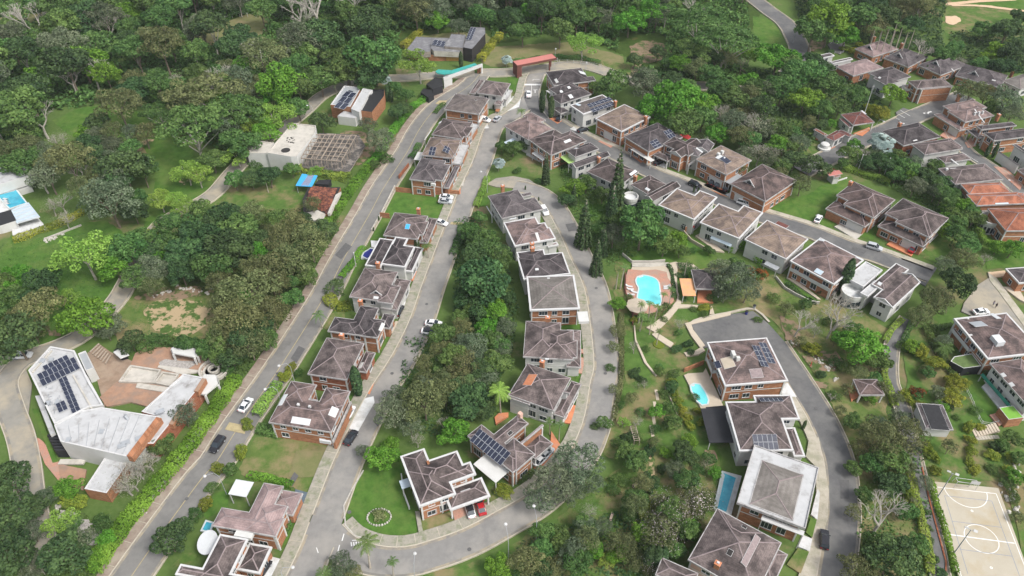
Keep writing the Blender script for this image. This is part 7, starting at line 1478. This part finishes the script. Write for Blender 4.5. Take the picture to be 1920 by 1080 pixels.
# ---------------- names that single each plant out ----------------
LAND+=[(1217,540,'the kidney pool'),(1312,735,'the small oval pool'),(1365,920,'the narrow blue pool'),(1830,985,'the sports court'),(1405,640,'the turning area'),(790,370,'the lawn with two white cars'),(560,870,'the dry lawn by the U shaped roof'),(700,960,'the corner lawn'),(1020,90,'the far meadow'),(320,595,'the sand patched lawn'),(110,470,'the left meadow'),(1500,390,'the lawn beside the rosy dormer roof'),(1440,70,'the bright green bank'),(1840,60,'the golf fairway'),(1655,270,'the huge silver palm'),(1570,90,'the upper parking area'),(820,700,'the middle street bend'),(600,205,'the forest lane bend'),(300,290,'the small clearing'),(1700,870,'the service drive'),(1220,820,'the park benches lawn'),(1140,560,'the curved street'),(1100,990,'the lower park'),(230,960,'the villa front drive')]
REG={'W':'the dense forest filling the upper left','N':'the dark forest behind the far meadow','E':'the wood along the top right edge','G':'the wood behind the upper street','V':'the trees behind the pool villa','C':'the grove between the two streets, lower part','D':'the grove between the two streets, upper part','F':'the thicket of the lower park','S':'the tree belt below the huge silver palm','H':'the wood above the concrete shell','I':'the wood right of the pool villa','J':'the trees left of the far villa forecourt','K':'the wood along the forest lane','P':'the park lawn right of the curved street','R':'the slope left of the service drive','T':'the garden slope above the kiosk','U':'the gardens right of the service drive','Q':'the thicket in the bottom left corner','A':'the wood right of the sand patches'}
def zone(g,px,py):
    b=REG[g]
    if g=='W': b='the upper left forest, '+('back' if py<60 else 'middle' if py<150 else 'front')+' '+('left' if px<300 else 'centre' if px<620 else 'right')+' part'
    if g=='N': b='the far meadow forest, '+('back' if py<35 else 'front')+' '+('left' if px<1150 else 'right')+' part'
    return b
ORD=['nearest','second nearest','third nearest','fourth nearest','fifth nearest','sixth nearest','seventh nearest','eighth nearest']
grp={}; rgrp={}; pl=[]
OL=['leftmost','second from left','third from left','fourth from left','fifth from left','sixth from left','seventh from left','eighth from left','ninth from left','tenth from left']
for t in TREES:
    r,px,py,ph,k,reg,sz,cat,lab=t
    if lab: tag(r,lab,cat); continue
    if reg: rgrp.setdefault((ph,zone(reg,px,py),cat),[]).append((px,py,sz,r)); continue
    if k=='palm': pl.append((px,r)); continue
    best=min(LAND,key=lambda l:math.hypot((l[0]-px),(l[1]-py)*1.3)); dx,dy=px-best[0],py-best[1]
    dr=('right of' if dx>0 else 'left of') if abs(dx)>abs(dy)*1.2 else ('below' if dy>0 else 'above')
    grp.setdefault((ph,dr,best[2],cat),[]).append((math.hypot(dx,dy),r,px,sz))
for i,(px,r) in enumerate(sorted(pl,key=lambda a:a[0])): tag(r,'tall royal palm above the hill row, '+OL[i],'palm','royal palms above the hill row')
def nameset(v,adj,ph,zn,cat,depth=0):
    g_=ph+'s in '+zn
    if len(v)==1: tag(v[0][3],(adj+' '+ph).strip()+' in '+zn,cat,g_)
    elif len(v)<=8 or depth==2:
        for i,t in enumerate(sorted(v,key=lambda a:a[0])): tag(t[3],(adj+' '+ph).strip()+', '+(OL[i] if i<10 else 'far right')+', in '+zn,cat,g_)
    else:
        k=2 if depth==0 else 1; v=sorted(v,key=lambda a:a[k]); h=len(v)//2; A,B=(('small','large'),('farther','nearer'))[depth]
        nameset(v[:h],(A+' '+adj).strip(),ph,zn,cat,depth+1); nameset(v[h:],(B+' '+adj).strip(),ph,zn,cat,depth+1)
for (ph,zn,cat),v in rgrp.items(): nameset(v,'',ph,zn,cat)
for (ph,dr,bn,cat),v in grp.items():
    v.sort(key=lambda a:a[0])
    for i,(d,r,px,sz) in enumerate(v):
        tag(r,(ph+' '+dr+' '+bn) if len(v)==1 else ph+', '+(ORD[i] if i<8 else 'farthest')+' one '+dr+' '+bn,cat)
# ---------------- vehicles ----------------
def carproto(kind):
    mb=MB()
    if kind=='suv': st=[(-2.25,.80,.45,.80),(-2.2,.88,.35,.98),(-1.4,.92,.30,1.02),(0,.94,.28,1.02),(1.0,.93,.28,1.0),(1.7,.90,.30,.93),(2.15,.84,.35,.80),(2.3,.70,.45,.62)]; cab=[(-2.1,.78,1.0,.66,1.08),(-1.85,.82,1.0,.70,1.62),(0,.84,1.02,.70,1.70),(.35,.84,1.0,.68,1.64),(1.15,.82,.98,.74,1.02)]; wz=.37
    elif kind=='pickup': st=[(-2.6,.85,.45,.95),(-2.5,.90,.40,1.0),(-1.0,.92,.35,1.0),(0,.92,.32,1.0),(1.2,.92,.32,1.0),(1.9,.90,.34,.95),(2.4,.84,.4,.80),(2.55,.72,.5,.65)]; cab=[(-.9,.80,1.0,.68,1.08),(-.7,.82,1.0,.70,1.60),(.3,.82,1.0,.70,1.64),(1.2,.80,.98,.72,1.02)]; wz=.38
    else: st=[(-2.2,.72,.42,.80),(-2.1,.82,.32,.92),(-1.3,.88,.26,.93),(0,.90,.24,.90),(1.0,.89,.24,.88),(1.7,.86,.28,.80),(2.1,.78,.32,.68),(2.22,.62,.42,.55)]; cab=[(-1.75,.74,.90,.66,.95),(-1.05,.80,.90,.62,1.38),(-.1,.80,.90,.62,1.43),(.25,.80,.90,.62,1.38),(1.15,.78,.87,.72,.92)]; wz=.32
    n=len(st); vs=[]
    for x,w_,zb,zt in st: vs+=[(x,-w_,zb),(x,-w_*1.02,(zb+zt)/2),(x,-w_*.94,zt-.04),(x,-w_*.6,zt+.02),(x,w_*.6,zt+.02),(x,w_*.94,zt-.04),(x,w_*1.02,(zb+zt)/2),(x,w_,zb)]
    fs=[(i*8+k,(i+1)*8+k,(i+1)*8+k+1,i*8+k+1) for i in range(n-1) for k in range(7)]+[(i*8+7,(i+1)*8+7,(i+1)*8,i*8) for i in range(n-1)]
    fs+=[tuple(range(8))[::-1],tuple(range((n-1)*8,n*8))]; mb.add(vs,[f[::-1] for f in fs]); body=mb.mesh('body',[M['white']])
    g=MB(); r=MB(); vs=[]
    for x,wb,zb,wt,zt in cab: vs+=[(x,-wb,zb),(x,-wt,zt),(x,wt,zt),(x,wb,zb)]
    m=len(cab); g.add(vs,[f[::-1] for i in range(m-1) for f in ((i*4,(i+1)*4,(i+1)*4+1,i*4+1),(i*4+1,(i+1)*4+1,(i+1)*4+2,i*4+2),(i*4+2,(i+1)*4+2,(i+1)*4+3,i*4+3))]+[(0,1,2,3),((m-1)*4+3,(m-1)*4+2,(m-1)*4+1,(m-1)*4)])
    rt=[(x,wt,zt) for x,wb,zb,wt,zt in cab if zt>1.3]; vs=[]
    for x,wt,zt in rt: vs+=[(x,-wt-.01,zt-.05),(x,-wt*.9,zt+.03),(x,wt*.9,zt+.03),(x,wt+.01,zt-.05)]
    r.add(vs,[f[::-1] for i in range(len(rt)-1) for f in ((i*4,(i+1)*4,(i+1)*4+1,i*4+1),(i*4+1,(i+1)*4+1,(i+1)*4+2,i*4+2),(i*4+2,(i+1)*4+2,(i+1)*4+3,i*4+3))])
    for s in (-1,1):     # pillars
        i0=1; a=cab[0]; b=cab[1]; c=cab[-2]; d=cab[-1]
        r.bar((a[0],s*a[1],a[2]),(b[0],s*b[3],b[4]),.045); r.bar((c[0],s*c[3],c[4]),(d[0],s*d[1],d[2]),.045); r.bar((0,s*cab[2][1],cab[2][2]),(0,s*cab[2][3],cab[2][4]),.04)
    t=MB(); t.lathe([(.0,-.12),(wz*.95,-.12),(wz,-.08),(wz,.08),(wz*.95,.12),(.0,.12)],0,0,16); ri=MB(); ri.lathe([(.0,.121),(wz*.62,.121),(wz*.6,.135),(.05,.15)],0,0,10)
    l=MB(); l.box(-.06,.06,-.2,.2,-.07,.07); mi=MB(); mi.box(-.1,.1,-.09,.09,-.06,.07)
    return dict(body=body,glass=g.mesh('window_glass',[M['glass']]),roof=r.mesh('roof',[M['white']]),tyre=t.mesh('wheel',[M['black']]),rim=ri.mesh('rim',[M['greymetal']]),lamp=l.mesh('headlight',[M['skylight']]),tail=l.mesh('tail_light',[mat('tail_light_red',(.4,.02,.02),.3)]),mir=mi.mesh('mirror',[M['white']]),wz=wz,fx=st[-1][0]-.12,rx=st[0][0]+.03,wb=1.35 if kind!='pickup' else 1.6)
PRO={k:carproto(k) for k in ('suv','sedan','pickup')}
for k in PRO: 
    for p in ('body','roof','glass'):
        me=PRO[k][p]
        for q in me.polygons: q.use_smooth=False
PAINT={'white':mat('car_paint_white',(.72,.73,.74),.25,.02,1,spec=.6),'silver':mat('car_paint_silver',(.42,.44,.46),.25,.03,1,spec=.6),'black':mat('car_paint_black',(.018,.018,.022),.18,.1,1,spec=.6),'red':mat('car_paint_red',(.36,.015,.02),.25,.05,1,spec=.6),'grey':mat('car_paint_grey',(.12,.13,.14),.25,.05,1,spec=.6)}
def car(px,py,dx,dy,kind,col,label,z=.40,roof=None):
    a=G(px,py,.8); b=G(px+dx,py+dy,.8); an=math.atan2(b[1]-a[1],b[0]-a[0]); P_=PRO[kind]; r=empty('parked_car',(a[0],a[1],z),an); tag(r,label,'car' if kind!='pickup' else 'pickup truck'); 
    for n_ in ('body','roof'):
        o=inst({'body':'body','roof':'roof'}[n_],P_[n_],r); setmat(o,PAINT[(roof or col) if n_=='roof' else col])
    inst('window_glass',P_['glass'],r)
    for sx in (-1,1):
        for sy in (-1,1):
            w_=inst('wheel',P_['tyre'],r,(sx*P_['wb'],sy*.80,P_['wz']),(-sy*math.pi/2,0,0)); inst('rim',P_['rim'],w_)
    for sy in (-1,1):
        inst('headlight',P_['lamp'],r,(P_['fx'],sy*.52,.66)); inst('tail_light',P_['tail'],r,(P_['rx'],sy*.6,.75)); m_=inst('mirror',P_['mir'],r,(.85,sy*1.0,.98)); setmat(m_,PAINT[col])
    r.name='car' if 'driving' in label else 'parked_car'
for a in [(461,760,12,-16,'sedan','white','white saloon driving on the avenue above the dark car'),(408,834,-12,17,'suv','black','black estate car driving down the avenue'),
(658,821,9,-14,'sedan','black','black green saloon parked by the drive of the U shaped roof house'),(837,370,12,1,'sedan','white','upper of the two white cars parked on the green lawn'),(835,378,12,1,'sedan','silver','lower of the two pale cars parked on the green lawn'),
(827,418,10,3,'sedan','white','white car half hidden behind the blue water heater roof'),(932,223,10,-9,'sedan','silver','silver saloon at the kerb of the gate street'),(909,225,11,3,'suv','white','white car in the carport of the plain grey brown roof'),
(813,607,12,1,'sedan','white','white saloon parked across the street edge by the grove, upper one'),(806,622,12,1,'sedan','white','white saloon parked by the grove, lower one'),(991,177,-1,-12,'pickup','white','white pickup arriving at the gate lane marks'),
(1021,396,5,9,'suv','white','white van outside the house at the head of the curved street'),(1093,244,12,-3,'sedan','black','shiny black car on the drive of the two long solar arrays'),(1049,222,8,-8,'sedan','black','dark car under the small carport of the little skylights house'),
(1235,305,9,-4,'sedan','black','black car under the carport of the white gable house'),(1303,347,12,5,'suv','black','black and silver four wheel drive at the kerb of the upper street'),(1395,381,12,4,'suv','white','white four wheel drive at the kerb near the rosy dormer roof'),
(1417,388,9,4,'sedan','red','dark red car beside the white four wheel drive'),(1336,341,6,-6,'sedan','black','left of the two dark cars in the tan roof garage'),(1347,346,6,-6,'sedan','black','right of the two dark cars in the tan roof garage'),(1363,353,6,-6,'sedan','black','dark car under the grey lean to carport'),
(1534,411,6,-11,'sedan','white','white car on the grass strip by the rosy stepped roof'),(1639,464,12,3.5,'suv','silver','silver estate car at the kerb of the dead end street'),(1711,467,6,-8,'sedan','red','red car in the porch garage of the large mauve roof'),
(1839,585,12,-1.5,'sedan','white','white car behind the large rosy roof, by the two walkers'),(1545,1012,0,-12,'suv','black','black car at the kerb of the east street near the bottom'),(881,955,-3,-10,'sedan','white','white car with dark roof under the corner house carport'),(901,950,-3,-10,'sedan','red','red car under the corner house carport'),
(1014,862,8,-8,'sedan','white','white car on the terracotta forecourt'),(1024,851,8,-8,'sedan','silver','silver car under the roof edge beside the white one on the terracotta forecourt'),(43,667,14,-1,'suv','white','white four wheel drive with open boot on the left lane'),(493,1068,6,-9,'sedan','black','black car in the carport at the bottom edge'),
(654,775,5,-9,'sedan','white','white car in the garage of the U shaped roof house'),(748,583,5,-9,'sedan','black','black car tail showing from the carport by the white slab drive')]:
    rf='black' if 'dark roof' in a[6] or 'lower one' in a[6] else None
    car(*a,roof=rf)
# ---------------- people ----------------
def person(px,py,label,shirt,pants,skin,hair,an,stride):
    g=G(px,py,.4); J={}
    s=stride
    pts=[(0,0,.95),(0,0,1.15),(0,0,1.40),(0,0,1.50),(0,0.01,1.60),(0,.02,1.72)]; rad=[(.15,.11),(.135,.10),(.17,.11),(.055,.055),(.085,.10),(.07,.08)]
    ed=[(0,1),(1,2),(2,3),(3,4),(4,5)]
    def chain(root,pp,rr):
        k=root
        for p,q in zip(pp,rr): pts.append(p); rad.append((q,q)); ed.append((k,len(pts)-1)); k=len(pts)-1
    chain(0,[(-.10,0,.88),(-.11,.20*s,.48),(-.11,.12*s-.12,.09),(-.11,.12*s+.06,.05)],[.09,.06,.045,.045]); chain(0,[(.10,0,.88),(.11,-.05*s,.48),(.11,-.32*s,.12),(.11,-.22*s,.05)],[.09,.06,.045,.045])
    hands=[]
    for sx in (-1,1):
        e=(sx*.25,-.08*s*sx,1.10); h=(sx*.27,.10-.12*s*sx,.86); chain(2,[(sx*.19,0,1.40),e,h],[.055,.042,.030]); k=len(pts)-1
        for f,(dx,l) in enumerate(((-.030,.085),(-.010,.10),(.010,.095),(.030,.075))):
            chain(k,[(h[0],h[1]+dx,h[2]-.07),(h[0],h[1]+dx*1.2,h[2]-.07-l)],[.011,.008])
        chain(k,[(h[0],h[1]+.045,h[2]-.04),(h[0],h[1]+.065,h[2]-.09)],[.011,.009])
    me=bpy.data.meshes.new('person'); me.from_pydata(pts,ed,[]); me.update(); tmp=bpy.data.objects.new('tmp_person',me); C.objects.link(tmp)
    mo=tmp.modifiers.new('skin','SKIN'); sv=me.skin_vertices[0].data
    for i,v in enumerate(sv): v.radius=rad[i]; v.use_root=(i==0)
    su=tmp.modifiers.new('sub','SUBSURF'); su.levels=1; su.render_levels=1
    dg=bpy.context.evaluated_depsgraph_get(); m2=bpy.data.meshes.new_from_object(tmp.evaluated_get(dg)); bpy.data.objects.remove(tmp)
    m2.materials.clear()
    for m_ in (mat('skin_tone',skin,.6,.05,4),mat('cloth_'+shirt[0],shirt[1],.9,.1,4),mat('cloth_'+pants[0],pants[1],.9,.1,4),mat('shoe_leather',(.05,.045,.04),.6,.1,4)): m2.materials.append(m_)
    for q in m2.polygons:
        c=q.center; q.use_smooth=True
        q.material_index=3 if c.z<.09 else 2 if c.z<.95 and abs(c.x)<.21 else 1 if (c.z<1.46 and c.z>1.05) or (c.z<=1.05 and c.z>.95 and abs(c.x)<.21) else 0
    o=inst('person',m2,None,(g[0],g[1],.36),(0,0,an)); tag(o,label,'person')
    hb=MB(); hb.lathe([(.10,1.62),(.105,1.70),(.085,1.77),(.03,1.80)],0,.0,12); ho=hb.build('hair',mat('dark_hair',hair,.7,.1,4),o)
    fb=MB(); fb.box(-.045,-.02,.095,.115,1.655,1.67); fb.box(.02,.045,.095,.115,1.655,1.67); fb.build('eyes',M['dark'],o); nb=MB(); nb.box(-.012,.012,.10,.13,1.615,1.65); nb.build('nose',MATS['skin_tone'],o)
    return o
person(1861,573,'person in a pale lilac top walking on the dead end street',('lilac',(.35,.33,.42)),('grey',(.18,.19,.22)),(.30,.17,.11),(.03,.02,.02),2.2,1)
person(1866,577,'person in dark clothes walking on the dead end street',('charcoal',(.03,.03,.035)),('black_trousers',(.025,.025,.03)),(.28,.16,.10),(.02,.015,.015),2.2,1)
# ---------------- street furniture ----------------
def lamp(px,py,lab,side=(1,0),h=8.0):
    g=G(px,py,h); b=g+np.array(side)*1.8; r=empty('street_lamp',(b[0],b[1],0)); tag(r,lab,'street lamp')
    mb=MB(); mb.tube([(0,0,0),(0,0,h*.8),(-side[0]*.5,-side[1]*.5,h)],[.08,.06,.05],8); mb.bar((-side[0]*.5,-side[1]*.5,h),(-side[0]*1.6,-side[1]*1.6,h+.1),.04); mb.build('pole',M['greymetal'],r)
    mb=MB(); mb.lathe([(.1,h-.05),(.34,h+.0),(.30,h+.16),(.08,h+.24)],-side[0]*1.8,-side[1]*1.8,14); mb.build('lamp_head',M['trim'],r)
for a in [(384,893,'street lamp over the avenue nearest the bottom left hedge',(1.2,.6)),(523,686,'street lamp over the avenue above the U shaped roof',(1.2,.6)),(497,730,'street lamp over the avenue beside the yellow shrubs',(1.2,.6)),(778,1038,'street lamp over the lower street, middle',(0,-1.6)),(948,983,'street lamp over the lower street near the big grey green trees',(.3,-1.6)),(549,1064,'street lamp at the bottom of the middle street',(-1.4,0)),(1001,949,'street lamp where the lower street enters the big trees',(.3,-1.5)),(1694,232,'street lamp by the parking bays',(-.5,1.2)),(1657,228,'street lamp beside the gatehouse forecourt',(-.5,1.2)),(902,322,'street lamp at the end of the lime hedge strip',(1,0)),(576,198,'street lamp in the forest lane bend',(1,0)),(1100,118,'street lamp on the entrance road fence',(0,1)),(1042,92,'street lamp in the far meadow',(0,1)),(1892,338,'street lamp on the hill lane at the right edge',(1,0)),(1503,48,'street lamp at the upper right road bend',(-1,0),)]: lamp(*a)
for i,(bx,by,tx,ty) in enumerate(((1754.7,937.4,1783,892),(1785.3,1042,1817,995))):
    g=G(bx,by,.3); r=empty('floodlight_mast',(g[0],g[1],.2),R(-30)); tag(r,('upper' if i==0 else 'lower')+' floodlight mast beside the sports court','floodlight')
    mb=MB(); mb.tube([(0,0,0),(0,0,9.5)],[.13,.08],8); mb.bar((-.7,0,9.4),(.7,0,9.4),.05); mb.build('pole',M['greymetal'],r)
    for s in (-1,1): mb=MB(); mb.box(-.35,.35,-.2,.25,-.12,.12); o=mb.build('lamp_head',M['trim'],r,(s*.75,0,9.6)); o.rotation_euler=(R(35*s),0,0)
# goal with backboard
g0=G(*tile(Tk,655,270),.35); g1=G(*tile(Tk,800,290),.35); an=math.atan2(*(g1-g0)[::-1]); r=empty('sports_goal',(*((g0+g1)/2),.34),an); tag(r,'white metal goal with a basketball backboard at the top of the sports court','goal')
w_=np.linalg.norm(g1-g0)/2+.5
mb=MB()
for s in (-1,1): mb.bar((s*w_,0,0),(s*w_,0,2.2),.06); mb.bar((s*w_,0,2.2),(s*w_,1.2,1.9),.05); mb.bar((s*w_,1.2,1.9),(s*w_,1.6,0),.05)
mb.bar((-w_,0,2.2),(w_,0,2.2),.06); mb.bar((-w_,1.2,1.9),(w_,1.2,1.9),.05); mb.build('frame',M['trim'],r)
mb=MB(); mb.box(.0,1.8,-.55,-.5,2.7,3.7); mb.build('backboard',M['trim'],r); mb=MB(); mb.bar((.9,.8,0),(.9,0,3),.08); mb.bar((.9,0,3),(.9,-.5,3.1),.06); mb.tube([(.9+.25*math.cos(a),-.85+.25*math.sin(a),2.9) for a in np.linspace(0,6.28,12)],[.02]*12,4); mb.build('hoop_post',M['trim'],r)
# loungers, parasol
lg=MB(); lg.box(-.95,.35,-.32,.32,.28,.36); lg.add([(.35,-.32,.30),(1.0,-.32,.72),(1.0,.32,.72),(.35,.32,.30),(.35,-.32,.36),(1.0,-.32,.78),(1.0,.32,.78),(.35,.32,.36)],[(4,5,6,7),(0,3,2,1),(0,1,5,4),(2,3,7,6),(1,2,6,5)])
for x in (-.8,.7): 
    for y in (-.26,.26): lg.box(x-.04,x+.04,y-.04,y+.04,0,.3)
lm_=lg.mesh('sun_lounger',[M['trim']])
for x,y,a,l in ((160,362,2.9,'topmost white lounger left of the kidney pool'),(172,392,3.1,'second white lounger left of the kidney pool'),(212,420,2.7,'white lounger closest to the left pool rim'),(180,447,3.2,'lowest white lounger left of the kidney pool'),(540,362,.2,'upper white lounger right of the kidney pool'),(541,383,.1,'lower white lounger right of the kidney pool')):
    g=G(*tile(Tf,x,y),.6); o=inst('sun_lounger',lm_,None,(g[0],g[1],.38),(0,0,a)); tag(o,l,'sun lounger')
for i,(x,y) in enumerate(((60,555),(66,575),(72,592),(84,608))):
    g=G(*tile(Tb,x,y),2.6); o=inst('sun_lounger',lm_,None,(g[0],g[1],2.2),(0,0,-.3)); tag(o,['farthest','second farthest','second nearest','nearest'][i]+' white lounger beside the blue pool of the left edge villa','sun lounger')
g=G(*tile(Tf,242,562),2.3); r=empty('parasol',(g[0],g[1],.38)); tag(r,'octagonal beige parasol on the pool terrace','parasol')
mb=MB(); mb.lathe([(3.0,2.15),(2.98,2.2),(.05,2.95)],0,0,8); mb.build('canopy',M['pathpink'],r); mb=MB(); mb.bar((0,0,0),(0,0,2.9),.05); mb.lathe([(.5,0),(.5,.12),(.1,.15)],0,0,8); mb.build('pole',M['trim'],r)
g=G(*tile(Tf,462,942),.4); mb=MB(); mb.lathe([(1.5,.05),(1.45,.35),(.7,.3)],g[0],g[1],18); tag(mb.build('flower_bed',LEAF['Y']),'round yellow flower bed round the lone palm','flower bed')
# tall aerial, benches, bins, see-saw
g=G(*tile(TX,735,165),4); mb=MB(); mb.tube([(0,0,0),(0,0,14)],[.14,.07],8); mb.bar((-.5,0,13.5),(.5,0,13.5),.05); o=mb.build('aerial_mast',M['trim'],None,(g[0],g[1],0)); tag(o,'tall thin white aerial mast behind the maroon gatehouse','mast')
def bench(T,x,y,an,lab):
    g=G(*tile(T,x,y),.3); r=empty('park_bench',(g[0],g[1],.05),an); tag(r,lab,'bench'); mb=MB(); mb.box(-.9,.9,-.22,.22,.42,.48); mb.build('seat',M['wood'],r); mb=MB(); mb.box(-.9,.9,.2,.26,.55,.9); mb.build('backrest',M['wood'],r)
    for s in (-.7,.7): mb=MB(); mb.box(s-.05,s+.05,-.2,.25,0,.6); mb.build('leg',M['dark'],r)
bench(tt(2,2),695,570,.7,'weathered wooden bench on the park lawn by the yellow shrub'); bench(tt(2,2),560,750,1.2,'dark bench in the lower park lawn')
g=G(*tile(tt(2,2),688,300),.5); r=empty('play_frame',(g[0],g[1],0),.1); tag(r,'brown timber play frame on the park lawn','play frame')
mb=MB()
for x in (-.6,.6):
    for y in (-2,2): mb.bar((x,y,0),(x,y,2.0),.09)
    mb.bar((x,-2,2),(x,2,2),.09)
mb.build('post',M['wood'],r); mb=MB()
for k in range(8): mb.bar((-.6,-2+k*.57,2),(.6,-2+k*.57,2),.06)
mb.build('rung',M['wood'],r)
for T,x,y,m,lab in ((tt(2,1),1318,683,'navy','dark blue bin at the corner of the turning area'),(tt(2,1),1362,650,'greymetal','grey post box on the kerb of the turning area')):
    g=G(*tile(T,x,y),.6); r=empty('litter_bin',(g[0],g[1],.3)); tag(r,lab,'bin'); mb=MB(); mb.lathe([(.32,0),(.42,1.0),(.42,1.05)],0,0,12); mb.build('body',M[m],r); mb=MB(); mb.lathe([(.45,1.05),(.4,1.2),(.05,1.28)],0,0,12); mb.build('lid',M['black'],r)
for T,pts,lab in ((Ti,[(970,205),(965,260)],'thin red and white marker post in the rocky slope'),):
    g=G(*tile(T,968,255)); mb=MB(); mb.tube([(0,0,0),(0,0,1.6)],[.12,.1],6,0); o=mb.build('marker_post',M['redawn'],None,(g[0],g[1],0)); tag(o,lab,'post')
g=G(*tile(tt(2,2),790,240),.3); 
for k in range(4):
    g=G(*tile(tt(2,2),815-k*9,60+k*68),.2); mb=MB(); mb.box(g[0]-.35,g[0]+.35,g[1]-1.6,g[1]+1.6,.02,.16); o=mb.build('stepping_slab',M['pathpink']); tag(o,['top','second','third','lowest'][k]+' pale slab of the garden path strip in the park','paving slab')
# utility poles on the upper street
for T,x,y,h,lab in ((TX,640,870,7,'white pole on the verge below the silver palm'),(TX,950,880,6,'thin white pole in the tree belt'),(TC,165,720,5,'white frame post beside the avenue hedge')):
    g=G(*tile(T,x,y)); mb=MB(); mb.tube([(0,0,0),(0,0,h)],[.12,.09],8); mb.lathe([(.16,h),(.2,h+.15),(.05,h+.3)],0,0,8); o=mb.build('light_post',M['trim'],None,(g[0],g[1],0)); tag(o,lab,'post')

# ---------------- faint haze ----------------
HAZE=0.00008
mb=MB(); mb.box(-1520,1520,-420,2620,-1.5,CH+6); hz=mb.build('haze',bpy.data.materials.new('haze_air')); hz['kind']='stuff'
hm=hz.data.materials[0]; hm.use_nodes=True; hn=hm.node_tree.nodes; hn.clear(); ho=hn.new('ShaderNodeOutputMaterial'); hv=hn.new('ShaderNodeVolumePrincipled'); hv.inputs['Density'].default_value=HAZE; hv.inputs['Color'].default_value=(.85,.9,.95,1)
hm.node_tree.links.new(hv.outputs[0],ho.inputs['Volume'])
